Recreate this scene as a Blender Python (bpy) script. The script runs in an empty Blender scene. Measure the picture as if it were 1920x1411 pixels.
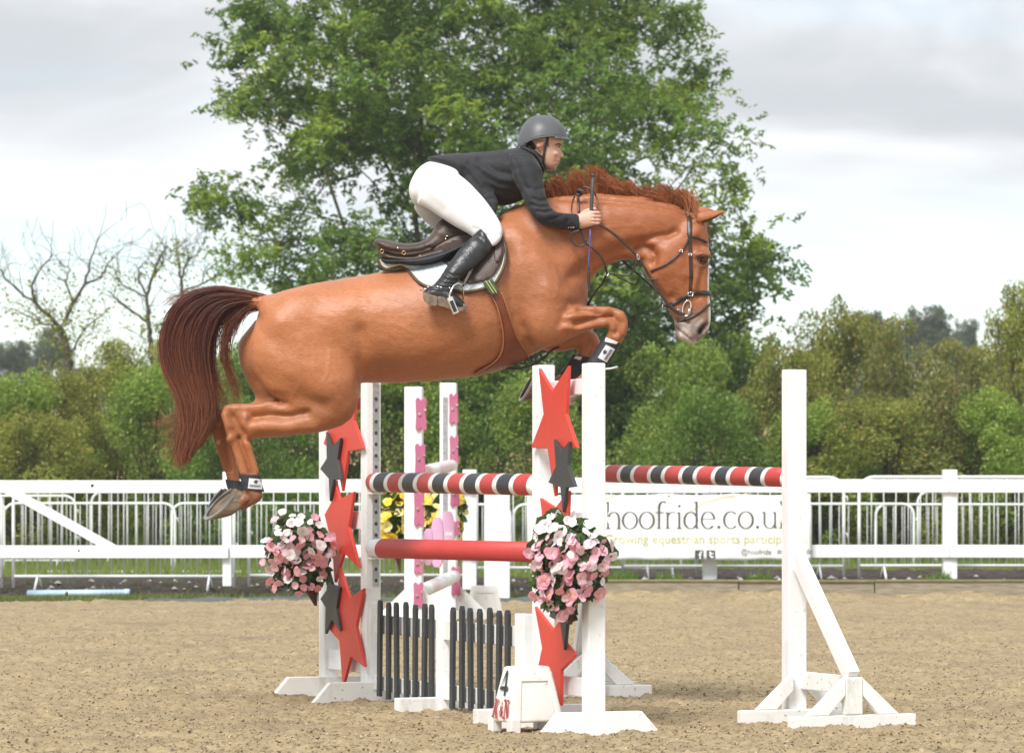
import bpy, bmesh, math, random
import numpy as np
from mathutils import Vector, Matrix
from mathutils.bvhtree import BVHTree
from mathutils.geometry import delaunay_2d_cdt

random.seed(7)
rng = np.random.default_rng(7)
scene = bpy.context.scene
COL = scene.collection
R = math.radians

# ---------------------------------------------------------------- camera
F, CX, HY, CAM = 6600.0, 960.0, 944.0, 1.07     # focal length in photo pixels, centre column, horizon row, eye height
cam_data = bpy.data.cameras.new('camera')
cam = bpy.data.objects.new('camera', cam_data)
COL.objects.link(cam)
cam.location = (0, 0, CAM)
cam.rotation_euler = (R(90), 0, 0)
cam_data.sensor_width = 36.0
cam_data.lens = F / 1920 * 36.0
cam_data.shift_y = (HY - 705.5) / 1920
cam_data.clip_start = 0.5
cam_data.clip_end = 6000
cam_data.dof.use_dof = True
cam_data.dof.focus_distance = 18.0
cam_data.dof.aperture_fstop = 7.0
scene.camera = cam

# ---------------------------------------------------------------- sky
SUN_EL, SUN_AZ = 50.0, 205.0      # azimuth measured clockwise from +Y: behind the camera, to its left
world = bpy.data.worlds.new('World')
scene.world = world
world.use_nodes = True
wn, wl = world.node_tree.nodes, world.node_tree.links
wn.clear()
w_out = wn.new('ShaderNodeOutputWorld')
w_bg = wn.new('ShaderNodeBackground')
w_bg.inputs['Strength'].default_value = 0.1
sky = wn.new('ShaderNodeTexSky')
sky.sky_type = 'NISHITA'
sky.sun_disc = False
sky.sun_elevation = R(SUN_EL)
sky.sun_rotation = R(SUN_AZ)
sky.air_density = 1.0
sky.dust_density = 0.7
sky.ozone_density = 1.2
w_tc = wn.new('ShaderNodeTexCoord')
w_map = wn.new('ShaderNodeMapping')
w_map.inputs['Scale'].default_value = (6.0, 6.0, 20.0)
w_map.inputs['Location'].default_value = (1.7, 0.4, 0.35)
wl.new(w_tc.outputs['Generated'], w_map.inputs['Vector'])
w_n1 = wn.new('ShaderNodeTexNoise')
w_n1.inputs['Scale'].default_value = 1.0
w_n1.inputs['Detail'].default_value = 5.0
w_n1.inputs['Roughness'].default_value = 0.5
w_n1.inputs['Distortion'].default_value = 0.5
wl.new(w_map.outputs[0], w_n1.inputs['Vector'])
# cloud brightness: grey bellies to white gaps
w_cr = wn.new('ShaderNodeValToRGB')
w_cr.color_ramp.interpolation = 'EASE'
w_cr.color_ramp.elements[0].position = 0.36
w_cr.color_ramp.elements[0].color = (3.25, 3.4, 3.6, 1)
w_cr.color_ramp.elements[1].position = 0.66
w_cr.color_ramp.elements[1].color = (5.3, 5.4, 5.5, 1)
wl.new(w_n1.outputs['Fac'], w_cr.inputs['Fac'])
# cover: complete overhead, thinner close to the horizon where pale blue shows
w_sep = wn.new('ShaderNodeSeparateXYZ')
wl.new(w_tc.outputs['Generated'], w_sep.inputs[0])
w_cov = wn.new('ShaderNodeMapRange')
w_cov.inputs['From Min'].default_value = 0.045
w_cov.inputs['From Max'].default_value = 0.105
w_cov.inputs['To Min'].default_value = 0.22
w_cov.inputs['To Max'].default_value = 1.0
w_cov.interpolation_type = 'SMOOTHSTEP'
wl.new(w_sep.outputs['Z'], w_cov.inputs['Value'])
w_n2 = wn.new('ShaderNodeTexNoise')
w_n2.inputs['Scale'].default_value = 1.3
w_n2.inputs['Detail'].default_value = 3.0
w_map2 = wn.new('ShaderNodeMapping')
w_map2.inputs['Scale'].default_value = (5.0, 5.0, 30.0)
w_map2.inputs['Location'].default_value = (4.1, 2.2, 0.0)
wl.new(w_tc.outputs['Generated'], w_map2.inputs['Vector'])
wl.new(w_map2.outputs[0], w_n2.inputs['Vector'])
w_ad = wn.new('ShaderNodeMath'); w_ad.operation = 'MULTIPLY_ADD'
w_ad.inputs[1].default_value = 1.1
w_ad.inputs[2].default_value = -0.55
wl.new(w_n2.outputs['Fac'], w_ad.inputs[0])
w_sum = wn.new('ShaderNodeMath'); w_sum.operation = 'ADD'; w_sum.use_clamp = True
wl.new(w_ad.outputs[0], w_sum.inputs[0]); wl.new(w_cov.outputs[0], w_sum.inputs[1])
w_mix = wn.new('ShaderNodeMix'); w_mix.data_type = 'RGBA'
wl.new(w_sum.outputs[0], w_mix.inputs['Factor'])
wl.new(sky.outputs[0], w_mix.inputs[6]); wl.new(w_cr.outputs[0], w_mix.inputs[7])
wl.new(w_mix.outputs[2], w_bg.inputs['Color'])
wl.new(w_bg.outputs[0], w_out.inputs['Surface'])

sun_data = bpy.data.lights.new('sun', 'SUN')
sun_data.energy = 2.0
sun_data.angle = R(20)
sun_data.color = (1.0, 0.985, 0.955)
sun = bpy.data.objects.new('sun', sun_data)
COL.objects.link(sun)
el, az = R(SUN_EL), R(SUN_AZ)
to_sun = Vector((math.sin(az) * math.cos(el), math.cos(az) * math.cos(el), math.sin(el)))
sun.rotation_euler = to_sun.to_track_quat('Z', 'Y').to_euler()

vs = scene.view_settings
vs.view_transform = 'Standard'
vs.look = 'None'
vs.gamma = 1.0
vs.use_curve_mapping = False
vs.exposure = 1.12
scene.cycles.max_bounces = 6
scene.cycles.transparent_max_bounces = 8

# ---------------------------------------------------------------- helpers
def P(px, py, d):
    """the point at distance d (along the view) that the photo shows at pixel (px, py)"""
    return Vector(((px - CX) / F * d, d, CAM + (HY - py) / F * d))

def on_plane(px, py, p0, n):
    o = Vector((0, 0, CAM)); r = P(px, py, 1.0) - o
    t = (Vector(p0) - o).dot(n) / r.dot(n)
    return o + r * t

def srgb(r, g, b):
    f = lambda c: (c / 255 / 12.92) if c / 255 <= 0.04045 else ((c / 255 + 0.055) / 1.055) ** 2.4
    return (f(r), f(g), f(b))

def empty(name, loc, label, cat, group=None, rz=0):
    o = bpy.data.objects.new(name, None)
    COL.objects.link(o)
    o.location = loc; o.rotation_euler = (0, 0, rz)
    o.empty_display_size = 0.1
    tag(o, label, cat, group)
    return o

def tag(o, label=None, cat=None, group=None, kind=None):
    if label: o['label'] = label
    if cat: o['category'] = cat
    if group: o['group'] = group
    if kind: o['kind'] = kind
    return o

def world_of(o):
    m = Matrix.LocRotScale(o.location, o.rotation_euler, o.scale)
    return world_of(o.parent) @ o.matrix_parent_inverse @ m if o.parent else m

def link(name, me, mats, parent=None, smooth=False):
    o = bpy.data.objects.new(name, me)
    COL.objects.link(o)
    if mats is not None and not me.materials:
        for m in (mats if isinstance(mats, (list, tuple)) else [mats]):
            me.materials.append(m)
    if parent is not None:
        o.parent = parent
        o.matrix_parent_inverse = world_of(parent).inverted()
    if smooth:
        me.shade_smooth()
    return o

class MB:
    """collects shapes in world coordinates, then links them as one mesh object"""
    def __init__(s):
        s.v = []; s.f = []; s.m = []
    def add(s, verts, faces, mi=0):
        k = len(s.v)
        s.v += [tuple(v) for v in verts]
        s.f += [tuple(i + k for i in f) for f in faces]
        s.m += [mi] * len(faces)
        return s
    def hexa(s, c8, mi=0):
        return s.add(c8, [(0, 3, 2, 1), (4, 5, 6, 7), (0, 1, 5, 4), (1, 2, 6, 5), (2, 3, 7, 6), (3, 0, 4, 7)], mi)
    def box(s, c, hx, hy, hz, ax=None, ay=None, az=None, mi=0):
        c = Vector(c)
        ax = Vector(ax) if ax is not None else Vector((1, 0, 0))
        ay = Vector(ay) if ay is not None else Vector((0, 1, 0))
        az = Vector(az) if az is not None else Vector((0, 0, 1))
        q = []
        for z in (-1, 1):
            for x, y in ((-1, -1), (1, -1), (1, 1), (-1, 1)):
                q.append(c + ax * hx * x + ay * hy * y + az * hz * z)
        return s.hexa(q, mi)
    def bar(s, a, b, w, h, up=(0, 0, 1), mi=0):
        a, b = Vector(a), Vector(b)
        az = (b - a).normalized(); up = Vector(up)
        ax = az.cross(up)
        if ax.length < 1e-4: ax = az.cross(Vector((0, 1, 0)))
        ax.normalize(); ay = ax.cross(az).normalized()
        return s.box((a + b) / 2, w / 2, h / 2, (b - a).length / 2, ax, ay, az, mi)
    def prism(s, poly, off, mi=0):
        """poly: list of 3-D points in one plane, extruded by the vector off"""
        n = len(poly); off = Vector(off)
        v = [Vector(p) for p in poly] + [Vector(p) + off for p in poly]
        f = [tuple(range(n))[::-1], tuple(range(n, 2 * n))] + [(i, (i + 1) % n, n + (i + 1) % n, n + i) for i in range(n)]
        return s.add(v, f, mi)
    def tube(s, pts, rad, n=8, mi=0, cap=True):
        pts = [Vector(p) for p in pts]; k = len(pts)
        rad = rad if isinstance(rad, (list, tuple)) else [rad] * k
        vs_, fs = [], []
        t0 = (pts[1] - pts[0]).normalized()
        u = t0.cross(Vector((0.13, 0.4, 0.9)))
        if u.length < 1e-3: u = t0.cross(Vector((1, 0, 0)))
        u.normalize()
        for i, p in enumerate(pts):
            t = (pts[min(i + 1, k - 1)] - pts[max(i - 1, 0)]).normalized()
            u = (u - t * u.dot(t))
            if u.length < 1e-6: u = t.orthogonal()
            u.normalize()
            w = t.cross(u)
            for j in range(n):
                a = 2 * math.pi * j / n
                vs_.append(p + (u * math.cos(a) + w * math.sin(a)) * rad[i])
        for i in range(k - 1):
            for j in range(n):
                a, b = i * n + j, i * n + (j + 1) % n
                fs.append((a, b, b + n, a + n))
        if cap:
            fs.append(tuple(range(n))[::-1]); fs.append(tuple(range((k - 1) * n, k * n)))
        return s.add(vs_, fs, mi)
    def mesh(s, name, smooth=False):
        me = bpy.data.meshes.new(name)
        me.from_pydata(s.v, [], s.f)
        if any(s.m): me.polygons.foreach_set('material_index', s.m)
        bm = bmesh.new(); bm.from_mesh(me)
        bmesh.ops.recalc_face_normals(bm, faces=bm.faces[:])
        bm.to_mesh(me); bm.free()
        if smooth: me.shade_smooth()
        me.update()
        return me
    def build(s, name, mats, parent=None, smooth=False, bevel=0.0, seg=2):
        o = link(name, s.mesh(name, smooth), mats, parent)
        if bevel:
            b = o.modifiers.new('edge', 'BEVEL'); b.width = bevel; b.segments = seg; b.limit_method = 'ANGLE'; b.angle_limit = R(35)
            if smooth: pass
        return o

def np_mesh(name, verts, faces, col=None, attr='col', smooth=False):
    """mesh from arrays; faces is (n, k)"""
    me = bpy.data.meshes.new(name)
    verts = np.asarray(verts, dtype=np.float32); faces = np.asarray(faces, dtype=np.int32)
    n, k = faces.shape
    me.vertices.add(len(verts)); me.vertices.foreach_set('co', verts.ravel())
    me.loops.add(n * k); me.loops.foreach_set('vertex_index', faces.ravel())
    me.polygons.add(n)
    me.polygons.foreach_set('loop_start', np.arange(0, n * k, k, dtype=np.int32))
    me.update(calc_edges=True)
    if smooth: me.shade_smooth()
    if col is not None:
        a = me.attributes.new(attr, 'FLOAT_COLOR', 'POINT')
        c = np.ones((len(verts), 4), dtype=np.float32); c[:, :3] = col
        a.data.foreach_set('color', c.ravel())
    return me

def hash3(ix, iy, iz, seed):
    h = (ix.astype(np.int64) * 374761393 + iy.astype(np.int64) * 668265263 + iz.astype(np.int64) * 2147483647 + seed * 974634777) & 0xffffffff
    h = ((h ^ (h >> 13)) * 1274126177) & 0xffffffff
    h = (h ^ (h >> 16)) & 0xffffffff
    return h.astype(np.float64) / 4294967295.0

def vnoise(x, y, z=None, seed=0):
    x = np.asarray(x, float); y = np.asarray(y, float)
    z = np.zeros_like(x) if z is None else np.asarray(z, float)
    x0, y0, z0 = np.floor(x), np.floor(y), np.floor(z)
    fx, fy, fz = x - x0, y - y0, z - z0
    fx, fy, fz = [t * t * (3 - 2 * t) for t in (fx, fy, fz)]
    r = 0
    for dx in (0, 1):
        for dy in (0, 1):
            for dz in (0, 1):
                w = (fx if dx else 1 - fx) * (fy if dy else 1 - fy) * (fz if dz else 1 - fz)
                r = r + w * hash3(x0 + dx, y0 + dy, z0 + dz, seed)
    return r

# ---------------------------------------------------------------- materials
def mat(name, c, rough=0.6, var=0.12, scale=6.0, bump=0.0, bscale=60.0, spec=0.5, metal=0.0, c2=None, stretch=None, coat=0.0, sheen=0.0, detail=4.0):
    m = bpy.data.materials.new(name); m.use_nodes = True
    nt = m.node_tree; b = nt.nodes['Principled BSDF']
    tc = nt.nodes.new('ShaderNodeTexCoord')
    src = tc.outputs['Object']
    if stretch:
        mp = nt.nodes.new('ShaderNodeMapping'); mp.inputs['Scale'].default_value = stretch
        nt.links.new(src, mp.inputs[0]); src = mp.outputs[0]
    n = nt.nodes.new('ShaderNodeTexNoise'); n.inputs['Scale'].default_value = scale; n.inputs['Detail'].default_value = detail
    n.inputs['Roughness'].default_value = 0.6
    nt.links.new(src, n.inputs['Vector'])
    rp = nt.nodes.new('ShaderNodeValToRGB')
    lo = c2 if c2 else tuple(x * (1 - var) for x in c)
    hi = c if c2 else tuple(min(1, x * (1 + var)) for x in c)
    rp.color_ramp.elements[0].position = 0.35; rp.color_ramp.elements[0].color = (*lo, 1)
    rp.color_ramp.elements[1].position = 0.62; rp.color_ramp.elements[1].color = (*hi, 1)
    nt.links.new(n.outputs['Fac'], rp.inputs['Fac'])
    nt.links.new(rp.outputs['Color'], b.inputs['Base Color'])
    b.inputs['Roughness'].default_value = rough
    b.inputs['Metallic'].default_value = metal
    b.inputs['Specular IOR Level'].default_value = spec
    b.inputs['Coat Weight'].default_value = coat
    b.inputs['Sheen Weight'].default_value = sheen
    if bump:
        n2 = nt.nodes.new('ShaderNodeTexNoise'); n2.inputs['Scale'].default_value = bscale; n2.inputs['Detail'].default_value = 3
        nt.links.new(src, n2.inputs['Vector'])
        bp = nt.nodes.new('ShaderNodeBump'); bp.inputs['Strength'].default_value = bump; bp.inputs['Distance'].default_value = 0.01
        nt.links.new(n2.outputs['Fac'], bp.inputs['Height']); nt.links.new(bp.outputs[0], b.inputs['Normal'])
    m['ramp'] = rp.name
    return m

def paint(name, c, dirt=(0.20, 0.155, 0.10), amount=0.5, rough=0.5, scale=5.0, chips=0.0):
    """painted timber with grime: blotches, fine specks and vertical streaks"""
    m = mat(name, c, rough=rough, var=0.04, scale=3.0, bump=0.12, bscale=40, stretch=None)
    nt = m.node_tree; b = nt.nodes['Principled BSDF']; rp = nt.nodes[m['ramp']]
    tc = [n for n in nt.nodes if n.type == 'TEX_COORD'][0]
    mp = nt.nodes.new('ShaderNodeMapping'); mp.inputs['Scale'].default_value = (1, 1, 0.35)
    nt.links.new(tc.outputs['Object'], mp.inputs[0])
    n = nt.nodes.new('ShaderNodeTexNoise'); n.inputs['Scale'].default_value = scale; n.inputs['Detail'].default_value = 8; n.inputs['Roughness'].default_value = 0.7
    nt.links.new(mp.outputs[0], n.inputs['Vector'])
    mr = nt.nodes.new('ShaderNodeMapRange'); mr.inputs['From Min'].default_value = 0.54; mr.inputs['From Max'].default_value = 0.78
    mr.inputs['To Max'].default_value = amount
    nt.links.new(n.outputs['Fac'], mr.inputs['Value'])
    v = nt.nodes.new('ShaderNodeTexNoise'); v.inputs['Scale'].default_value = 42; v.inputs['Detail'].default_value = 2
    nt.links.new(tc.outputs['Object'], v.inputs['Vector'])
    mr2 = nt.nodes.new('ShaderNodeMapRange'); mr2.inputs['From Min'].default_value = 0.66; mr2.inputs['From Max'].default_value = 0.74; mr2.inputs['To Max'].default_value = amount * 1.2
    nt.links.new(v.outputs['Fac'], mr2.inputs['Value'])
    mx = nt.nodes.new('ShaderNodeMath'); mx.operation = 'MAXIMUM'; mx.use_clamp = True
    nt.links.new(mr.outputs[0], mx.inputs[0]); nt.links.new(mr2.outputs[0], mx.inputs[1])
    mix = nt.nodes.new('ShaderNodeMix'); mix.data_type = 'RGBA'
    nt.links.new(mx.outputs[0], mix.inputs['Factor'])
    nt.links.new(rp.outputs['Color'], mix.inputs[6]); mix.inputs[7].default_value = (*dirt, 1)
    nt.links.new(mix.outputs[2], b.inputs['Base Color'])
    return m

def leaf_mat(name, gain=1.0, trans=0.5):
    m = bpy.data.materials.new(name); m.use_nodes = True
    nt = m.node_tree; nt.nodes.clear()
    o = nt.nodes.new('ShaderNodeOutputMaterial')
    a = nt.nodes.new('ShaderNodeAttribute'); a.attribute_name = 'col'
    p = nt.nodes.new('ShaderNodeBsdfPrincipled'); p.inputs['Roughness'].default_value = 0.5; p.inputs['Specular IOR Level'].default_value = 0.35
    t = nt.nodes.new('ShaderNodeBsdfTranslucent')
    hs = nt.nodes.new('ShaderNodeHueSaturation'); hs.inputs['Hue'].default_value = 0.49; hs.inputs['Saturation'].default_value = 1.1; hs.inputs['Value'].default_value = 1.35 * gain
    mx = nt.nodes.new('ShaderNodeMixShader'); mx.inputs[0].default_value = trans
    nt.links.new(a.outputs['Color'], p.inputs['Base Color'])
    nt.links.new(a.outputs['Color'], hs.inputs['Color']); nt.links.new(hs.outputs[0], t.inputs['Color'])
    nt.links.new(p.outputs[0], mx.inputs[1]); nt.links.new(t.outputs[0], mx.inputs[2])
    nt.links.new(mx.outputs[0], o.inputs['Surface'])
    return m

WHITE = paint('white_painted_timber', (0.83, 0.83, 0.83), amount=0.22)
WHITE_CLEAN = paint('white_gloss_paint', (0.83, 0.84, 0.83), amount=0.10)
WHITE_DIRTY = paint('worn_white_timber', (0.79, 0.785, 0.76), amount=0.55, scale=9)
METAL_W = paint('white_painted_steel', (0.82, 0.83, 0.82), amount=0.2, dirt=(0.3, 0.25, 0.2))
RED = paint('red_paint', (0.62, 0.055, 0.035), amount=0.12, rough=0.42)
RED_POLE = paint('worn_red_paint', (0.50, 0.05, 0.045), amount=0.35, rough=0.5, dirt=(0.30, 0.12, 0.10))
BLACK = paint('black_paint', (0.030, 0.031, 0.034), amount=0.22, rough=0.45, dirt=(0.22, 0.21, 0.2))
GREY_STAR = paint('charcoal_paint', (0.040, 0.041, 0.042), amount=0.10, rough=0.45, dirt=(0.2, 0.18, 0.16))
PINK = paint('pink_paint', (0.46, 0.12, 0.22), amount=0.35, dirt=(.6, .38, .42))
PALE_PINK = paint('pale_pink_paint', (0.78, 0.60, 0.58), amount=0.5, dirt=(0.75, 0.72, 0.68))
STEEL = mat('galvanised_steel', (0.42, 0.43, 0.44), rough=0.45, metal=0.6, var=0.2, scale=30)
CHROME = mat('polished_steel', (0.75, 0.75, 0.74), rough=0.18, metal=1.0, var=0.05)
PLASTIC_W = paint('white_plastic', (0.76, 0.73, 0.68), amount=0.3, rough=0.4)
# ================================================================ ground
SAND = mat('arena_sand', (0.37, 0.285, 0.165), rough=0.95, scale=9, spec=0.2, c2=(0.275, 0.208, 0.115), bump=0.5, bscale=120, detail=8)
nt = SAND.node_tree; b_ = nt.nodes['Principled BSDF']; rp_ = nt.nodes[SAND['ramp']]; tc = [q for q in nt.nodes if q.type == 'TEX_COORD'][0]
hp_ = random.Random(8)
PRINTS = [(hp_.uniform(-3.2, 3.2), 14.6 + 13 * hp_.random() ** 1.4, hp_.uniform(-.5, .5) + (3.14 if hp_.random() < .3 else 0)) for k in range(150)]
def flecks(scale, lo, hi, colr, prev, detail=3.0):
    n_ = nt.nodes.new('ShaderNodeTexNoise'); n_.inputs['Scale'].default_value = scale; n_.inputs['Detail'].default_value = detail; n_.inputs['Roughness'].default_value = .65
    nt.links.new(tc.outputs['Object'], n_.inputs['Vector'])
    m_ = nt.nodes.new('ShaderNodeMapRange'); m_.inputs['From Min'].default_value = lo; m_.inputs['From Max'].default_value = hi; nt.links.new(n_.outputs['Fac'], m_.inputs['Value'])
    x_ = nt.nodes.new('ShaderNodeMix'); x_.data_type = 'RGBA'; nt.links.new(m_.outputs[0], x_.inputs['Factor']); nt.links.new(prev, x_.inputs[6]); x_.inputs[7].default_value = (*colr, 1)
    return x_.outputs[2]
o_ = flecks(30, .54, .66, (.13, .098, .062), rp_.outputs['Color'])  # dark flecks: shade of small sand bumps painted into the colour
o_ = flecks(60, .58, .68, (.46, .385, .27), o_)
o_ = flecks(1.1, .50, .75, (.22, .17, .11), o_, 5)
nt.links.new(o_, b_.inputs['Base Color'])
def sand_relief(x, y):
    z = (vnoise(x * 1.1, y * 1.1, seed=1) - .5) * 0.030
    z += (vnoise(x * 4.0, y * 3.0, seed=2) - .5) * 0.022
    z += (vnoise(x * 11, y * 8, seed=3) - .5) * 0.024
    z += np.maximum(vnoise(x * 26, y * 20, seed=4) - .5, 0) * 0.040
    z += (vnoise(x * 50, y * 40, seed=5) - .5) * 0.014
    x = np.asarray(x); y = np.asarray(y)
    for hx, hy, ha in PRINTS:      # hoofprints: a pressed ring with a pushed-up heel
        m = (np.abs(x - hx) < .2) & (np.abs(y - hy) < .2)
        if m.any():
            u = (x[m] - hx) * math.cos(ha) + (y[m] - hy) * math.sin(ha); w = -(x[m] - hx) * math.sin(ha) + (y[m] - hy) * math.cos(ha); r_h = np.hypot(u, w)
            z[m] += -.026 * np.exp(-(r_h / .062) ** 4) + .016 * np.exp(-((r_h - .095) / .03) ** 2) * (u < .03)
    return z
def sand_sheet(y0, y1, sx, sy, half):
    ys = np.arange(y0, y1 + sy * .5, sy); xs = np.arange(-half, half + sx * .5, sx)
    X, Y = np.meshgrid(xs, ys)
    return X, Y
xs = np.concatenate([np.arange(-69, -9, 4.0), np.arange(-9, -3.4, .10), np.arange(-3.4, 3.4, .022), np.arange(3.4, 9.01, .10), np.arange(12, 70, 4.0)])
ys = np.concatenate([np.arange(-16, 4, 1.0), np.arange(4, 14.4, .25), np.arange(14.4, 21, .028), np.arange(21, 30, .045), np.arange(30, 39.2, .07)])
X, Y = np.meshgrid(xs, ys)
Z = sand_relief(X, Y)
nx, ny = len(xs), len(ys)
idx = np.arange(nx * ny).reshape(ny, nx)
fc = np.stack([idx[:-1, :-1], idx[:-1, 1:], idx[1:, 1:], idx[1:, :-1]], -1).reshape(-1, 4)
me = np_mesh('arena_surface', np.stack([X, Y, Z], -1).reshape(-1, 3), fc, smooth=True)
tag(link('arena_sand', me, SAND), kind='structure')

# loose clods and pebbles lying on the sand
def clods(n, y0, y1, smin, smax, seed):
    r = np.random.default_rng(seed)
    y = 1 / (1 / y0 + r.random(n) * (1 / y1 - 1 / y0)); x = (r.random(n) * 2 - 1) * (y * 0.155 + .1)
    s = smin + (smax - smin) * r.random(n) ** 3
    z = sand_relief(x, y) + s * .2
    base = np.array([(1, 0, 0), (0, 1, 0), (-1, 0, 0), (0, -1, 0), (0, 0, .75), (0, 0, -.5)], float)
    v = base[None] * s[:, None, None] * (.6 + .8 * r.random((n, 6, 1)))
    a = r.random(n) * 6.28; c_, s_ = np.cos(a), np.sin(a)
    vx = v[..., 0] * c_[:, None] - v[..., 1] * s_[:, None]; vy = v[..., 0] * s_[:, None] + v[..., 1] * c_[:, None]
    v = np.stack([vx + x[:, None], vy + y[:, None], v[..., 2] + z[:, None]], -1).reshape(-1, 3)
    f = np.array([(0, 1, 4), (1, 2, 4), (2, 3, 4), (3, 0, 4), (1, 0, 5), (2, 1, 5), (3, 2, 5), (0, 3, 5)])
    f = (f[None] + (np.arange(n) * 6)[:, None, None]).reshape(-1, 3)
    t = r.random(n)[:, None]
    col = np.where(t < .55, np.array([[.32, .235, .135]]), np.where(t < .86, np.array([[.13, .095, .058]]), np.array([[.50, .42, .30]])))
    col = col * (.8 + .4 * r.random((n, 1)))
    return v, f, np.repeat(col, 6, 0)
CLOD = bpy.data.materials.new('clod'); CLOD.use_nodes = True
_a = CLOD.node_tree.nodes.new('ShaderNodeAttribute'); _a.attribute_name = 'col'
_b = CLOD.node_tree.nodes['Principled BSDF']; _b.inputs['Roughness'].default_value = .95; _b.inputs['Specular IOR Level'].default_value = .2
CLOD.node_tree.links.new(_a.outputs['Color'], _b.inputs['Base Color'])
v, f, c = clods(85000, 14.6, 39, .0022, .0085, 11)
tag(link('loose_clods', np_mesh('loose_clods', v, f, c), CLOD), kind='stuff')

# terrain behind the arena: soil strip, dip, rising meadow, far field
GRASS_G = mat('meadow_ground', (0.13, 0.17, 0.035), rough=0.9, scale=1.5, c2=(0.075, 0.12, 0.022), spec=.2, bump=.4, bscale=30)
FIELD = mat('stubble_field', (0.50, 0.37, 0.19), rough=0.95, scale=.25, c2=(0.36, 0.27, 0.12), spec=.1)
SOIL = mat('dark_soil', (0.075, 0.058, 0.050), rough=.95, scale=9, c2=(0.038, 0.030, 0.027), spec=.2, bump=.6, bscale=50)
def terr(d):
    return np.interp(d, [38.4, 40.0, 41.0, 43, 47, 53, 62, 75, 100, 150, 250, 700, 5000], [-.02, .02, .14, .17, 0, -.10, .50, .9, 2.0, 5.0, 7.5, 9.0, 9.0])
def terrain(name, y0, y1, n, m, half, amp, zoff=0):
    ys = np.geomspace(y0, y1, n); t = np.linspace(-1, 1, m)
    Y, T = np.meshgrid(ys, t, indexing='ij'); X = T * (half + Y * .6)
    Z = terr(Y) + zoff + (vnoise(X * 2.1, Y * 1.7, seed=9) - .5) * amp
    i = np.arange(n * m).reshape(n, m)
    f = np.stack([i[:-1, :-1], i[:-1, 1:], i[1:, 1:], i[1:, :-1]], -1).reshape(-1, 4)
    return np_mesh(name, np.stack([X, Y, Z], -1).reshape(-1, 3), f, smooth=True)
tag(link('meadow_ground', terrain('meadow_ground', 43.0, 92, 60, 120, 60, .06), GRASS_G), kind='structure')
tag(link('stubble_field_ground', terrain('stubble_field_ground', 90, 5000, 60, 40, 30, .2), FIELD), kind='structure')
# soil strip: sloping bank on the left, level behind the timber edging on the right
ys = np.arange(38.6, 43.0, .05); xs = np.concatenate([np.arange(-69, -12, 3.0), np.arange(-12, 12, .06), np.arange(12, 70, 3.0)])
X, Y = np.meshgrid(xs, ys)
side = np.clip((X - (.85)) / .12, 0, 1)
Zl = np.interp(Y, [38.6, 39.9, 40.25, 40.8, 43.1], [-.06, .0, .04, .15, .17]); Zr = np.interp(Y, [38.6, 39.1, 39.2, 40.5, 43.1], [-.1, -.1, .205, .21, .27])
Z = Zl * (1 - side) + Zr * side + (vnoise(X * 9, Y * 9, seed=21) - .5) * .05 + (vnoise(X * 22, Y * 22, seed=22) - .5) * .03
n_, m_ = X.shape; i = np.arange(n_ * m_).reshape(n_, m_)
f = np.stack([i[:-1, :-1], i[:-1, 1:], i[1:, 1:], i[1:, :-1]], -1).reshape(-1, 4)
tag(link('soil_bank', np_mesh('soil_bank', np.stack([X, Y, Z], -1).reshape(-1, 3), f, smooth=True), SOIL), kind='structure')
# a strip of dark membrane along the sand on the left
MEMB = mat('ground_membrane', (0.10, 0.115, 0.10), rough=.8, scale=4, c2=(.06, .07, .06))
ys = np.arange(38.2, 39.3, .07); xs = np.arange(-4.0, .85, .07)
X, Y = np.meshgrid(xs, ys); Z = .012 + (vnoise(X * 5, Y * 5, seed=31) - .5) * .03 + np.interp(Y, [38.2, 38.35, 39.3], [-.05, .012, .02])
n_, m_ = X.shape; i = np.arange(n_ * m_).reshape(n_, m_)
f = np.stack([i[:-1, :-1], i[:-1, 1:], i[1:, 1:], i[1:, :-1]], -1).reshape(-1, 4)
tag(link('ground_membrane', np_mesh('ground_membrane', np.stack([X, Y, Z], -1).reshape(-1, 3), f, smooth=True), MEMB), kind='structure')

# grass: blades as thin triangles
def blades(areas, seed, name, h=(.05, .12), cols=((.10, .20, .03), (.20, .27, .06))):
    r = np.random.default_rng(seed); V = []; C = []; n_all = 0
    for (x0, x1, y0, y1, zf, n) in areas:
        x = x0 + (x1 - x0) * r.random(n); y = y0 + (y1 - y0) * r.random(n)
        z = zf(x, y); hh = h[0] + (h[1] - h[0]) * r.random(n) ** 1.5; a = r.random(n) * 6.28
        w = .006 + .008 * r.random(n); lean = (r.random((n, 2)) - .5) * hh[:, None] * 1.1
        p0 = np.stack([x - np.cos(a) * w, y - np.sin(a) * w, z], -1); p1 = np.stack([x + np.cos(a) * w, y + np.sin(a) * w, z], -1)
        p2 = np.stack([x + lean[:, 0], y + lean[:, 1], z + hh], -1)
        V.append(np.stack([p0, p1, p2], 1).reshape(-1, 3))
        t = r.random((n, 1)); c = np.array(cols[0]) * (1 - t) + np.array(cols[1]) * t
        C.append(np.repeat(c, 3, 0)); n_all += n
    V = np.concatenate(V); C = np.concatenate(C)
    return link(name, np_mesh(name, V, np.arange(len(V)).reshape(-1, 3), C), LEAF)
LEAF = leaf_mat('leaf')
bank = lambda x, y: np.interp(y, [38.6, 39.9, 40.25, 40.8, 43.1], [-.03, .0, .04, .15, .17])
flat = lambda z0: (lambda x, y: np.full_like(x, z0))
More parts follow.
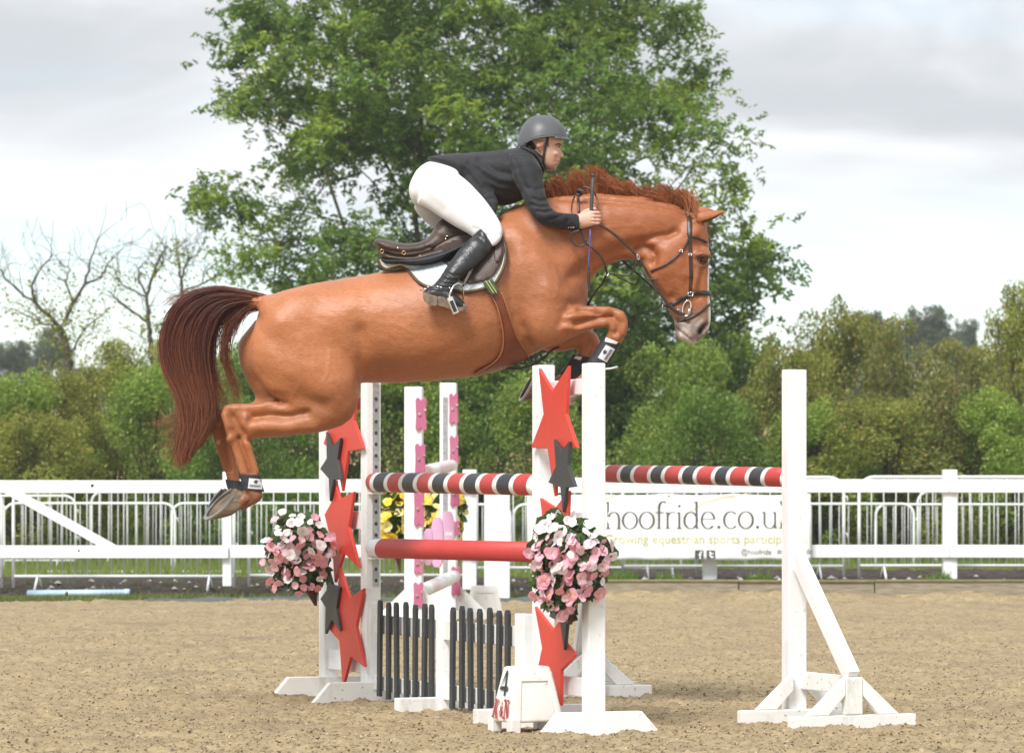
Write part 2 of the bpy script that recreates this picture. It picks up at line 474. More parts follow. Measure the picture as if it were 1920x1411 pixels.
tag(blades([(-6.4, -4.6, 38.3, 39.4, flat(.0), 5500), (-4.6, -3.4, 38.8, 39.7, flat(.01), 1800), (-3.4, -2.1, 39.3, 40.0, flat(.015), 600), (-2.1, .85, 39.3, 40.2, flat(.015), 1300),
            (-6.5, .8, 40.1, 41, bank, 1100)], 5, 'verge_grass', h=(.02, .075), cols=((.10, .15, .04), (.22, .25, .08))), kind='stuff')
tag(blades([(.92, 1.4, 39.15, 39.6, flat(.2), 500), (1.6, 1.9, 39.15, 39.4, flat(.2), 120), (2.6, 2.9, 39.15, 39.4, flat(.2), 120), (4.6, 4.9, 39.15, 39.4, flat(.2), 160)], 6, 'weed_tufts', h=(.05, .16)), kind='stuff')
tz = lambda x, y: terr(y)
tag(blades([(-11, 11, 46.5, 63, tz, 80000)], 8, 'meadow_grass', h=(.10, .34), cols=((.13, .21, .035), (.30, .33, .10))), kind='stuff')
# small pale stones on the soil bank
r_ = np.random.default_rng(3); mb = MB()
for k in range(90):
    x = r_.uniform(-6.4, 6.4); y = r_.uniform(40.3, 41.2); s = r_.uniform(.012, .05)
    z = float(bank(x, y)) if x < .9 else .21
    if x > .9: y = r_.uniform(39.3, 41)
    c = Vector((x, y, z + s * .3)); q = [c + Vector((math.cos(a), math.sin(a), 0)) * s * r_.uniform(.7, 1.2) for a in (0, 1.2, 2.5, 3.7, 5)]
    tp = c + Vector((0, 0, s * .7)); mb.add(q + [tp], [(j, (j + 1) % 5, 5) for j in range(5)])
tag(mb.build('bank_stones', mat('pale_stone', (.42, .38, .34), rough=.9)), kind='stuff')

# ================================================================ timber edging on the right
TIMBER = mat('weathered_timber', (0.36, 0.31, 0.225), rough=.85, scale=5, c2=(0.20, 0.175, 0.115), stretch=(1, 1, 9), bump=.5, bscale=30, detail=8)
TIMBER_TOP = mat('mossy_timber', (0.27, 0.235, 0.12), rough=.9, scale=7, c2=(0.15, 0.15, 0.06), stretch=(1, 4, 4), bump=.4, bscale=40)
e = empty('timber_edging', (3.5, 39.0, 0), 'low weathered timber edging along the back of the sand on the right', 'edging')
bx = [P(1085, 1100, 39).x, P(1385, 1100, 39).x, P(1640, 1100, 39).x, P(1960, 1100, 39).x]
for k in range(3):
    x0, x1 = bx[k] + .006, bx[k + 1] - .006
    mb = MB().box(((x0 + x1) / 2, 39.03 + .008 * (k % 2), .09), (x1 - x0) / 2, .045, .117)
    mb.build('board', TIMBER, e, bevel=.006)
    mb = MB().box(((x0 + x1) / 2, 39.045, .219 - .004 * (k % 2)), (x1 - x0) / 2 + .002, .075, .012)
    mb.build('capping', TIMBER_TOP, e, bevel=.004)
for k in (1, 2):
    MB().box((bx[k], 39.09, .08), .04, .035, .11).build('stake', TIMBER, e)
# spoil heaped against the boards
ys = np.arange(38.3, 38.99, .04); xs = np.arange(bx[0] - .2, bx[3], .04)
X, Y = np.meshgrid(xs, ys); Z = (Y - 38.45) * .16 * (.4 + 1.1 * vnoise(X * 1.4, Y, seed=41)) + (vnoise(X * 12, Y * 12, seed=42) - .5) * .05 - .01
n_, m_ = X.shape; i = np.arange(n_ * m_).reshape(n_, m_)
f = np.stack([i[:-1, :-1], i[:-1, 1:], i[1:, 1:], i[1:, :-1]], -1).reshape(-1, 4)
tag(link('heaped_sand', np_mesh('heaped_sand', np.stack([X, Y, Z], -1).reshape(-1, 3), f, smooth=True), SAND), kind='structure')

# ================================================================ white post-and-rail fence
FD = 39.6
fence = empty('rail_fence', (0, FD, .15), 'white two rail timber fence running behind the sand arena', 'fence')
for px in (880, 1330, 1780, 2230):
    c = P(px + .5, 944, FD + .09)
    zt = P(0, 880, FD).z
    mb = MB().box((c.x, FD + .09, (zt + .1) / 2), .08, .07, (zt - .1) / 2)
    mb.build('post', WHITE_CLEAN, fence, bevel=.012)
xl, xr = P(432, 0, FD).x, P(2680, 0, FD).x
segs = [xl, P(880, 0, FD).x, P(1330, 0, FD).x, P(1780, 0, FD).x, xr]
for (ya, yb) in ((898, 923), (1021, 1045)):
    for k in range(4):
        za, zb = P(0, ya, FD).z, P(0, yb, FD).z
        j = .004 * (k % 2)
        MB().box(((segs[k] + segs[k + 1]) / 2, FD - .006 * (k % 2), (za + zb) / 2 - j), (segs[k + 1] - segs[k]) / 2 - .002, .02, (za - zb) / 2, az=Vector(((-.0022, .0016, -.0012, .002)[k], 0, 1)), ax=Vector((1, 0, (.0022, -.0016, .0012, -.002)[k]))).build('rail', WHITE_CLEAN, fence, bevel=.006)
gate = empty('field_gate', (P(200, 0, FD).x, FD, .2), 'white timber field gate with one diagonal brace at left edge', 'gate')
gx0, gx1 = P(-330, 0, FD).x, P(428, 0, FD).x
for (ya, yb) in ((900, 924), (1022, 1046)):
    za, zb = P(0, ya, FD).z, P(0, yb, FD).z
    MB().box(((gx0 + gx1) / 2, FD, (za + zb) / 2), (gx1 - gx0) / 2, .02, (za - zb) / 2).build('rail', WHITE_CLEAN, gate, bevel=.006)
MB().bar(P(-6, 906, FD), P(222, 1034, FD), .105, .036, up=(0, 1, 0)).build('brace', WHITE_CLEAN, gate, bevel=.005)
gp = empty('gate_post', (P(426, 0, FD).x, FD + .09, .1), 'white timber gate post behind the hind hooves', 'post')
zt = P(0, 884, FD).z
MB().box((P(425, 0, FD).x, FD + .095, (zt + .14) / 2), .05, .06, (zt - .14) / 2).build('shaft', WHITE_CLEAN, gp, bevel=.01)

# ================================================================ crowd barriers
METAL_BAR = paint('greyed_white_steel', (0.60, 0.61, 0.60), amount=0.25, dirt=(0.3, 0.25, 0.2))
def barrier_proto(L, H, name_label, group, nb=17):
    """steel crowd control barrier: tube frame with rounded top corners, upright bars, two splayed feet; base at z = 0, centred on x"""
    root = empty('crowd_barrier', (0, 0, 0), name_label, 'barrier', group)
    rr = .17; h0 = .16; t = .02
    pts = [Vector((-L / 2, 0, .03))] + [Vector((-L / 2, 0, h0 + (H - h0) * .5))]
    for k in range(7):
        a = math.pi - k / 6 * math.pi / 2
        pts.append(Vector((-L / 2 + rr + rr * math.cos(a), 0, H - rr + rr * math.sin(a))))
    pts += [Vector((-p.x, 0, p.z)) for p in pts[::-1]]
    MB().tube(pts, t, 8).build('frame', METAL_W, root, smooth=True)
    MB().tube([(-L / 2, 0, h0), (L / 2, 0, h0)], t * .95, 8).build('bottom_rail', METAL_W, root, smooth=True)
    bm = MB().tube([(0, 0, h0), (0, 0, H)], .0068, 6).mesh('bar', True)
    bm.materials.append(METAL_BAR)
    for k in range(nb):
        x = -L / 2 + L * (k + 1) / (nb + 1)
        o = link('bar', bm, None, root); o.location = (x, 0, 0)
    ft = MB().bar((0, -.30, .0), (0, .0, h0), .05, .02, up=(1, 0, 0)).bar((0, .30, .0), (0, 0, h0), .05, .02, up=(1, 0, 0)).mesh('foot', True)
    ft.materials.append(METAL_W)
    for x in (-L / 2 + .28, L / 2 - .28):
        o = link('foot', ft, None, root); o.location = (x, 0, 0)
    hk = MB().tube([(L / 2, 0, H * .45), (L / 2 + .035, 0, H * .45 + .01), (L / 2 + .045, 0, H * .45 - .05)], .01, 6).mesh('hook', True)
    hk.materials.append(METAL_W)
    for z in (0, .42):
        o = link('hook', hk, None, root); o.location = (0, 0, z)
    return root
def dup(root, loc, rz, label=None, group=None, sc=1):
    r2 = root.copy(); COL.objects.link(r2); r2.location = loc; r2.rotation_euler = (0, 0, rz); r2.scale = (sc, sc, sc)
    if label: r2['label'] = label
    if group: r2['group'] = group
    for ch in list(root.children):
        c2 = ch.copy(); COL.objects.link(c2); c2.parent = r2
        for g in ch.children:
            d2 = g.copy(); COL.objects.link(d2); d2.parent = c2
    return r2
GB = 'crowd barriers lined up behind the white fence'
proto = barrier_proto(2.52, 1.17, 'x', GB)
BD = 40.2
def put_barrier(o, cx, by, d, label, yaw=0):
    c = P(cx, by, d); o.location = (c.x, d, c.z); o.rotation_euler = (0, 0, yaw); o['label'] = label
row = [(232, 1106, 40.2, 'white steel crowd barrier right behind the diagonal gate brace', .0),
       (674, 1104, 40.2, 'white steel crowd barrier behind the far red star wing', .01),
       (1100, 1090, 40.3, 'white steel crowd barrier behind the near star wing and banner', 0),
       (1375, 1087, 40.15, 'white steel crowd barrier behind the banner ending right of tall upright', .0),
       (1818, 1086, 40.2, 'white steel crowd barrier filling the right end of the fence', -.01),
       (2262, 1086, 40.2, 'white steel crowd barrier at the far right end of the row', 0),
       (-204, 1106, 40.2, 'flaking white steel barrier end cut off by left photo edge', .0)]
for k, (cx, by, d, lb, yw) in enumerate(row):
    o = proto if k == 0 else dup(proto, (0, 0, 0), 0)
    put_barrier(o, cx, by, d, lb, yw)
GB2 = 'second row of crowd barriers standing in the meadow'
row2 = [(-10, 1082, 55, 'pale barrier in the meadow row at the far left edge', .03),
        (168, 1088, 52, 'pale meadow row barrier behind the middle of the diagonal brace', .02),
        (482, 1088, 52, 'pale meadow row barrier below the hind hooves', -.02),
        (320, 1080, 56, 'further meadow row barrier seen left of the hind hooves', -.02),
        (800, 1086, 53, 'meadow row barrier behind the pink pole uprights', .03),
        (1120, 1086, 53, 'meadow row barrier mostly hidden by the web address banner', 0),
        (1556, 1080, 52.5, 'meadow row barrier beside the tall plain upright', .04),
        (1790, 1086, 53, 'meadow row barrier with rounded corner behind the rightmost fence post', .25),
        (1870, 1078, 56, 'furthest meadow row barrier at the right photo edge', -.05)]
for k, (cx, by, d, lb, yw) in enumerate(row2):
    o = dup(proto, (0, 0, 0), 0, lb, GB2)
    put_barrier(o, cx, by, d, lb, yw)
    o.location.z = float(terr(d)) - .01

# ================================================================ banner
BNZ = 39.45
VINYL = mat('white_vinyl', (0.86, 0.87, 0.85), rough=.45, scale=2, var=.03)
ban = empty('banner', (P(1300, 0, BNZ).x, BNZ, .3), 'printed white vinyl banner with grey web address tied along the fence', 'banner')
def ban_y(x, z):
    return BNZ + .012 * math.sin(x * 7 + z * 4) + .007 * math.sin(x * 17 - z * 9)
bx0, bx1 = P(988, 0, BNZ).x, P(1520, 0, BNZ).x
bt0, bb0 = P(0, 925, BNZ).z, P(0, 1050, BNZ).z
mb = MB(); nxx, nzz = 90, 18
for i in range(nxx + 1):
    for j in range(nzz + 1):
        x = bx0 + (bx1 - bx0) * i / nxx
        sag = .018 * math.sin(math.pi * ((x - bx0) / .78 % 1))
        zt_ = bt0 - sag; zb_ = bb0 + sag * .4 - .0 * i
        z = zb_ + (zt_ - zb_) * j / nzz
        mb.v.append((x, ban_y(x, z), z))
for i in range(nxx):
    for j in range(nzz):
        a = i * (nzz + 1) + j
        mb.f.append((a, a + nzz + 1, a + nzz + 2, a + 1)); mb.m.append(0)
o = mb.build('sheet', VINYL, ban, smooth=True)
sm = o.modifiers.new('thick', 'SOLIDIFY'); sm.thickness = .003; sm.offset = 1
EYE = mat('brass_eyelet', (.45, .36, .18), rough=.4, metal=.8)
for px in (1000, 1254, 1505):
    for py in (929, 1048):
        c = P(px, py, BNZ - .02); c.y = ban_y(c.x, c.z) - .006
        MB().tube([c, c + Vector((0, .006, 0))], .012, 10).build('eyelet', EYE, ban)
# ---- hand-drawn serif letters: (polyline, width multipliers); unit = x-height 1
def arc(cx, cy, rx, ry, a0, a1, n=14):
    return [(cx + rx * math.cos(R(a0 + (a1 - a0) * i / n)), cy + ry * math.sin(R(a0 + (a1 - a0) * i / n))) for i in range(n + 1)]
def contrast(pts, thin=.045, thick=.13):
    """pen with vertical stress"""
    w = []
    for i in range(len(pts)):
        a = pts[max(i - 1, 0)]; b = pts[min(i + 1, len(pts) - 1)]
        l = math.hypot(b[0] - a[0], b[1] - a[1]) + 1e-9
        w.append(thin + (thick - thin) * abs((b[1] - a[1]) / l) ** 1.5)
    return w
SF = lambda x, y, w=.14: ([(x - w, y), (x + w, y)], [.05, .05])
def L_(p, w=.12): return (p, [w] * len(p))
def C_(p, **k): return (p, contrast(p, **k))
GLY = {
 'h': (.98, [L_([(.16, 0), (.16, 1.62)]), L_([(.16, 1.60), (.02, 1.54)], .05), SF(.16, .025), C_(arc(.50, .62, .31, .38, 165, 0) + [(.81, 0)]), SF(.81, .025)]),
 'o': (1.02, [C_(arc(.5, .5, .42, .50, 0, 360, 28))]),
 'f': (.58, [L_([(.22, 0), (.22, 1.25)]), C_(arc(.47, 1.25, .25, .36, 180, 55)), L_([(.0, .96), (.5, .96)], .055), SF(.22, .025)]),
 'r': (.66, [L_([(.16, 0), (.16, .98)]), L_([(.16, .97), (.02, .91)], .05), SF(.16, .025), C_(arc(.46, .66, .30, .32, 170, 60))]),
 'i': (.42, [L_([(.2, 0), (.2, .98)]), L_([(.2, .97), (.05, .91)], .05), SF(.2, .025), L_([(.2, 1.28), (.2, 1.42)], .15)]),
 'd': (1.06, [C_(arc(.47, .49, .38, .49, 0, 360, 28)), L_([(.82, 0), (.82, 1.62)]), L_([(.82, 1.60), (.68, 1.54)], .05), L_([(.82, .03), (.97, .05)], .05)]),
 'e': (.92, [C_(arc(.46, .5, .38, .50, 8, 318, 26)), L_([(.10, .56), (.82, .56)], .055)]),
 '.': (.44, [L_([(.2, .0), (.2, .16)], .16)]),
 'c': (.88, [C_(arc(.48, .5, .40, .50, 45, 318, 24))]),
 'u': (1.04, [C_([(.17, .97)] + arc(.48, .36, .31, .36, 180, 345), thick=.12), L_([(.80, .97), (.80, .0)]), L_([(.17, .97), (.03, .92)], .05), L_([(.80, .97), (.66, .92)], .05), L_([(.80, .03), (.94, .06)], .05)]),
 'k': (.98, [L_([(.16, 0), (.16, 1.62)]), L_([(.16, 1.60), (.02, 1.54)], .05), SF(.16, .025), L_([(.16, .42), (.72, .96)], .05), L_([(.36, .6), (.84, .0)], .12), SF(.72, .96), SF(.84, .025)]),
}
def ribbon(mb, pts, ws, put, th=None):
    k0 = len(mb.v); n = len(pts)
    for i in range(n):
        a = pts[max(i - 1, 0)]; b = pts[min(i + 1, n - 1)]
        l = math.hypot(b[0] - a[0], b[1] - a[1]) + 1e-9
        nx_, ny_ = -(b[1] - a[1]) / l, (b[0] - a[0]) / l
        for s in (-.5, .5):
            mb.v.append(tuple(put(pts[i][0] + nx_ * ws[i] * s, pts[i][1] + ny_ * ws[i] * s)))
    for i in range(n - 1):
        q = k0 + 2 * i
        mb.f.append((q, q + 1, q + 3, q + 2)); mb.m.append(0)
INK = mat('grey_print', (0.085, 0.085, 0.09), rough=.5, var=.05)
OLIVE = mat('olive_print', (0.50, 0.50, 0.20), rough=.5, var=.05)
lay = [0]
def ban_put(x0, y0, s):
    lay[0] += 1; e_ = .0035 + .0003 * (lay[0] % 5)
    def put(u, v):
        p = P(x0 + u * s, y0 - v * s, BNZ); p.y = ban_y(p.x, p.z) - e_; return p
    return put
x = 1135.0; s = 31.5
for ch in 'hoofride.co.uk':
    w, strokes = GLY[ch]; mb = MB(); pt = ban_put(x, 991 - (x - 1135) * .004, s)
    for k, (pl, ws) in enumerate(strokes):
        base_ = pt
        if k:
            pt = ban_put(x, 991 - (x - 1135) * .004, s)
        ribbon(mb, pl, ws, pt)
    mb.build('letter', INK, ban)
    x += w * s * .985
def text_mesh(txt, name, mats, parent, put_, size, target_w, spacing=1.0):
    cu = bpy.data.curves.new(name, 'FONT'); cu.body = txt; cu.size = 1.0; cu.space_character = spacing; cu.resolution_u = 3
    ob = bpy.data.objects.new(name, cu); COL.objects.link(ob)
    dg = bpy.context.evaluated_depsgraph_get()
    me = bpy.data.meshes.new_from_object(ob.evaluated_get(dg))
    bpy.data.objects.remove(ob)
    xs_ = [v.co.x for v in me.vertices]; x0_, x1_ = min(xs_), max(xs_)
    k = target_w / (x1_ - x0_)
    bm = bmesh.new(); bm.from_mesh(me)
    bmesh.ops.triangulate(bm, faces=bm.faces[:])
    bmesh.ops.subdivide_edges(bm, edges=[e_ for e_ in bm.edges if e_.calc_length() > .35], cuts=2)
    for v in bm.verts:
        v.co = put_((v.co.x - x0_) * k, v.co.y * (size if size else k))
    bm.to_mesh(me); bm.free(); me.name = name
    me.materials.clear()
    return link(name, me, mats, parent)
pt = ban_put(1134, 1018, 1.0)
tag(text_mesh('Growing equestrian sports participation', 'tagline', OLIVE, ban, pt, 24, 378), kind='stuff')
pt = ban_put(1390, 1039, 1.0)
tag(text_mesh('@hoofride', 'handle_text', INK, ban, pt, 15, 56), kind='stuff')
pt = ban_put(1457, 1038, 1.0)
tag(text_mesh('#myhoofride', 'hashtag_text', INK, ban, pt, 15, 66), kind='stuff')
for (cx_, ch) in ((1311, 'f'), (1333, 't')):
    pt = ban_put(cx_, 1039, 1.0); mb = MB(); pl = []
    for (qx, qy, a0) in ((6, 6, 0), (-6, 6, 90), (-6, -6, 180), (6, -6, 270)):
        for k in range(5):
            a = R(a0 + k * 22.5); pl.append(pt(qx + 2.2 * math.cos(a), qy + 2.2 * math.sin(a)))
    mb.add(pl, [tuple(range(len(pl)))])
    ic = mb.build('icon', INK, ban)
    p2 = lambda u, v: pt(u, v) + Vector((0, -.002, 0))
    mb = MB()
    if ch == 'f':
        ribbon(mb, [(1.5, -8), (1.5, 2), (3, 5), (5.5, 5)], [3, 3, 3, 3], p2); p3 = lambda u, v: pt(u, v) + Vector((0, -.0025, 0)); ribbon(mb, [(-2, 0), (5, 0)], [2.4, 2.4], p3)
    else:
        ribbon(mb, [(-1.5, 6), (-1.5, -2), (.5, -4.5), (4.5, -4.5)], [3, 3, 3, 3], p2); p3 = lambda u, v: pt(u, v) + Vector((0, -.0025, 0)); ribbon(mb, [(-1.5, 2), (4.5, 2)], [2.6, 2.6], p3)
    mb.build('icon_letter', VINYL, ic)
SW = mat('pale_gold_print', (.72, .70, .42), rough=.5, var=.03)
for pl_, w_, x_, y_ in (([(0, 0), (16, 14), (36, 24), (60, 29)], [.5, 4, 3, .4], 1106, 955), ([(0, 0), (30, 18), (70, 30), (120, 36)], [.5, 2.5, 3, .5], 1290, 960), ([(0, 0), (40, 30), (80, 70)], [.5, 3, 1], 1425, 1006)):
    mb = MB(); ribbon(mb, pl_, w_, ban_put(x_, y_, 1.0)); mb.build('swoosh', SW, ban)

# drain pipe lying on the left verge
PIPE = mat('pale_blue_plastic', (.46, .62, .72), rough=.4, var=.1)
e = empty('drain_pipe', P(150, 1112, 39.7), 'pale blue plastic pipe lying on the grass verge at left', 'pipe')
a, b = P(52, 1112, 39.9), P(241, 1111, 39.7)
MB().tube([a, a.lerp(b, .5), b], .04, 16).build('barrel', PIPE, e, smooth=True)
MB().tube([b - Vector((.05, 0, 0)), b + Vector((.012, 0, 0))], .046, 16).build('collar', PIPE, e, smooth=True)
# ================================================================ vegetation
BARK = mat('mossy_bark', (0.105, 0.085, 0.040), rough=.9, scale=7, c2=(0.05, 0.042, 0.026), bump=.6, bscale=25)
DEADWOOD = mat('dead_wood', (0.13, 0.105, 0.075), rough=.9, scale=7, c2=(0.07, 0.058, 0.042), bump=.5, bscale=25)

def leaf_quads(pos, length, width, col, r, up=.55, fold=.25):
    n = len(pos)
    nrm = r.normal(size=(n, 3)); nrm /= np.linalg.norm(nrm, axis=1)[:, None]
    nrm[:, 2] = np.abs(nrm[:, 2]); nrm += np.array([0, 0, up]); nrm /= np.linalg.norm(nrm, axis=1)[:, None]
    a = r.normal(size=(n, 3)); a[:, 2] -= .35
    a -= nrm * (a * nrm).sum(1)[:, None]; a /= np.linalg.norm(a, axis=1)[:, None]
    b = np.cross(nrm, a)
    L = length[:, None]; W = width[:, None]
    p0 = pos - a * L * .5; p2 = pos + a * L * .5 - nrm * L * .12
    m = pos + a * L * .05
    p1 = m + b * W * .5 + nrm * W * fold; p3 = m - b * W * .5 + nrm * W * fold
    v = np.stack([p0, p1, p2, p3], 1).reshape(-1, 3)
    return v, np.arange(4 * n).reshape(n, 4), np.repeat(col, 4, 0)

def palette(n, r, cols, jitter=.22):
    c = np.array(cols)[r.integers(0, len(cols), n)]
    return np.clip(c * (1 + (r.random((n, 1)) - .5) * 2 * jitter), 0, 1)

def in_poly(x, y, poly):
    res = np.zeros(len(x), bool); j = len(poly) - 1
    for i in range(len(poly)):
        xi, yi = poly[i]; xj, yj = poly[j]
        c = ((yi > y) != (yj > y)) & (x < (xj - xi) * (y - yi) / (yj - yi + 1e-9) + xi)
        res ^= c; j = i
    return res

def skeleton(nodes, parents, tips, r):
    """joins every clump to the nearest part of the growing skeleton; returns node list, parents, radii (pipe model)"""
    nodes = [Vector(p) for p in nodes]; parents = list(parents)
    arr = [tuple(p) for p in nodes]
    root = nodes[0]
    for t in sorted(tips, key=lambda p: (Vector(p) - root).length):
        t = Vector(t); A = np.array(arr)
        d = np.linalg.norm(A - np.array(t), axis=1) + np.maximum(A[:, 2] - t.z, 0) * .8
        k = int(d.argmin()); q = nodes[k]
        L = (t - q).length; m = max(1, int(L / .35)); prev = k
        side = Vector((r.normal(), r.normal(), r.normal())) * L * .06
        for i in range(1, m + 1):
            f = i / m
            p = q.lerp(t, f) + side * math.sin(math.pi * f) + Vector((0, 0, -.10 * L * math.sin(math.pi * f)))
            nodes.append(p); arr.append(tuple(p)); parents.append(prev); prev = len(nodes) - 1
    n = len(nodes); area = [0.0] * n; has = [False] * n
    for i in range(n - 1, 0, -1):
        if not has[i]: area[i] = .008 ** 2
        has[parents[i]] = True; area[parents[i]] += area[i]
    return nodes, parents, [math.sqrt(a) for a in area]
def sk_mesh(nodes, parents, rad, rmax, fixed=None, n=6):
    mb = MB(); kids = {}
    for i, p in enumerate(parents):
        if i and p is not None: kids.setdefault(p, []).append(i)
    started = set()
    def chain(start, first):
        pts = [nodes[start]] if start is not None else []; rr = []
        i = first
        if start is not None: rr.append(min(rad[first] * 1.1, rmax))
        while True:
            pts.append(nodes[i]); rr.append(min(rad[i], rmax)); ks = kids.get(i, [])
            if not ks: break
            big = max(ks, key=lambda k: rad[k])
            for k in ks:
                if k != big: todo.append((i, k))
            i = big
        if len(pts) > 1: mb.tube(pts, rr, n if rr[0] > .03 else 4, cap=False)
    todo = [(None, 0)]
    while todo:
        chain(*todo.pop())
    return mb

# ---------------------------------------------------------------- the big ash tree
ASH_D = 64.0
ash_poly = [(470, -40), (428, 60), (432, 110), (500, 150), (398, 185), (392, 238), (505, 285), (470, 335), (338, 368), (345, 392), (440, 405), (432, 520), (500, 560), (560, 640), (640, 760), (760, 830),
            (1000, 840), (1250, 830), (1380, 760), (1475, 640), (1430, 560), (1492, 486), (1455, 440), (1470, 400), (1420, 320), (1385, 250), (1345, 200), (1360, 110), (1320, 45), (1240, -60), (1080, -190), (860, -240), (620, -170)]
r_ = np.random.default_rng(17)
ash_poly = [(930 + (x - 930) * (.93 if x > 930 else .985), y) for x, y in ash_poly]
GAPS = [(668, 362, 50), (560, 232, 30), (480, 300, 45), (705, 425, 28), (1180, 300, 22), (1330, 205, 26), (1235, 120, 24), (880, 60, 20), (640, 150, 20), (1405, 420, 22)]
cl = []
want = 680; tries = 0
pts_px = []
while len(cl) < want and tries < 60000:
    tries += 1
    x = r_.uniform(330, 1500); y = r_.uniform(-240, 840)
    if not in_poly(np.array([x]), np.array([y]), ash_poly)[0]: continue
    # half depth from the chord of the crown at this height
    hw = 560 * math.sqrt(max(.05, 1 - ((y - 330) / 620) ** 2)); u = (x - 930) / 600
    dz = (r_.random() * 2 - 1) * math.sqrt(max(.04, 1 - u * u)) * hw * ASH_D / F * .8
    p = P(x, y, ASH_D); p.y += dz; p.x *= p.y / ASH_D; p.z = CAM + (p.z - CAM) * p.y / ASH_D
    if vnoise(np.array([p.x * .75]), np.array([p.y * .75]), np.array([p.z * .75]), seed=77)[0] < .35: continue
    if x < 560 and 250 < y < 420 and r_.random() < .45: continue
    if any(math.hypot(x - gx, y - gy) < gr * 1.35 for gx, gy, gr in GAPS): continue
    if 735 < x < 835 and 190 < y < 480 and p.y < ASH_D + .3 and r_.random() < .8: continue
    if any((p - q).length < .38 for q in cl): continue
    cl.append(p)
base = P(785, 1000, ASH_D); base.z = float(terr(ASH_D)) - .1
stem = [base, P(782, 800, ASH_D), P(780, 600, ASH_D), P(786, 470, ASH_D), P(778, 400, ASH_D), P(786, 300, ASH_D), P(790, 200, ASH_D - .2), P(782, 90, ASH_D), P(800, -40, ASH_D + .2), P(830, -140, ASH_D)]
par = [None, 0, 1, 2, 3, 4, 5, 6, 7, 8]
def limb(at, pts, off):
    k = at
    for (x, y), o_ in zip(pts, off):
        q = P(x, y, ASH_D); q.y += o_; stem.append(q); par.append(k); k = len(stem) - 1
limb(3, [(745, 400), (700, 345), (640, 290), (560, 240), (490, 235)], [-.3, -.6, -.8, -1, -1])
limb(4, [(735, 330), (700, 250), (690, 150), (660, 60)], [.3, .6, 1, 1.2])
limb(2, [(830, 520), (900, 400), (980, 300), (1040, 190), (1090, 80)], [-.4, -.8, -1.2, -1.5, -1.6])
limb(2, [(880, 580), (1000, 520), (1130, 430), (1250, 350), (1330, 270)], [.4, .8, 1, 1.2, 1])
limb(1, [(870, 730), (1020, 660), (1180, 600), (1330, 540), (1430, 500)], [-.3, -.7, -1, -1, -.8])
limb(2, [(720, 560), (640, 500), (540, 460), (470, 450)], [-.3, -.6, -.6, -.5])
limb(3, [(660, 420), (560, 390), (450, 375), (360, 372)], [.3, .5, .6, .5])
limb(6, [(840, 120), (900, 20), (960, -80)], [.3, .4, .5])
nodes, parents, rad = skeleton(stem, par, cl, r_)
ash = empty('ash_tree', base, 'tall ash tree with a broad airy green crown rising behind the rider', 'tree')
sk_mesh(nodes, parents, rad, .21, n=8).build('trunk', BARK, ash, smooth=True)
pos = []; sz = []; tone = []
for k, c in enumerate(cl):
    n = int(r_.uniform(190, 310)); rr = r_.uniform(.36, .62)
    # sprays of leaflets hanging along short twigs
    nt = n // 11
    ctr = r_.normal(size=(nt, 3)) * np.array([rr, rr, rr * .62]) * .58
    ax = ctr + r_.normal(size=(nt, 3)) * .2; ax[:, 2] -= .12
    ax /= np.linalg.norm(ax, axis=1)[:, None] + 1e-9
    t = (np.arange(11) / 10 - .5) * .30
    q = ctr[:, None] + ax[:, None] * t[None, :, None] + r_.normal(size=(nt, 11, 3)) * .035
    q = q.reshape(-1, 3) + np.array(c)
    pos.append(q); tone.append(np.full(len(q), r_.random())); sz.append(np.full(len(q), r_.uniform(.115, .17)))
pos = np.concatenate(pos); tone = np.concatenate(tone)[:, None]; sz = np.concatenate(sz)
col = palette(len(pos), r_, [(.15, .25, .062), (.18, .285, .070), (.125, .22, .055), (.235, .315, .085)])
col = col * (.62 + .72 * tone) * np.where(tone > .8, np.array([[1.25, 1.1, .9]]), 1.0)
v, f, c = leaf_quads(pos, sz * r_.uniform(.8, 1.2, len(pos)), sz * .38, col, r_)
tag(link('crown', np_mesh('crown', v, f, c), LEAF, ash), kind='stuff')
print('ash leaves', len(pos), 'clumps', len(cl))

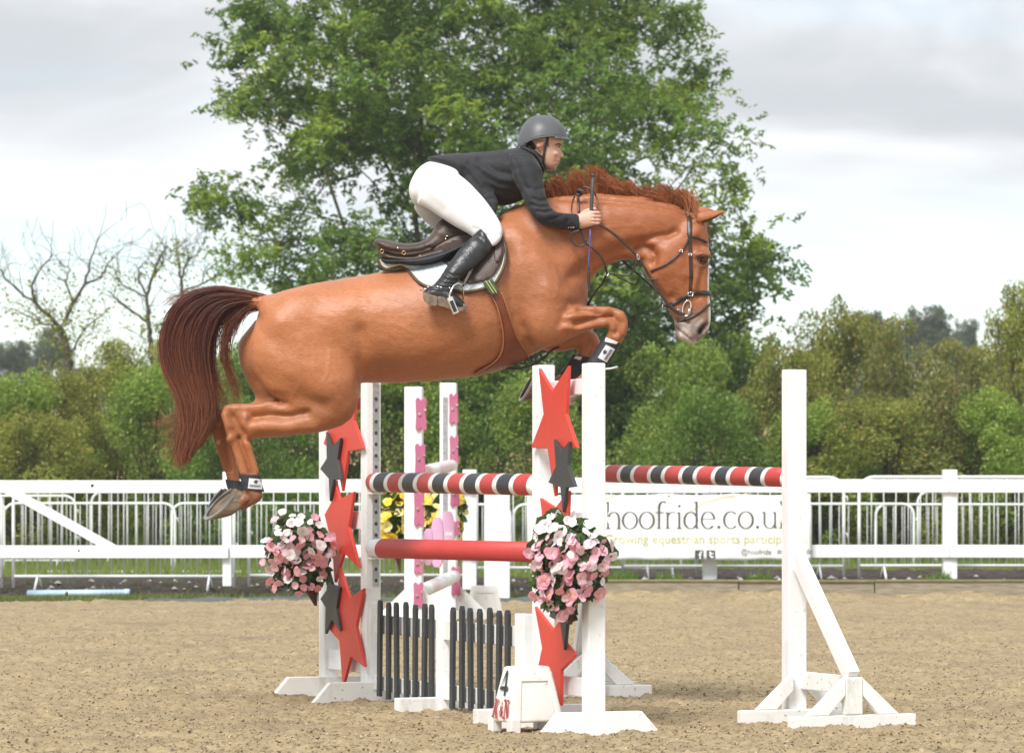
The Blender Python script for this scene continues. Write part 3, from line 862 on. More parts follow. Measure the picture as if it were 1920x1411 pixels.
# ---------------------------------------------------------------- shrubs of the hedgerow
def shrub_mesh(name, seed, cols, n=15000, leaf=(.075, .045), spiky=0.0):
    """unit bush: base z = 0, height 1, half width .5; returns crown and stem meshes"""
    r = np.random.default_rng(seed)
    lob = []
    for k in range(34):
        a = r.random() * 6.283; h = r.random() ** .8; rad_ = (.52 - .30 * h ** 2) * math.sqrt(r.random())
        lob.append((rad_ * math.cos(a), rad_ * math.sin(a), .10 + .80 * h, r.uniform(.09, .19)))
    for k in range(int(10 + spiky * 14)):
        a = r.random() * 6.283; q = r.random() * .3
        lob.append((q * math.cos(a), q * math.sin(a), r.uniform(.86, 1.0 + .05 * spiky), r.uniform(.035, .07)))
    lob = np.array(lob); w = lob[:, 3] ** 2; w /= w.sum()
    k = r.choice(len(lob), n, p=w)
    d = r.normal(size=(n, 3)); d /= np.linalg.norm(d, axis=1)[:, None]
    d *= (.45 + .62 * r.random((n, 1)) ** .6)
    pos = lob[k, :3] + d * lob[k, 3][:, None] * np.array([1, 1, .8])
    pos[:, 2] = np.abs(pos[:, 2])
    tone = r.random(len(lob))[k][:, None]
    col = palette(n, r, cols) * (.72 + .56 * tone)
    pale = r.random((n, 1)) < .06; col = np.where(pale, np.clip(col * np.array([1.7, 1.45, 1.8]), 0, .6), col)
    s = r.uniform(.7, 1.3, n)
    v, f, c = leaf_quads(pos, leaf[0] * s * .30, leaf[1] * s * .30, col, r, up=.4)
    me = np_mesh(name, v, f, c); me.materials.append(LEAF)
    nodes = [Vector((0, 0, -.02)), Vector((.01, 0, .12)), Vector((-.02, .01, .25))]
    tips = [Vector(l[:3]) for l in lob[::2]]
    mb = MB()
    for tp in tips:
        b0 = Vector((r.normal() * .03, r.normal() * .03, -.02)); m_ = b0.lerp(tp, .5) + Vector((r.normal(), r.normal(), .5)) * .04
        mb.tube([b0, m_, tp], [.012, .008, .002], 4, cap=False)
    sm_ = mb.mesh('stems'); sm_.materials.append(BARK)
    return me, sm_
OLV = [(0.280, 0.293, 0.070), (0.231, 0.276, 0.063), (0.346, 0.319, 0.086), (0.189, 0.243, 0.050)]
GRN = [(0.215, 0.324, 0.066), (0.264, 0.368, 0.078), (0.166, 0.270, 0.055), (0.351, 0.406, 0.095)]
BRN = [(.24, .25, .075), (.20, .235, .062), (.29, .245, .09), (.16, .215, .052)]
DRK = [(0.134, 0.239, 0.050), (0.183, 0.296, 0.059), (0.123, 0.205, 0.046), (0.232, 0.319, 0.072)]
YEL = [(0.342, 0.356, 0.075), (0.267, 0.312, 0.063), (0.402, 0.372, 0.105), (0.208, 0.283, 0.054)]
VAR = {'o': shrub_mesh('foliage', 31, OLV, 17000), 'g': shrub_mesh('foliage', 32, GRN, 17000), 'b': shrub_mesh('foliage', 33, BRN, 17000, spiky=.6),
       'd': shrub_mesh('foliage', 34, DRK, 15000), 'y': shrub_mesh('foliage', 35, YEL, 16000, spiky=1.0)}
def shrub(cx, top, hw, d, var, label, group='bushes of the hedgerow', rz=None, zb=None):
    c = P(cx, 0, d); zb = float(terr(d)) - .05 if zb is None else zb; h = P(0, top, d).z - zb; w = hw * 2 / F * d
    root = empty('hedge_bush', (c.x, d, zb), label, 'bush', group, rz=random.random() * 6.28 if rz is None else rz)
    root.scale = (w, w * .85, h)
    for nm, me_ in zip(('foliage', 'stems'), VAR[var]):
        o = bpy.data.objects.new(nm, me_); COL.objects.link(o); o.parent = root
        if nm == 'foliage': o['kind'] = 'stuff'
    return root
HB = [  # centre column, top row, half width (photo pixels), distance, kind, label
    (15, 705, 150, 59, 'g', 'low green bush at the far left of the hedgerow'),
    (115, 690, 140, 60, 'o', 'olive bush left of the hanging tail, below the bare tree'),
    (215, 660, 130, 62, 'y', 'yellowish green bush rising just left of the tail'),
    (290, 690, 140, 58, 'g', 'bright green bush directly behind the end of the tail'),
    (335, 625, 115, 63, 'y', 'pale yellow green bush above and behind the tail'),
    (420, 660, 130, 61, 'g', 'fresh green bush seen between tail and hindquarters'),
    (525, 640, 140, 59, 'd', 'dark bush under the gaskin of the horse'),
    (640, 650, 150, 61, 'd', 'dark bush behind the far red star wing'),
    (760, 650, 150, 60, 'g', 'green bush behind the pink pole uprights'),
    (890, 690, 150, 61, 'd', 'dark bush below the middle of the belly'),
    (1010, 700, 130, 59, 'g', 'deep green bush behind the near red star wing'),
    (1150, 660, 150, 62, 'd', 'dark bush below the muzzle of the horse'),
    (1275, 640, 150, 60, 'g', 'green bush between the muzzle and the tall plain upright'),
    (1400, 640, 150, 63, 'g', 'green bush just left of the tall plain upright'),
    (1480, 640, 140, 58, 'o', 'olive bush directly behind the tall plain upright'),
    (1580, 572, 165, 62, 'o', 'highest olive bush right of the tall plain upright'),
    (1690, 615, 150, 60, 'b', 'brownish olive bush in the middle of the right hedgerow'),
    (1790, 660, 150, 58, 'b', 'low brown tinged bush above the rightmost fence post'),
    (1910, 560, 120, 61, 'y', 'tall yellowish bush with upright shoots at right photo edge'),
    (1860, 640, 110, 64, 'o', 'olive bush tucked beside the tall yellowish edge bush'),
    (1640, 740, 170, 57, 'o', 'low olive bush in front of the right hedgerow'),
    (1530, 760, 140, 57, 'g', 'low green bush just right of the tall plain upright'),
    (1890, 740, 150, 57, 'g', 'low green bush at the foot of the right edge bush'),
    (420, 740, 150, 57, 'd', 'low dark bush behind the hind cannon bones'),
    (1350, 730, 160, 57, 'd', 'low dark bush above the printed banner'),
    (-190, 690, 190, 60, 'o', 'olive bush continuing the hedgerow off the left edge'),
    (2090, 600, 170, 61, 'g', 'green bush continuing the hedgerow off the right edge'),
    (2330, 640, 190, 60, 'o', 'last olive bush of the hedgerow off the right edge'),
    (70, 770, 170, 57, 'o', 'lowest olive bush behind the left gate brace'),
]
for a in HB:
    shrub(*a)
# ---------------------------------------------------------------- distant trees
FARC = [(.12, .16, .085), (.10, .145, .08), (.14, .175, .09)]
VAR['f'] = shrub_mesh('foliage', 41, FARC, 14000, leaf=(.10, .07))
def far_tree(cx, top, hw, d, label, n=5, seed=0):
    r = random.Random(seed)
    c = P(cx, 0, d); zb = float(terr(d)); h = P(0, top, d).z - zb; w = hw * 2 / F * d
    root = empty('distant_tree', (c.x, d, zb), label, 'tree', 'distant trees beyond the hedgerow', rz=r.random() * 6)
    root.scale = (w, w, h)
    o = bpy.data.objects.new('crown', VAR['f'][0]); COL.objects.link(o); o.parent = root; o['kind'] = 'stuff'
    o = bpy.data.objects.new('trunk', VAR['f'][1]); COL.objects.link(o); o.parent = root
far_tree(1745, 575, 75, 190, 'dark rounded distant tree above the right hedgerow', seed=1)
far_tree(1640, 585, 60, 195, 'distant tree just behind the highest olive bush', seed=2)
far_tree(1815, 600, 40, 200, 'small distant tree right of the dark rounded one', seed=3)
far_tree(25, 640, 70, 185, 'hazy distant tree at the far left edge', seed=4)
far_tree(95, 615, 50, 190, 'hazy distant tree behind the bare left tree', seed=5)
far_tree(175, 690, 90, 200, 'low distant tree between the two bare trees', seed=6)
far_tree(1560, 640, 80, 210, 'low distant tree left of the dark rounded one', seed=7)

# ---------------------------------------------------------------- half-dead trees on the left
def bare_tree(px_limbs, d, label, seed, leaves, lcol):
    r = np.random.default_rng(seed)
    root_px = px_limbs[0][0]
    base = P(root_px[0][0], 1000, d); base.z = float(terr(d)) - .05
    root = empty('bare_tree', base, label, 'tree', 'half dead trees on the left of the hedgerow')
    mb = MB(); lp = []
    def wob(a, b, k):
        return [a.lerp(b, i / k) + Vector((r.normal(), r.normal() * .6, r.normal())) * (b - a).length * .035 * (0 < i < k) for i in range(k + 1)]
    def twig(p, dr, L, rad_, dep):
        n = 5; pts = [p]; q = dr.normalized()
        for i in range(n):
            q = (q + Vector((r.normal(), r.normal(), r.normal() + .12)) * .28).normalized(); pts.append(pts[-1] + q * L / n)
        mb.tube(pts, [max(.0035, rad_ * (1 - .75 * i / n)) for i in range(n + 1)], 4, cap=False)
        if dep:
            for k in range(3):
                i = int(r.integers(1, n + 1)); s = Vector((r.normal(), r.normal(), r.normal() + .3)).normalized()
                twig(pts[i], (q + s * 1.1), L * r.uniform(.4, .7), max(.004, rad_ * .55), dep - 1)
        return pts
    for pl, r0, r1 in px_limbs:
        off = [0]; 
        pts = []
        o_ = r.normal() * .25
        for i, (x, y) in enumerate(pl):
            q = P(x, y, d); q.y += o_ * i / max(1, len(pl) - 1); pts.append(q)
        if pl is px_limbs[0][0] or pl == px_limbs[0][0]: pass
        full = []
        for i in range(len(pts) - 1):
            full += wob(pts[i], pts[i + 1], 4)[(1 if i else 0):]
        n = len(full)
        mb.tube(full, [(r0 + (r1 - r0) * i / (n - 1)) * .95 * d / F for i in range(n)], 6, cap=False)
        for i in range(2, n, 1):
            if r.random() < .75:
                s = Vector((r.normal(), r.normal() * .7, r.normal() + .5)).normalized(); tdir = (full[i] - full[i - 1]).normalized()
                twig(full[i], tdir * .7 + s, r.uniform(.3, .9), .008, 1 if r.random() < .6 else 0)
            if full[i].z < leaves:
                for k in range(26): lp.append(full[i] + Vector((r.normal(), r.normal(), r.normal())) * .20)
            elif r.random() < .25:
                for k in range(14): lp.append(full[i] + Vector((r.normal(), r.normal(), r.normal())) * .12)
    mb.build('trunk', DEADWOOD, root, smooth=True)
    lp = np.array([tuple(p) for p in lp]); n = len(lp)
    v, f, c = leaf_quads(lp, r.uniform(.06, .10, n), r.uniform(.04, .06, n), palette(n, r, lcol), r)
    tag(link('leaves', np_mesh('leaves', v, f, c), LEAF, root), kind='stuff')
bt1 = [([(128, 900), (129, 730), (129, 665), (119, 621)], 9, 6), ([(119, 621), (92, 590), (65, 566), (61, 536), (78, 505), (102, 478)], 4.5, 1.2), ([(65, 566), (41, 549), (14, 525), (10, 508)], 2.6, 1.0),
       ([(119, 612), (136, 570), (160, 532), (170, 488), (187, 447)], 4.5, 1.0), ([(136, 570), (122, 530), (130, 505), (108, 490)], 2.2, .9), ([(160, 532), (190, 519), (200, 498), (204, 490)], 2.4, .9),
       ([(119, 621), (70, 600), (22, 578)], 2.2, .9), ([(129, 665), (160, 620), (205, 585)], 2.5, .9)]
bare_tree(bt1, 63.0, 'half dead tree with spreading bare branches at the far left', 51, P(0, 575, 63).z, YEL)
bt2 = [([(290, 900), (292, 720), (285, 640), (279, 604), (276, 556), (289, 515), (300, 485), (313, 464)], 7, 1.0), ([(279, 604), (238, 576), (215, 558), (204, 545)], 3, 1.0), ([(276, 556), (262, 530), (259, 505), (268, 498)], 2.6, .9),
       ([(276, 556), (230, 535), (206, 512)], 2.2, .9), ([(289, 515), (306, 500), (318, 478)], 2.0, .8)]
bare_tree(bt2, 64.5, 'half dead leaning tree rising behind the top of the tail', 52, P(0, 590, 64).z, YEL)
bt3 = [([(350, 900), (350, 700), (342, 600), (342, 549), (340, 522), (334, 490), (330, 461)], 6, 1.0), ([(340, 522), (354, 488), (350, 464)], 2.6, .9), ([(354, 488), (363, 480), (371, 474)], 1.8, .8),
       ([(342, 549), (381, 532), (388, 505)], 2.6, .9), ([(381, 532), (410, 515), (437, 500)], 2, .8)]
bare_tree(bt3, 65.5, 'slender bare tree standing between the tail and the ash', 53, P(0, 600, 65).z, YEL)

# ---------------------------------------------------------------- summer haze
HZ = bpy.data.materials.new('haze'); HZ.use_nodes = True
nt = HZ.node_tree; nt.nodes.clear(); o_ = nt.nodes.new('ShaderNodeOutputMaterial'); pv = nt.nodes.new('ShaderNodeVolumePrincipled')
pv.inputs['Color'].default_value = (.90, .94, 1.0, 1); pv.inputs['Density'].default_value = .0006; pv.inputs['Anisotropy'].default_value = .2
nt.links.new(pv.outputs[0], o_.inputs['Volume'])
hz = MB().box((0, 2480, 9.0), 3300, 2560, 12.5).build('haze', HZ)
tag(hz, kind='stuff')
# ================================================================ the oxer
def ground_z(p): return 0.0
A_IN, A_OUT = P(695, 0, 19.3), P(616, 0, 19.9)
B_IN, B_OUT = P(1019, 0, 17.1), P(1113, 0, 16.5)
for v_ in (A_IN, A_OUT, B_IN, B_OUT): v_.z = 0
UP = Vector((0, 0, 1))

def star_board(poly_px, p0, n, name, m, parent, th=.018):
    q = [on_plane(x, y, p0, n) for x, y in poly_px]
    mb = MB().prism(q, n * -th)
    return mb.build(name, m, parent, bevel=.0025, seg=1)

def foot_board(c, along, side, L, h, th, parent, name='foot', m=None, slope=.10):
    """trapezoid board standing on edge on the sand, centred at c"""
    a = along.normalized(); c = Vector((c.x, c.y, 0)) + side * 0
    q = [c - a * L / 2 - UP * .012, c + a * L / 2 - UP * .012, c + a * (L / 2 - slope) + UP * h, c - a * (L / 2 - slope) + UP * h]
    return MB().prism([p - side * th / 2 for p in q], side * th).build(name, m or WHITE_DIRTY, parent, bevel=.004)

def wing(name, inn, out, label, stars, zt, group):
    w = out - inn; wd = w.normalized()
    side = Vector((wd.y, -wd.x, 0))             # the approach side
    if side.x > 0: side = -side
    root = empty(name, (inn + out) / 2, label, 'jump wing', group)
    for k, p in enumerate((inn, out)):
        t = zt[k]
        MB().box(p + UP * (t / 2 + .004), .044, .044, t / 2 - .004, wd, side, UP).build('post', WHITE, root, bevel=.007)
    a, b = inn + wd * .0445, out - wd * .0445
    for (z0, z1) in stars['bars']:
        MB().box((a + b) / 2 + UP * (z0 + z1) / 2, (b - a).length / 2, .02, (z1 - z0) / 2, wd, side, UP).build('crossbar', WHITE, root, bevel=.004)
    for k, p in enumerate((inn, out)):
        s = -1 if wd.y < 0 else 1
        foot_board(p - wd * s * .068, side, wd * s, .74 if stars['dirty'] else .62, .10, .046, root, m=WHITE_DIRTY if stars['dirty'] else WHITE)
    p0 = inn + side * .048
    lay = 0
    for poly, m, nm in stars['boards']:
        lay += 1
        off = .004 if m is RED else .024
        star_board(poly, p0 + side * (off + .018 + .0006 * lay), side, nm, m, root)
    return root, wd, side

GW = 'red and charcoal star wings of the jump'
B_stars = dict(bars=[(1.585, 1.66), (.93, 1.03), (.16, .25)], dirty=False, boards=[
    ([(1009.4, 690), (1035, 732.5), (1065, 685), (1060, 776), (1081, 839), (1045, 839), (1039.5, 931), (1026, 841), (995, 839), (1018.7, 776)], RED, 'red_star'),
    ([(1012, 933), (1040, 952), (1065, 919), (1062, 1000), (1083, 1062), (1056, 1062), (1044, 1160), (1029, 1064), (998, 1058), (1020, 1000)], RED, 'red_star'),
    ([(1002, 1136), (1036, 1180), (1064, 1141), (1059, 1203), (1079, 1227), (1051, 1256), (1050, 1323), (1034, 1258), (1007, 1255), (1016, 1214)], RED, 'red_star'),
    ([(1038, 823), (1052, 844), (1066, 827), (1064, 872), (1077, 912), (1061, 914), (1054.5, 961), (1050, 913), (1027.5, 904), (1041.5, 873)], GREY_STAR, 'charcoal_star'),
    ([(1040, 1075), (1052, 1098), (1068, 1080), (1065, 1125), (1078, 1162), (1062, 1168), (1057, 1219), (1050, 1166), (1029, 1155), (1043, 1125)], GREY_STAR, 'charcoal_star')])
A_stars = dict(bars=[(1.585, 1.66), (.93, 1.03), (.14, .25)], dirty=True, boards=[
    ([(613, 690), (640, 735), (669, 688), (663, 788), (680, 841), (652, 846), (641, 921), (628, 846), (606, 832), (622, 780)], RED, 'red_star'),
    ([(627, 899), (636, 935), (663, 921), (653, 988), (673, 1065), (644, 1036), (627, 1092), (622, 1020), (608, 964), (621, 941)], RED, 'red_star'),
    ([(635, 1060), (655, 1120), (681, 1102), (667, 1174), (683, 1250), (657, 1230), (642, 1287), (636, 1202), (617, 1179), (634, 1147)], RED, 'red_star'),
    ([(611, 809), (622, 836.5), (638, 820), (632, 861), (640, 899), (625, 899), (618, 940), (616, 897), (599.5, 878.5), (612.5, 858)], GREY_STAR, 'charcoal_star'),
    ([(614, 1068), (622, 1095), (636, 1100), (630, 1140), (637, 1183), (622, 1161), (609, 1188), (610, 1138), (600, 1122), (612, 1105)], GREY_STAR, 'charcoal_star')])
wingB, wdB, sdB = wing('star_wing', B_IN, B_OUT, 'nearer white wing with red and charcoal stars, just under the forelegs', B_stars, (1.742, 1.728), GW)
wingA, wdA, sdA = wing('star_wing', A_IN, A_OUT, 'farther white wing with red and charcoal stars, under the hind legs', A_stars, (1.735, 1.735), GW)

# keyhole tracks and cups on the faces that look along the poles
HOLE = mat('dark_hole', (.05, .05, .05), rough=.8)
def track(inn, face, side, z0, z1, off, parent, step=.062):
    c = inn + face * .0475 + side * off
    MB().box(c + UP * (z0 + z1) / 2, .018, .003, (z1 - z0) / 2, side, face, UP).build('keyhole_track', STEEL, parent, bevel=.001, seg=1)
    n = int((z1 - z0) / step); me_ = None
    for k in range(n):
        p = c + face * .0036 + UP * (z0 + step * (k + .5))
        if me_ is None:
            mb = MB(); q = [side * (.009 * math.cos(a)) + UP * (.011 * math.sin(a)) for a in [i * math.pi / 5 for i in range(10)]]
            mb.prism(q, face * .0012); me_ = mb.mesh('hole'); me_.materials.append(HOLE)
        o = link('keyhole', me_, None, parent); o.location = p
def cup(inn, face, side, z, parent):
    c = inn + face * .075 + UP * (z - .058)
    mb = MB().box(c, .035, .030, .006, side, face, UP).box(c + UP * .03 - face * .022, .028, .004, .035, side, face, UP)
    mb.build('pole_cup', WHITE_DIRTY, parent, bevel=.002, seg=1)
fa = -wdA
track(A_IN, fa, sdA * -1, .62, 1.73, .012, wingA)
cup(A_IN, fa, sdA, 1.185, wingA); cup(A_IN, fa, sdA, .83, wingA)
track(B_IN, -wdB, sdB * -1, .60, 1.70, .012, wingB)
cup(B_IN, -wdB, sdB, 1.163, wingB); cup(B_IN, -wdB, sdB, .83, wingB)

# ---------------------------------------------------------------- poles
def pole(name, a, b, rad, bands, mats, label, group):
    """bands: list of (length fraction, material index), end to end"""
    a, b = Vector(a), Vector(b); ax = (b - a).normalized(); u = ax.cross(UP).normalized(); w = u.cross(ax).normalized()
    n = 28; mb = MB(); ts = [0.0]; mi = []
    for L_, m_ in bands:
        ts.append(ts[-1] + L_); mi.append(m_)
    tot = ts[-1]; ts = [t / tot for t in ts]
    rings = []; k = 0; rr = random.Random(hash(name) % 1000)
    for j, t in enumerate(ts):
        skew = .022 if 0 < j < len(ts) - 1 else 0
        r_k = rad * (.93 if j in (0, len(ts) - 1) else 1)
        for i in range(n):
            an = 2 * math.pi * i / n
            mb.v.append(tuple(a.lerp(b, t) + ax * skew * math.sin(an + .6) + (u * math.cos(an) + w * math.sin(an)) * r_k))
    for j in range(len(ts) - 1):
        for i in range(n):
            q = j * n + i; q2 = j * n + (i + 1) % n
            mb.f.append((q, q2, q2 + n, q + n)); mb.m.append(mi[j])
    mb.f.append(tuple(range(n))[::-1]); mb.m.append(mi[0])
    mb.f.append(tuple(range((len(ts) - 1) * n, len(ts) * n))); mb.m.append(mi[-1])
    o = mb.build(name, mats, None, smooth=False)
    for p in o.data.polygons: p.use_smooth = len(p.vertices) == 4
    tag(o, label, 'pole', group)
    return o
def striped(total, red, wht, blk, first):
    out = []; seq = [0, 1, 2, 1]; L = [red, wht, blk, wht]; k = first; s = 0
    while s < total:
        out.append((min(L[k], total - s + 1e-4), seq[k])); s += L[k]; k = (k + 1) % 4
    return out
PM = [RED_POLE, WHITE, BLACK]
GP = 'poles of the star wing oxer'
fB = (A_IN - B_IN).normalized()
pa = A_IN - fB * .05 + UP * 1.188; pb = B_IN + fB * .05 + UP * 1.163
pole('striped_pole', pa, pb, .0535, [(.06, 0), (.055, 1)] + striped((pb - pa).length - .115, .165, .055, .160, 2), PM, 'red, white and black striped pole of the near element, above the plain red pole', GP)
pa = A_IN - fB * .05 + UP * .828; pb = B_IN + fB * .05 + UP * .835
pole('red_pole', pa, pb, .0535, [(.14, 1), ((pb - pa).length - .14, 0)], PM, 'plain red pole with one white end hanging below the striped pole', GP)

# ---------------------------------------------------------------- far and near single uprights of the back element
C_IN, C_OUT = P(1489, 0, 17.3), P(1598, 0, 16.75)
D_IN, D_OUT = P(1114, 0, 19.45), P(1086, 0, 19.9)
for v_ in (C_IN, C_OUT, D_IN, D_OUT): v_.z = 0
def schooling_stand(inn, out, H, label, parts_dirty=WHITE_DIRTY):
    w = out - inn; wd = w.normalized(); side = Vector((wd.y, -wd.x, 0))
    if side.x > 0: side = -side
    root = empty('jump_stand', inn, label, 'jump stand', 'tall plain stands of the back pole')
    MB().box(inn + UP * (H / 2 + .002), .040, .050, H / 2 - .002, wd, side, UP).build('upright', WHITE, root, bevel=.006)
    # two feet along the jumping direction
    for p, hb in ((inn, .07), (out, .07)):
        MB().box(p - UP * .004 + UP * hb / 2 + wd * (.066 if p is inn else -.0), .335, .024, hb / 2, side, wd, UP).build('foot', parts_dirty, root, bevel=.005)
    MB().box(out + UP * .158 - wd * .0, .044, .0235, .088, side, wd, UP).build('block', parts_dirty, root, bevel=.004)
    # rail joining the two feet
    MB().bar(inn + wd * .042 + UP * .205 - side * .03, out - wd * .026 + UP * .205 - side * .03, .036, .085, up=UP).build('foot_rail', parts_dirty, root, bevel=.004)
    # long diagonal brace
    MB().bar(inn + wd * .045 + UP * .80, out - wd * .0 + UP * .248, .075, .058, up=side).build('brace', WHITE, root, bevel=.005)
    for p, e_ in ((inn, wd * .066), (out, Vector((0, 0, 0)))):
        for s in (1, -1):
            a = p + e_ + side * s * .235 + UP * .07; b = p + e_ + side * s * .052 + UP * .235
            q = [p + e_ + side * s * .245 + UP * .068, p + e_ + side * s * .135 + UP * .068, p + e_ + side * s * .046 + UP * .16, p + e_ + side * s * .046 + UP * .245]
            MB().prism([v - wd * .017 for v in q], wd * .034).build('gusset', WHITE, root, bevel=.003)
    return root, wd, side
stC, wdC, sdC = schooling_stand(C_IN, C_OUT, 1.728, 'tall plain white stand with diagonal brace holding the striped pole at right')
stD, wdD, sdD = schooling_stand(D_IN, D_OUT, 1.728, 'white stand with splayed foot half hidden behind the near star wing')
cup(C_IN, (D_IN - C_IN).normalized(), sdC, 1.20, stC)
fC = (D_IN - C_IN).normalized()
pa = D_IN - fC * .05 + UP * 1.238; pb = C_IN + fC * .05 + UP * 1.200
pole('striped_pole', pa, pb, .0485, striped((pb - pa).length, .165, .044, .125, 2), PM, 'red, white and black striped pole of the back element at right', GP)

# ---------------------------------------------------------------- picket filler
fd = (B_IN - A_IN).normalized(); fn = Vector((fd.y, -fd.x, 0))
if fn.x > 0: fn = -fn
def f_at(px):   # point on the filler line shown at photo column px
    p = on_plane(px, HY, A_IN, fn); p.z = 0; return p
fil = empty('picket_filler', f_at(830), 'low white filler frame carrying two sets of black pickets under the poles', 'jump filler')
STK = None
for (x0, x1, xs_) in ((699, 822, [711, 728, 744, 762, 778, 795, 809]), (822, 985, [848, 866, 883, 901, 918, 935, 952])):
    a, b = f_at(x0), f_at(x1)
    for (z0, z1) in ((.365, .465), (.055, .135)):
        MB().bar(a + fd * .05 + UP * (z0 + z1) / 2, b - fd * .05 + UP * (z0 + z1) / 2, .024, z1 - z0, up=UP).build('rail', WHITE_DIRTY, fil, bevel=.003)
    for k, px in enumerate(xs_):
        c = f_at(px + 11) + fn * .024
        if STK is None:
            prof = [(-.017, 0), (.017, 0), (.018, .50), (.011, .518), (0, .523), (-.011, .518), (-.017, .50)]
            STK = MB().prism([fd * 1.25 * u + UP * v for u, v in prof], fn * .017).mesh('picket'); STK.materials.append(BLACK)
        o = link('picket', STK, None, fil); o.location = c + UP * (.022 + .006 * math.sin(k * 2.3 + x0)); o.rotation_euler = (R(.6 * math.sin(k * 3 + x0)), R(.5 * math.cos(k * 5)), 0)
for px, h, wd_ in ((697, .53, .030), (830, .50, .032), (982, .53, .048)):
    p = f_at(px)
    MB().box(p + UP * h / 2, wd_ * 1.25, .024, h / 2, fd, fn, UP).build('stile', WHITE, fil, bevel=.004)
    MB().box(p + UP * .028 , .030, .26, .038, fd, fn, UP).build('foot', WHITE_DIRTY, fil, bevel=.005)

# ---------------------------------------------------------------- numbered plastic block
def number_block(bot, top, d, label, yaw, digits):
    """truncated plastic pyramid with feet; bot/top: half sizes (x, y) and height"""
    c = P(*d[:2], d[2]); c.z = 0
    root = empty('number_block', c, label, 'jump marker', 'numbered white plastic jump markers', rz=yaw)
    ca, sa = math.cos(yaw), math.sin(yaw); ax = Vector((ca, sa, 0)); ay = Vector((-sa, ca, 0))
    (bx_, by_), (tx_, ty_), h = bot, top[:2], top[2]
    def ring(x, y, z): return [c + ax * sx * x + ay * sy * y + UP * z for sx, sy in ((-1, -1), (1, -1), (1, 1), (-1, 1))]
    z0 = .045
    lo, hi = ring(bx_, by_, z0), ring(tx_, ty_, h)
    mb = MB().hexa(lo + hi)
    o = mb.build('shell', PLASTIC_W, root, bevel=.014, seg=3, smooth=True)
    for sx, sy in ((-1, -1), (1, -1), (1, 1), (-1, 1)):
        q = c + ax * sx * (bx_ - .02) + ay * sy * (by_ - .02)
        MB().box(q + UP * .03, .026, .026, .036, ax, ay, UP).build('foot', PLASTIC_W, root, bevel=.006)
    # recessed-looking raised panel on the broad side
    def face_pt(u, v, side_n, off):
        z = z0 + (h - z0) * v
        if side_n == 'front':   # the -y face
            y = -(by_ + (ty_ - by_) * v); x = u * (bx_ + (tx_ - bx_) * v); return c + ax * x + ay * (y - off) + UP * z
        x = -(bx_ + (tx_ - bx_) * v); y = u * (by_ + (ty_ - by_) * v); return c + ax * (x - off) - ay * y * 1.0 + UP * z
    for sd in ('front',):
        mb = MB(); fr = [(-.80, .06), (.80, .06), (.74, .84), (-.74, .84)]; inn_ = [(-.70, .06), (.70, .06), (.64, .74), (-.64, .74)]
        v_ = [face_pt(u, w_, sd, .003) for u, w_ in fr] + [face_pt(u, w_, sd, .003) for u, w_ in inn_]
        mb.add(v_, [(0, 4, 7, 3), (3, 7, 6, 2), (2, 6, 5, 1)])
        o = mb.build('rib', PLASTIC_W, root); s_ = o.modifiers.new('thick', 'SOLIDIFY'); s_.thickness = .004
    return root, face_pt
blk, fp = number_block((.142, .115), (.098, .055, .305), (988, 0, 16.62), 'white plastic block marked with number four at the near wing foot', R(28), '4')
NUMK = mat('number_black', (.02, .02, .02), rough=.4); NUMR = mat('letter_red', (.42, .03, .04), rough=.4)
def put_side(u, v): return fp(u, v, 'left', .0065)
mb = MB(); ribbon(mb, [(.12, .48), (.12, .93)], [.20, .20], put_side); mb.build('digit_four', NUMK, blk)
mb = MB(); ribbon(mb, [(.12, .92), (-.52, .61), (.46, .61)], [.10, .08, .085], lambda u, v: fp(u, v, 'left', .0072)); mb.build('digit_four', NUMK, blk)
def letters(strokes, nm, m):
    for k, (pl, w_) in enumerate(strokes):
        mb = MB(); ribbon(mb, pl, [w_ * 1.35] * len(pl), lambda u, v: fp(u, v, 'left', .0062 + .0005 * k)); mb.build(nm, m, blk)
letters([([(-.68, .08), (-.68, .40)], .09), ([(-.80, .085), (-.56, .085)], .03), ([(-.80, .395), (-.56, .395)], .03), ([(-.66, .22), (-.34, .40)], .045), ([(-.58, .26), (-.30, .08)], .075), ([(-.40, .085), (-.2, .085)], .03)], 'letter_k', NUMR)
letters([([(.16, .10), (-.10, .28), (-.0, .37), (.06, .29), (-.14, .17), (-.02, .11), (.14, .22)], .045)], 'ampersand', NUMR)
letters([([(.34, .08), (.34, .40)], .05), ([(.34, .40), (.68, .08)], .09), ([(.68, .08), (.68, .40)], .05), ([(.24, .085), (.46, .085)], .03), ([(.58, .395), (.80, .395)], .03), ([(.22, .395), (.38, .395)], .03)], 'letter_n', NUMR)
number_block((.165, .115), (.115, .055, .305), (908, 0, 33.0), 'white plastic marker block far behind the pickets', R(8), '')[0]

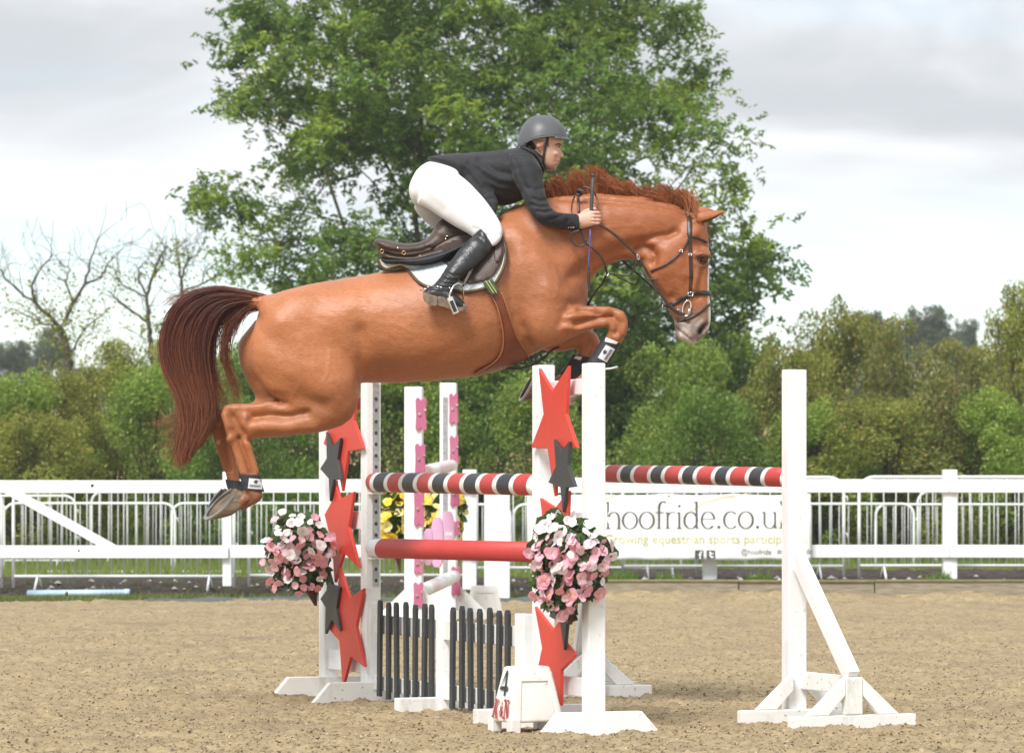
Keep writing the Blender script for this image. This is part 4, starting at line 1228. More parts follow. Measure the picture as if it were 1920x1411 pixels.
# ---------------------------------------------------------------- pink jump in the background
K1, K2 = P(776, 0, 30.0), P(841, 0, 32.4)
K1.z = K2.z = 0
GK = 'pink scalloped stands behind the oxer'
def pink_stand(p, H, rows, label, tr):
    root = empty('pink_stand', p, label, 'jump stand', GK)
    dr = (K2 - K1).normalized(); sd = Vector((dr.y, -dr.x, 0)); d = p.y
    MB().box(p + UP * H / 2, .075, .06, H / 2, sd, dr, UP).build('upright', WHITE, root, bevel=.008)
    for px0, px1, y0, y1 in rows:
        a = P((px0 + px1) / 2, (y0 + y1) / 2, d - .09); w = (px1 - px0) / 2 / F * d; h = (y1 - y0) / 2 / F * d
        pr = [(-1, -.86), (-.55, -1), (0, -.80), (.55, -1), (1, -.86), (.86, 0), (1, .86), (.55, 1), (0, .80), (-.55, 1), (-1, .86), (-.9, 0)]
        MB().prism([a + Vector((u * w, 0, v * h)) for u, v in pr], Vector((0, .022, 0))).build('scalloped_plaque', PINK, root, bevel=.004)
        for u, v in ((-.3, .0), (.75, .25)):
            q = a + Vector((u * w, -.002, v * h))
            MB().tube([q, q + Vector((0, -.012, 0))], .012, 8).build('bolt', CHROME, root)
    for s in (1, -1):
        foot_board(p + dr * s * .08, sd, dr * s, .85, .09, .03, root)
        q = [p + sd * s * .06 + UP * .09, p + sd * s * .34 + UP * .09, p + sd * s * .06 + UP * .36]
        MB().prism([v - dr * .012 for v in q], dr * .024).build('gusset', WHITE_DIRTY, root)
    if tr: MB().box(p + UP * 1.2 + Vector((-.03, -.066, 0)), .02, .004, .85).build('keyhole_track', STEEL, root)
    return root
pink_stand(K1, 2.065, [(779, 800, 744, 808), (778, 798, 830, 890), (776, 796, 918, 988), (776, 794, 1036, 1076), (775, 794, 1090, 1140)], 'nearer white stand with pink scalloped plaques, left of its twin', False)
pink_stand(K2, 2.18, [(842, 859, 736, 796), (843, 860, 815, 874), (844, 862, 900, 950), (845, 862, 975, 1005), (846, 864, 1060, 1118)], 'farther white stand with pink scalloped plaques, right of its twin', True)
pole('pale_pole', P(795, 884, 30.3), P(848, 872, 32.2), .055, [(.2, 0), (.6, 1), (1.2, 0), (.3, 1)], [PALE_PINK, WHITE], 'upper faded pink and white pole between the pink stands', 'faded poles between the pink stands')
pole('pale_pole', P(790, 1108, 30.3), P(852, 1080, 32.2), .06, [(.4, 1), (.5, 0), (1.2, 1), (.3, 0)], [PALE_PINK, WHITE], 'lower faded pink and white pole between the pink stands', 'faded poles between the pink stands')
LILAC = paint('lilac_paint', (.74, .42, .62), amount=.5, dirt=(.74, .62, .60), scale=3)
lf = empty('lilac_filler', (P(815, 0, 31.2).x, 31.2, .35), 'lilac rounded filler boards hung between the pink stands', 'jump filler')
for px, y0, y1, hw in ((802, 990, 1060, 9), (819, 968, 1064, 12), (839, 957, 1050, 12)):
    pr = []
    for k in range(14):
        a = 2 * math.pi * k / 14; s_, c_ = math.sin(a), math.cos(a)
        pr.append(P(px + hw * math.copysign(abs(c_) ** .6, c_), (y0 + y1) / 2 + (y1 - y0) / 2 * math.copysign(abs(s_) ** .85, s_), 31.2 + (px - 819) * .02))
    MB().prism(pr, Vector((.01, .025, 0))).build('board', LILAC, lf, bevel=.004)
MB().bar(P(795, 1000, 31.24), P(848, 1000, 31.24), .03, .03).build('rail', WHITE, lf)

# wide white wing standing at the edge of the sand
ww = empty('plank_wing', P(932, 1120, 39.0), 'wide plain white plank wing standing at the sand edge behind the pickets', 'jump wing')
c = P(932, 944, 39.0); ztop = P(0, 893, 39.0).z
MB().box((c.x, 39.0, ztop / 2 + .01), .142, .025, ztop / 2 - .01).build('plank', WHITE_CLEAN, ww, bevel=.01)
MB().bar((c.x - .06, 38.94, .04), (c.x - .06, 39.30, .04), .05, .06).build('foot', WHITE_CLEAN, ww)
MB().bar((c.x + .06, 39.03, .04), (c.x + .06, 39.32, .04), .05, .06).build('foot', WHITE_CLEAN, ww)

# ---------------------------------------------------------------- artificial flower baskets
def petal_flower(name, cols, seed, open_=.75):
    """five or six cupped petals round a small centre, facing +z, unit radius"""
    r = np.random.default_rng(seed); mb = MB(); n = 5 + seed % 2; C = []
    for k in range(n):
        a = 2 * math.pi * (k + r.random() * .35) / n; w = .50 + .16 * r.random(); L = .85 + .3 * r.random(); tip = open_ * (.25 + .5 * r.random())
        d_ = Vector((math.cos(a), math.sin(a), 0)); s_ = Vector((-d_.y, d_.x, 0))
        pts = []
        for (t, ww_) in ((.06, .12), (.4, .85), (.78, 1.0), (1.0, .45)):
            z = .38 * t * (1 - t) * 2 + tip * t * t - .1 * t
            for s in (-1, -.0, 1):
                pts.append(d_ * L * t * (1 if s == 0 else .95) + s_ * s * w * ww_ + UP * (z + (.10 if s else 0)))
        k0 = len(mb.v)
        fs = []
        for i in range(3):
            for j in range(2):
                q = i * 3 + j; fs.append((q, q + 1, q + 4, q + 3))
        mb.add(pts, fs)
        for (t, ww_) in ((.06, .12), (.4, .85), (.78, 1.0), (1.0, .45)):
            for s in (-1, 0, 1):
                f_ = min(1, t * 1.15); c0, c1 = np.array(cols[1]), np.array(cols[0]); C.append(c0 * (1 - f_ ** .7) + c1 * f_ ** .7)
    ce = [Vector((.13 * math.cos(a), .13 * math.sin(a), .1)) for a in (0, 1.26, 2.5, 3.8, 5)] + [Vector((0, 0, .28))]
    mb.add(ce, [(i, (i + 1) % 5, 5) for i in range(5)]); C += [np.array(cols[2])] * 6
    me = bpy.data.meshes.new(name); me.from_pydata(mb.v, [], mb.f); me.shade_smooth()
    a_ = me.attributes.new('col', 'FLOAT_COLOR', 'POINT'); cc = np.ones((len(C), 4), np.float32); cc[:, :3] = np.array(C); a_.data.foreach_set('color', cc.ravel())
    me.materials.append(PETAL)
    return me
PETAL = leaf_mat('petal', 1.0, .25)
PK = [petal_flower('flower', ((.84, .50, .60), (.88, .68, .60), (.78, .46, .10)), 1), petal_flower('flower', ((.78, .36, .48), (.86, .70, .66), (.72, .40, .10)), 2, 1.1),
      petal_flower('flower', ((.82, .56, .62), (.86, .74, .70), (.75, .50, .12)), 3), petal_flower('flower', ((.78, .36, .50), (.85, .55, .30), (.75, .40, .06)), 4, .5)]
WHF = [petal_flower('flower', ((.86, .84, .83), (.86, .76, .76), (.78, .66, .30)), 5), petal_flower('flower', ((.86, .80, .81), (.86, .82, .80), (.70, .60, .3)), 6, .9)]
YLF = [petal_flower('flower', ((.84, .68, .10), (.84, .58, .05), (.70, .40, .03)), 7), petal_flower('flower', ((.86, .80, .42), (.85, .72, .2), (.75, .5, .05)), 8, 1.0)]
WICK = mat('brown_wicker', (.17, .075, .035), rough=.75, scale=14, c2=(.09, .04, .02), stretch=(1, 1, 5), bump=1.0, bscale=60)
def ivy(n, r, ctr, ext, s0, s1, cols):
    V = []; Fc = []; C = []
    prof = [(0, -.5), (.38, -.28), (.5, .1), (.22, .12), (0, .6), (-.22, .12), (-.5, .1), (-.38, -.28)]
    for k in range(n):
        p = ctr(r); s = r.uniform(s0, s1); nn = Vector((r.normal() * .6, -1 + r.normal() * .4, r.normal() * .6 + .35)).normalized()
        a = Vector((r.normal() * .5, 0, -1)); a = (a - nn * a.dot(nn)).normalized(); b = nn.cross(a)
        k0 = len(V); V.append(p + nn * s * .08)
        for u, v in prof: V.append(p + b * u * s + a * v * s)
        for i in range(8): Fc.append((k0, k0 + 1 + i, k0 + 1 + (i + 1) % 8))
        c = np.array(cols[int(r.integers(0, len(cols)))]) * r.uniform(.7, 1.3); C += [c] * 9
    return np_mesh('leaves', np.array([tuple(v) for v in V]), np.array(Fc), np.array(C))
def basket(name, c, rx, rz_up, rz_dn, tip, label, group, nfl, kinds, fsize, seed, spots=None, leaves=150):
    """half cone of wicker with flowers spilling over the front; c is the rim centre, front faces the camera"""
    r = np.random.default_rng(seed); d = c.y
    root = empty(name, c, label, 'flower basket', group)
    mb = MB(); n = 14; k_ = 7; tipv = tip
    for j in range(k_ + 1):
        t = j / k_
        for i in range(n):
            a = 2 * math.pi * i / n; wv = 1 + .06 * ((i + j) % 2)
            mb.v.append(tuple(c.lerp(tipv, t) + Vector((math.cos(a) * rx * .55 * (1 - t * .93) * wv, math.sin(a) * rx * .38 * (1 - t * .93) * wv, 0))))
    for j in range(k_):
        for i in range(n):
            q = j * n + i; q2 = j * n + (i + 1) % n; mb.f.append((q, q2, q2 + n, q + n)); mb.m.append(0)
    mb.build('wicker_cone', WICK, root, smooth=False)
    for j in range(1, 6):
        t = j / 6.5; cc = c.lerp(tipv, t); R_ = rx * .57 * (1 - t * .93)
        MB().tube([cc + Vector((math.cos(2 * math.pi * i / 12) * R_, math.sin(2 * math.pi * i / 12) * R_ * .7, 0)) for i in range(13)], .006, 5).build('cane_ring', WICK, root)
    def pos(r_):
        a = r_.random() * 6.283; q = r_.random() ** .60 * (1 + .12 * math.sin(3 * a + seed) + .08 * math.sin(7 * a))
        x = math.cos(a) * q; z = math.sin(a) * q
        yy = -math.sqrt(max(.03, 1 - min(1, q) ** 2)) * rx * .62
        return c + Vector((x * rx * (1.0 if z > -.3 else .92), yy * (.62 + .45 * r_.random()), z * (rz_up if z > 0 else rz_dn)))
    lm = ivy(leaves, r, pos, None, fsize * 1.1, fsize * 2.3, [(.06, .115, .035), (.085, .15, .05), (.045, .085, .03), (.12, .18, .065)])
    tag(link('foliage', lm, LEAF, root), kind='stuff')
    placed = []
    tries = 0
    while len(placed) < nfl and tries < 4000:
        tries += 1
        p = pos(r); 
        if any((p - q).length < fsize * .85 for q in placed): continue
        placed.append(p)
        hgt = (p.z - c.z) / rz_up
        fam = kinds(hgt, (p.x - c.x) / rx, r)
        me_ = fam[int(r.integers(0, len(fam)))]
        o = link('flower', me_, None, root)
        out = Vector(((p.x - c.x) / rx * .9 + r.normal() * .75, -1.0 + r.normal() * .25, .30 + hgt * .7 + r.normal() * .65)).normalized()
        s = fsize * r.uniform(.5, .95); p = p + Vector((r.normal() * .012, -abs(r.normal()) * .03, r.normal() * .012))
        o.matrix_parent_inverse = Matrix.Translation(-c)
        o.location = p - Vector((0, fsize * .3, 0)); o.rotation_euler = (out.to_track_quat('Z', 'Y') @ __import__('mathutils').Quaternion((0, 0, 1), r.random() * 6)).to_euler(); o.scale = (s, s, s * 1.1)
    tw = MB()
    for k in range(16):
        p = pos(r); tw.tube([c + Vector((0, -.02, -.02)), (c + p) / 2 + Vector((0, -.03, .03)), p], .0025, 4)
    tag(tw.build('stalks', WICK, root), kind='stuff')
    return root
pinkkind = lambda h, x, r: WHF if (h > .42 and r.random() < .9) or r.random() < .12 else PK
GF = 'baskets of artificial pink flowers on the star wings'
cB = P(1064, 1040, 16.44)
basket('flower_basket', cB, .182, .175, .27, P(1070, 1170, cB.y + .06), 'basket of pink and white artificial flowers on the nearer star wing', GF, 130, pinkkind, .035, 71, leaves=430)
cA = P(560, 1025, 19.55)
basket('flower_basket', cA, .185, .175, .27, P(592, 1135, 19.6), 'basket of pink and white artificial flowers left of the farther star wing', GF, 100, pinkkind, .036, 72, leaves=330)
yk = lambda h, x, r: YLF
c1 = P(736, 965, 30.6)
GY = 'baskets of yellow artificial flowers on the pink stands'
basket('flower_basket', c1, .15, .20, .20, P(750, 1072, 30.7), 'basket of yellow artificial flowers left of the nearer pink stand', GY, 30, yk, .075, 73, leaves=110)
c2 = P(822, 965, 32.9)
basket('flower_basket', c2, .28, .22, .22, P(840, 1070, 33.0), 'basket of yellow artificial flowers behind the farther pink stand', GY, 30, yk, .075, 74, leaves=110)
# ================================================================ horse
D0 = 18.2
def Q(px, py, yo=0.0): return P(px, py, D0 + yo)
def catmull(rows, sub):
    A = np.array(rows, float); n = len(A); out = []
    for i in range(n - 1):
        p0, p1, p2, p3 = A[max(i - 1, 0)], A[i], A[i + 1], A[min(i + 2, n - 1)]
        for k in range(sub):
            t = k / sub
            out.append(.5 * ((2 * p1) + (-p0 + p2) * t + (2 * p0 - 5 * p1 + 4 * p2 - p3) * t * t + (-p0 + 3 * p1 - 3 * p2 + p3) * t ** 3))
    out.append(A[-1]); return out
def loft(mb, rows, sub=5, n=28, ex=2.0, depth=None):
    """rows: (ax, ay, bx, by, half width in metres, y offset) — opposite outline points of each section in photo pixels"""
    rows = [tuple(r) + (0,) * (6 - len(r)) for r in rows]
    secs = catmull(rows, sub); k0 = len(mb.v); D = depth or D0
    for s in secs:
        ax_, ay_, bx_, by_, w, yo = s; w = max(w, .002)
        a, b = P(ax_, ay_, D + yo), P(bx_, by_, D + yo); c = (a + b) / 2; h = (a - b) / 2
        for i in range(n):
            t = 2 * math.pi * i / n; ct, st = math.cos(t), math.sin(t)
            ct = math.copysign(abs(ct) ** (2 / ex), ct); st = math.copysign(abs(st) ** (2 / ex), st)
            mb.v.append(tuple(c + h * ct + Vector((0, -w * st, 0))))
    m = len(secs)
    for i in range(m - 1):
        for j in range(n):
            q, q2 = k0 + i * n + j, k0 + i * n + (j + 1) % n
            mb.f.append((q, q2, q2 + n, q + n)); mb.m.append(0)
    mb.f.append(tuple(range(k0, k0 + n))[::-1]); mb.m.append(0)
    mb.f.append(tuple(range(k0 + (m - 1) * n, k0 + m * n))); mb.m.append(0)
def blob(mb, px, py, yo, rx, rz, ry, depth=None, n=10):
    c = P(px, py, (depth or D0) + yo); s = D0 / F; k0 = len(mb.v)
    for i in range(1, n):
        a = math.pi * i / n
        for j in range(2 * n):
            b = math.pi * j / n
            mb.v.append((c.x + math.sin(a) * math.cos(b) * rx * s, c.y + math.sin(a) * math.sin(b) * ry, c.z + math.cos(a) * rz * s))
    t = len(mb.v); mb.v.append((c.x, c.y, c.z + rz * s)); mb.v.append((c.x, c.y, c.z - rz * s)); w = 2 * n
    for i in range(n - 2):
        for j in range(w):
            q, q2 = k0 + i * w + j, k0 + i * w + (j + 1) % w; mb.f.append((q, q2, q2 + w, q + w)); mb.m.append(0)
    for j in range(w):
        mb.f.append((t, k0 + (j + 1) % w, k0 + j)); mb.m.append(0)
        q = k0 + (n - 2) * w; mb.f.append((t + 1, q + j, q + (j + 1) % w)); mb.m.append(0)
def remesh(mb, voxel):
    me = mb.mesh('tmp'); ob = bpy.data.objects.new('tmp', me); COL.objects.link(ob)
    r = ob.modifiers.new('r', 'REMESH'); r.mode = 'VOXEL'; r.voxel_size = voxel
    dg = bpy.context.evaluated_depsgraph_get(); dg.update()
    out = bpy.data.meshes.new_from_object(ob.evaluated_get(dg))
    bpy.data.objects.remove(ob); bpy.data.meshes.remove(me)
    return out
def get_co(me):
    a = np.empty(len(me.vertices) * 3, np.float32); me.vertices.foreach_get('co', a); return a.reshape(-1, 3).astype(float)
def set_co(me, v):
    me.vertices.foreach_set('co', v.astype(np.float32).ravel()); me.update()
def get_no(me):
    a = np.empty(len(me.vertices) * 3, np.float32); me.vertices.foreach_get('normal', a); return a.reshape(-1, 3).astype(float)
def edges_of(me):
    e = np.empty(len(me.edges) * 2, np.int32); me.edges.foreach_get('vertices', e); return e.reshape(-1, 2)
def smooth_np(v, e, it, w=1.0, lam=.5, mu=-.0):
    n = len(v); deg = np.bincount(e.ravel(), minlength=n).astype(float)[:, None]; deg[deg == 0] = 1
    w = np.asarray(w); w = w[:, None] if w.ndim else w
    for k in range(it):
        for f in ((lam, mu) if mu else (lam,)):
            s = np.zeros_like(v)
            for ax in range(3):
                s[:, ax] = np.bincount(e[:, 0], weights=v[e[:, 1], ax], minlength=n) + np.bincount(e[:, 1], weights=v[e[:, 0], ax], minlength=n)
            v = v + (s / deg - v) * f * w
    return v
def to_px(v):
    return CX + v[:, 0] / v[:, 1] * F, HY - (v[:, 2] - CAM) / v[:, 1] * F
def seg_dist(px, py, pl):
    best = np.full(len(px), 1e9)
    for (x0, y0), (x1, y1) in zip(pl[:-1], pl[1:]):
        dx, dy = x1 - x0, y1 - y0; t = np.clip(((px - x0) * dx + (py - y0) * dy) / (dx * dx + dy * dy + 1e-9), 0, 1)
        best = np.minimum(best, np.hypot(px - x0 - t * dx, py - y0 - t * dy))
    return best
GAIN = 2.4
def relief(me, strokes, near=lambda v, n: n[:, 1] < -.05):
    v, n = get_co(me), get_no(me); px, py = to_px(v); m = near(v, n).astype(float); 
    for pl, sg, amp in strokes:
        if len(pl) == 1: d = np.hypot(px - pl[0][0], py - pl[0][1])
        else: d = seg_dist(px, py, pl)
        k = d < sg * 3.5
        v[k] += n[k] * (amp * GAIN / 1000 * np.exp(-(d[k] / sg) ** 2 / 2) * m[k] * np.clip(-n[k][:, 1] * 2, 0, 1))[:, None]
    set_co(me, v)

hb = MB()
# trunk, from the tail head to the breast
loft(hb, [(494, 560, 488, 575, .03), (500, 556, 478, 628, .09), (520, 551, 478, 690, .17), (560, 540, 520, 712, .235), (610, 528, 580, 720, .265), (670, 517, 655, 719, .275), (730, 508, 720, 718, .295),
          (790, 494, 790, 716, .320), (850, 472, 850, 711, .330), (900, 438, 898, 704, .320), (940, 400, 945, 692, .285), (985, 380, 985, 672, .255), (1030, 385, 1032, 648, .235),
          (1068, 420, 1066, 626, .20), (1092, 480, 1088, 600, .14), (1104, 520, 1100, 572, .06)], n=36, ex=2.15)
# neck
loft(hb, [(950, 396, 1040, 600, .19), (1000, 376, 1088, 565, .165), (1050, 366, 1108, 532, .13), (1100, 361, 1124, 508, .110), (1150, 361, 1152, 493, .098), (1195, 366, 1184, 488, .090), (1235, 374, 1212, 489, .083), (1268, 384, 1232, 494, .075), (1296, 396, 1258, 490, .06)], n=32, ex=2.1)
# head
loft(hb, [(1300, 394, 1262, 420, .035), (1318, 406, 1232, 446, .066), (1326, 432, 1210, 476, .088), (1329, 462, 1205, 502, .094), (1330, 490, 1212, 520, .092), (1330, 520, 1225, 538, .078), (1330, 548, 1239, 556, .064), (1332, 574, 1252, 577, .056),
          (1333, 594, 1262, 598, .052), (1330, 611, 1265, 613, .053), (1324, 625, 1268, 624, .048), (1314, 637, 1275, 632, .040), (1304, 643, 1284, 639, .026), (1298, 645, 1290, 643, .010)], n=28, ex=2.3)
blob(hb, 1276, 626, 0, 11, 12, .030)       # chin
# near hind leg
yo = -.155
loft(hb, [(482, 600, 660, 600, .10, -.12), (469, 640, 675, 660, .135, -.14), (472, 685, 675, 705, .14, -.15), (490, 718, 672, 745, .125, yo), (512, 742, 655, 787, .105, yo), (530, 751, 610, 808, .088, yo), (500, 755, 555, 815, .070, yo), (462, 758, 510, 819, .058, yo)], n=28, ex=2.2)
loft(hb, [(560, 752, 580, 812, .075, yo), (500, 755, 530, 818, .062, yo), (455, 758, 490, 821, .054, yo), (432, 758, 474, 823, .050, yo), (416, 772, 467, 826, .046, yo), (420, 795, 468, 832, .043, yo), (431, 820, 471, 838, .039, yo), (441, 848, 476, 856, .035, yo), (447, 870, 480, 873, .034, yo), (452, 888, 485, 892, .036, yo), (455, 906, 490, 912, .040, yo), (456, 920, 492, 932, .041, yo), (446, 930, 474, 946, .037, yo), (438, 936, 454, 958, .036, yo)], n=20, ex=2.1)
# far hind leg
yf = .165
loft(hb, [(478, 600, 620, 600, .10, .12), (449, 640, 640, 660, .13, .13), (449, 680, 640, 705, .13, .14), (462, 714, 630, 745, .11, yf), (478, 742, 600, 780, .09, yf), (470, 756, 560, 805, .075, yf), (440, 762, 500, 812, .06, yf)], n=24, ex=2.2)
loft(hb, [(520, 756, 520, 808, .06, yf), (450, 758, 470, 812, .053, yf), (410, 764, 440, 812, .048, yf), (391, 778, 434, 812, .045, yf), (394, 800, 434, 820, .042, yf), (403, 826, 437, 834, .037, yf), (412, 850, 442, 856, .034, yf), (420, 878, 447, 884, .034, yf), (425, 900, 452, 906, .038, yf), (428, 916, 456, 926, .040, yf), (420, 926, 446, 942, .036, yf), (412, 934, 432, 955, .035, yf)], n=18, ex=2.1)
# near fore leg
yn = -.165
loft(hb, [(1000, 520, 960, 600, .10, -.10), (1030, 540, 985, 632, .115, -.14), (1056, 560, 1010, 648, .105, yn), (1078, 569, 1042, 648, .086, yn), (1102, 573, 1070, 634, .070, yn), (1126, 575, 1102, 619, .058, yn), (1148, 576, 1128, 611, .052, yn), (1164, 580, 1138, 611, .050, yn)], n=24, ex=2.1)
loft(hb, [(1128, 575, 1108, 616, .055, yn), (1146, 576, 1130, 610, .050, yn), (1163, 580, 1140, 609, .050, yn), (1173, 594, 1141, 613, .051, yn), (1176, 612, 1141, 620, .049, yn), (1171, 630, 1138, 627, .044, yn), (1162, 647, 1133, 636, .038, yn), (1150, 668, 1120, 655, .034, yn), (1138, 690, 1107, 676, .035, yn), (1128, 708, 1094, 696, .040, yn), (1112, 728, 1084, 706, .038, yn), (1096, 740, 1074, 712, .034, yn), (1082, 744, 1066, 718, .034, yn)], n=20, ex=2.1)
# far fore leg
yr = .15
loft(hb, [(1010, 560, 985, 630, .09, .10), (1040, 590, 1010, 655, .085, .14), (1070, 612, 1045, 662, .070, yr), (1095, 616, 1072, 655, .056, yr), (1112, 620, 1084, 652, .05, yr)], n=20, ex=2.1)
loft(hb, [(1085, 618, 1065, 655, .055, yr), (1108, 619, 1082, 651, .049, yr), (1120, 628, 1083, 655, .050, yr), (1125, 642, 1083, 659, .048, yr), (1120, 656, 1081, 664, .042, yr), (1108, 676, 1078, 668, .036, yr), (1094, 697, 1066, 684, .034, yr), (1080, 716, 1050, 700, .039, yr), (1060, 730, 1034, 708, .037, yr), (1040, 736, 1020, 712, .034, yr), (1026, 738, 1012, 716, .033, yr)], n=18, ex=2.1)
# dock of the tail, shoulder and haunch masses, brows
loft(hb, [(520, 551, 512, 578, .05), (495, 554, 490, 580, .045), (470, 553, 470, 576, .036), (446, 551, 450, 568, .024), (430, 553, 434, 562, .010)], n=14)
blob(hb, 1020, 545, -.13, 62, 70, .13); blob(hb, 1020, 545, .13, 62, 70, .13)
blob(hb, 570, 640, -.13, 92, 92, .155); blob(hb, 570, 640, .13, 80, 88, .15)
blob(hb, 1316, 477, -.055, 17, 15, .040); blob(hb, 1316, 477, .055, 17, 15, .040)
horse_me = remesh(hb, .0085)
v = get_co(horse_me); e = edges_of(horse_me); px, py = to_px(v)
fleshy = np.clip((px - 500) / 60, 0, 1) * np.clip((1075 - px) / 30, 0, 1) * np.clip((735 - py) / 40, 0, 1)
fleshy = np.maximum(fleshy, np.clip((1200 - px) / 40, 0, 1) * np.clip((560 - py) / 20, 0, 1) * (px > 900))
fleshy = np.maximum(fleshy, .05); fleshy[py > 880] = .03
v = smooth_np(v, e, 60, fleshy, .5)
v = smooth_np(v, e, 5, 1.0, .5, -.52)
set_co(horse_me, v)
relief(horse_me, [
    # haunch and flank
    ([(676, 620), (680, 655), (677, 700), (675, 726)], 9, -7), ([(664, 574)], 20, 7), ([(700, 590), (694, 640), (688, 690)], 14, 4), ([(640, 590), (655, 640), (655, 700)], 20, 4), ([(540, 555), (600, 545), (650, 545)], 16, 3), ([(505, 580), (520, 610)], 12, 4), ([(575, 610), (600, 660), (610, 700)], 12, -3),
    ([(700, 700), (780, 705), (850, 700)], 13, -6), ([(560, 560), (590, 610), (600, 680)], 36, 8), ([(630, 730), (650, 760)], 26, 8), ([(497, 700), (540, 722), (600, 760)], 12, -5), ([(520, 600), (505, 660), (520, 715)], 22, 6),
    ([(472, 782), (500, 778), (540, 780), (575, 775)], 6, -11), ([(478, 801), (540, 802), (590, 800)], 8, 8), ([(424, 766), (450, 763), (490, 761), (515, 752)], 5, 6), ([(520, 742), (560, 752), (610, 760)], 9, -5),
    ([(463, 783)], 5, 9), ([(436, 782), (448, 800), (458, 812)], 5, -8), ([(422, 778), (428, 800), (436, 822)], 4, 7), ([(458, 796), (466, 812)], 6, 7), ([(447, 822), (459, 852), (470, 886)], 3.4, -10), ([(434, 820), (448, 862), (456, 886)], 3.4, 6), ([(462, 824), (475, 862), (480, 886)], 4, 7),
    ([(436, 806), (450, 822), (464, 824)], 4, -5), ([(485, 930), (478, 940)], 5, 4), ([(462, 926), (470, 938), (462, 948)], 4, -6), ([(398, 790), (408, 830), (422, 880)], 3, 6), ([(412, 800), (420, 836), (430, 880)], 3, -6),
    # belly, ribs
    ([(720, 560), (760, 640), (790, 690)], 30, 5), ([(880, 640), (800, 680), (720, 690)], 10, -3), ([(860, 560), (880, 640)], 22, 4),
    # shoulder
    ([(950, 470), (958, 540), (970, 600), (990, 636), (1006, 648)], 10, -11), ([(985, 430), (1000, 500), (1010, 560)], 26, 6), ([(968, 400), (1020, 450), (1060, 510), (1086, 560)], 13, -8),
    ([(1030, 560), (1008, 600), (1000, 628)], 20, 9), ([(1072, 570), (1058, 588), (1052, 610)], 6, -6), ([(1065, 540), (1075, 560)], 13, 8), ([(1005, 480), (1045, 540)], 16, 5),
    ([(1079, 607), (1104, 599), (1130, 596), (1147, 590)], 4, -11), ([(1055, 613), (1085, 614), (1113, 608), (1132, 605)], 5, 8), ([(1086, 581), (1104, 586), (1123, 587)], 3.5, -7), ([(1062, 596), (1080, 592), (1110, 591)], 5, 7), ([(1070, 575), (1100, 577), (1140, 580)], 3.5, 4),
    ([(1150, 596), (1160, 605), (1157, 622)], 5, -6), ([(1166, 588), (1172, 606), (1168, 624)], 5, 6), ([(1150, 640), (1128, 676)], 3.5, -5), ([(1144, 606), (1150, 616)], 4, 5), ([(1156, 634), (1148, 648)], 4, 4), ([(1010, 643), (1028, 650)], 8, 5), ([(1102, 640), (1112, 650), (1104, 668)], 4, -6),
    # neck
    ([(1060, 535), (1110, 490), (1160, 468), (1200, 455)], 9, -8), ([(1080, 470), (1140, 440), (1200, 425)], 18, 6), ([(1268, 434), (1250, 441), (1230, 443), (1205, 452)], 4.5, -7), ([(1050, 372), (1130, 376), (1205, 384), (1262, 396), (1296, 407)], 3.5, -5),
    ([(1020, 420), (1090, 410), (1180, 400), (1250, 410)], 14, 4), ([(1000, 470), (1060, 470)], 14, -5), ([(1045, 395), (1060, 430), (1090, 450)], 12, -4),
    # head
    ([(1196, 472), (1206, 466), (1220, 468), (1227, 478), (1225, 492)], 6, -13), ([(1235, 470), (1250, 480), (1240, 505)], 18, 6), ([(1310, 504), (1305, 522), (1299, 542)], 4, 5), ([(1316, 505), (1314, 530), (1310, 556)], 4, -4), ([(1290, 470), (1288, 500)], 7, -4),
    ([(1306, 478), (1317, 475), (1327, 479)], 3, 6), ([(1306, 494), (1316, 498), (1326, 494)], 3, 4), ([(1317, 487)], 5, -9), ([(1308, 455), (1316, 462)], 7, -8), ([(1300, 440), (1310, 430)], 6, 4),
    ([(1312, 622), (1317, 615), (1324, 609)], 3.2, -16), ([(1306, 624), (1310, 612), (1318, 604)], 3, 5), ([(1326, 616), (1320, 628)], 3, 3), ([(1268, 600), (1282, 601), (1292, 606)], 2.2, -5), ([(1266, 616), (1284, 629), (1298, 641)], 2.2, -6), ([(1262, 560), (1285, 575), (1300, 590)], 7, -4),
    ([(1240, 545), (1262, 555)], 10, -3), ([(1290, 530), (1296, 575)], 8, -4), ([(1228, 520), (1252, 548)], 5, 4),
])
v = get_co(horse_me); n = get_no(horse_me); px, py = to_px(v)
v += n * ((vnoise(v[:, 0] * 12, v[:, 1] * 12, v[:, 2] * 12, 5) - .5) * .006 + (vnoise(v[:, 0] * 26 + v[:, 2] * 14, v[:, 1] * 40, v[:, 2] * 30, 6) - .5) * .0030 + (vnoise(v[:, 0] * 60 + v[:, 2] * 30, v[:, 1] * 90, v[:, 2] * 70, 7) - .5) * .0012)[:, None]
rv = random.Random(12)
for (x0, y0, dx, dy, L_v) in ((700, 600, 1, .25, 90), (760, 630, 1, -.1, 80), (830, 600, .6, 1, 70), (1010, 560, -.2, 1, 60), (1040, 500, .3, 1, 60), (560, 690, .6, 1, 60), (620, 640, .2, 1, 80), (1090, 586, 1, .1, 50), (1240, 540, .8, 1, 50), (1260, 500, .7, 1.1, 55), (520, 768, 1, .2, 60), (1130, 430, 1, .15, 70)):
    pl = [(x0, y0)]
    for k in range(7): dx += rv.uniform(-.35, .35); dy += rv.uniform(-.35, .35); q_ = math.hypot(dx, dy); pl.append((pl[-1][0] + dx / q_ * L_v / 7, pl[-1][1] + dy / q_ * L_v / 7))
    dd_ = seg_dist(px, py, pl); v += n * (.0022 * np.exp(-(dd_ / 1.8) ** 2 / 2) * np.clip(-n[:, 1] * 2, 0, 1))[:, None]
set_co(horse_me, v)
GAIN = 1.0
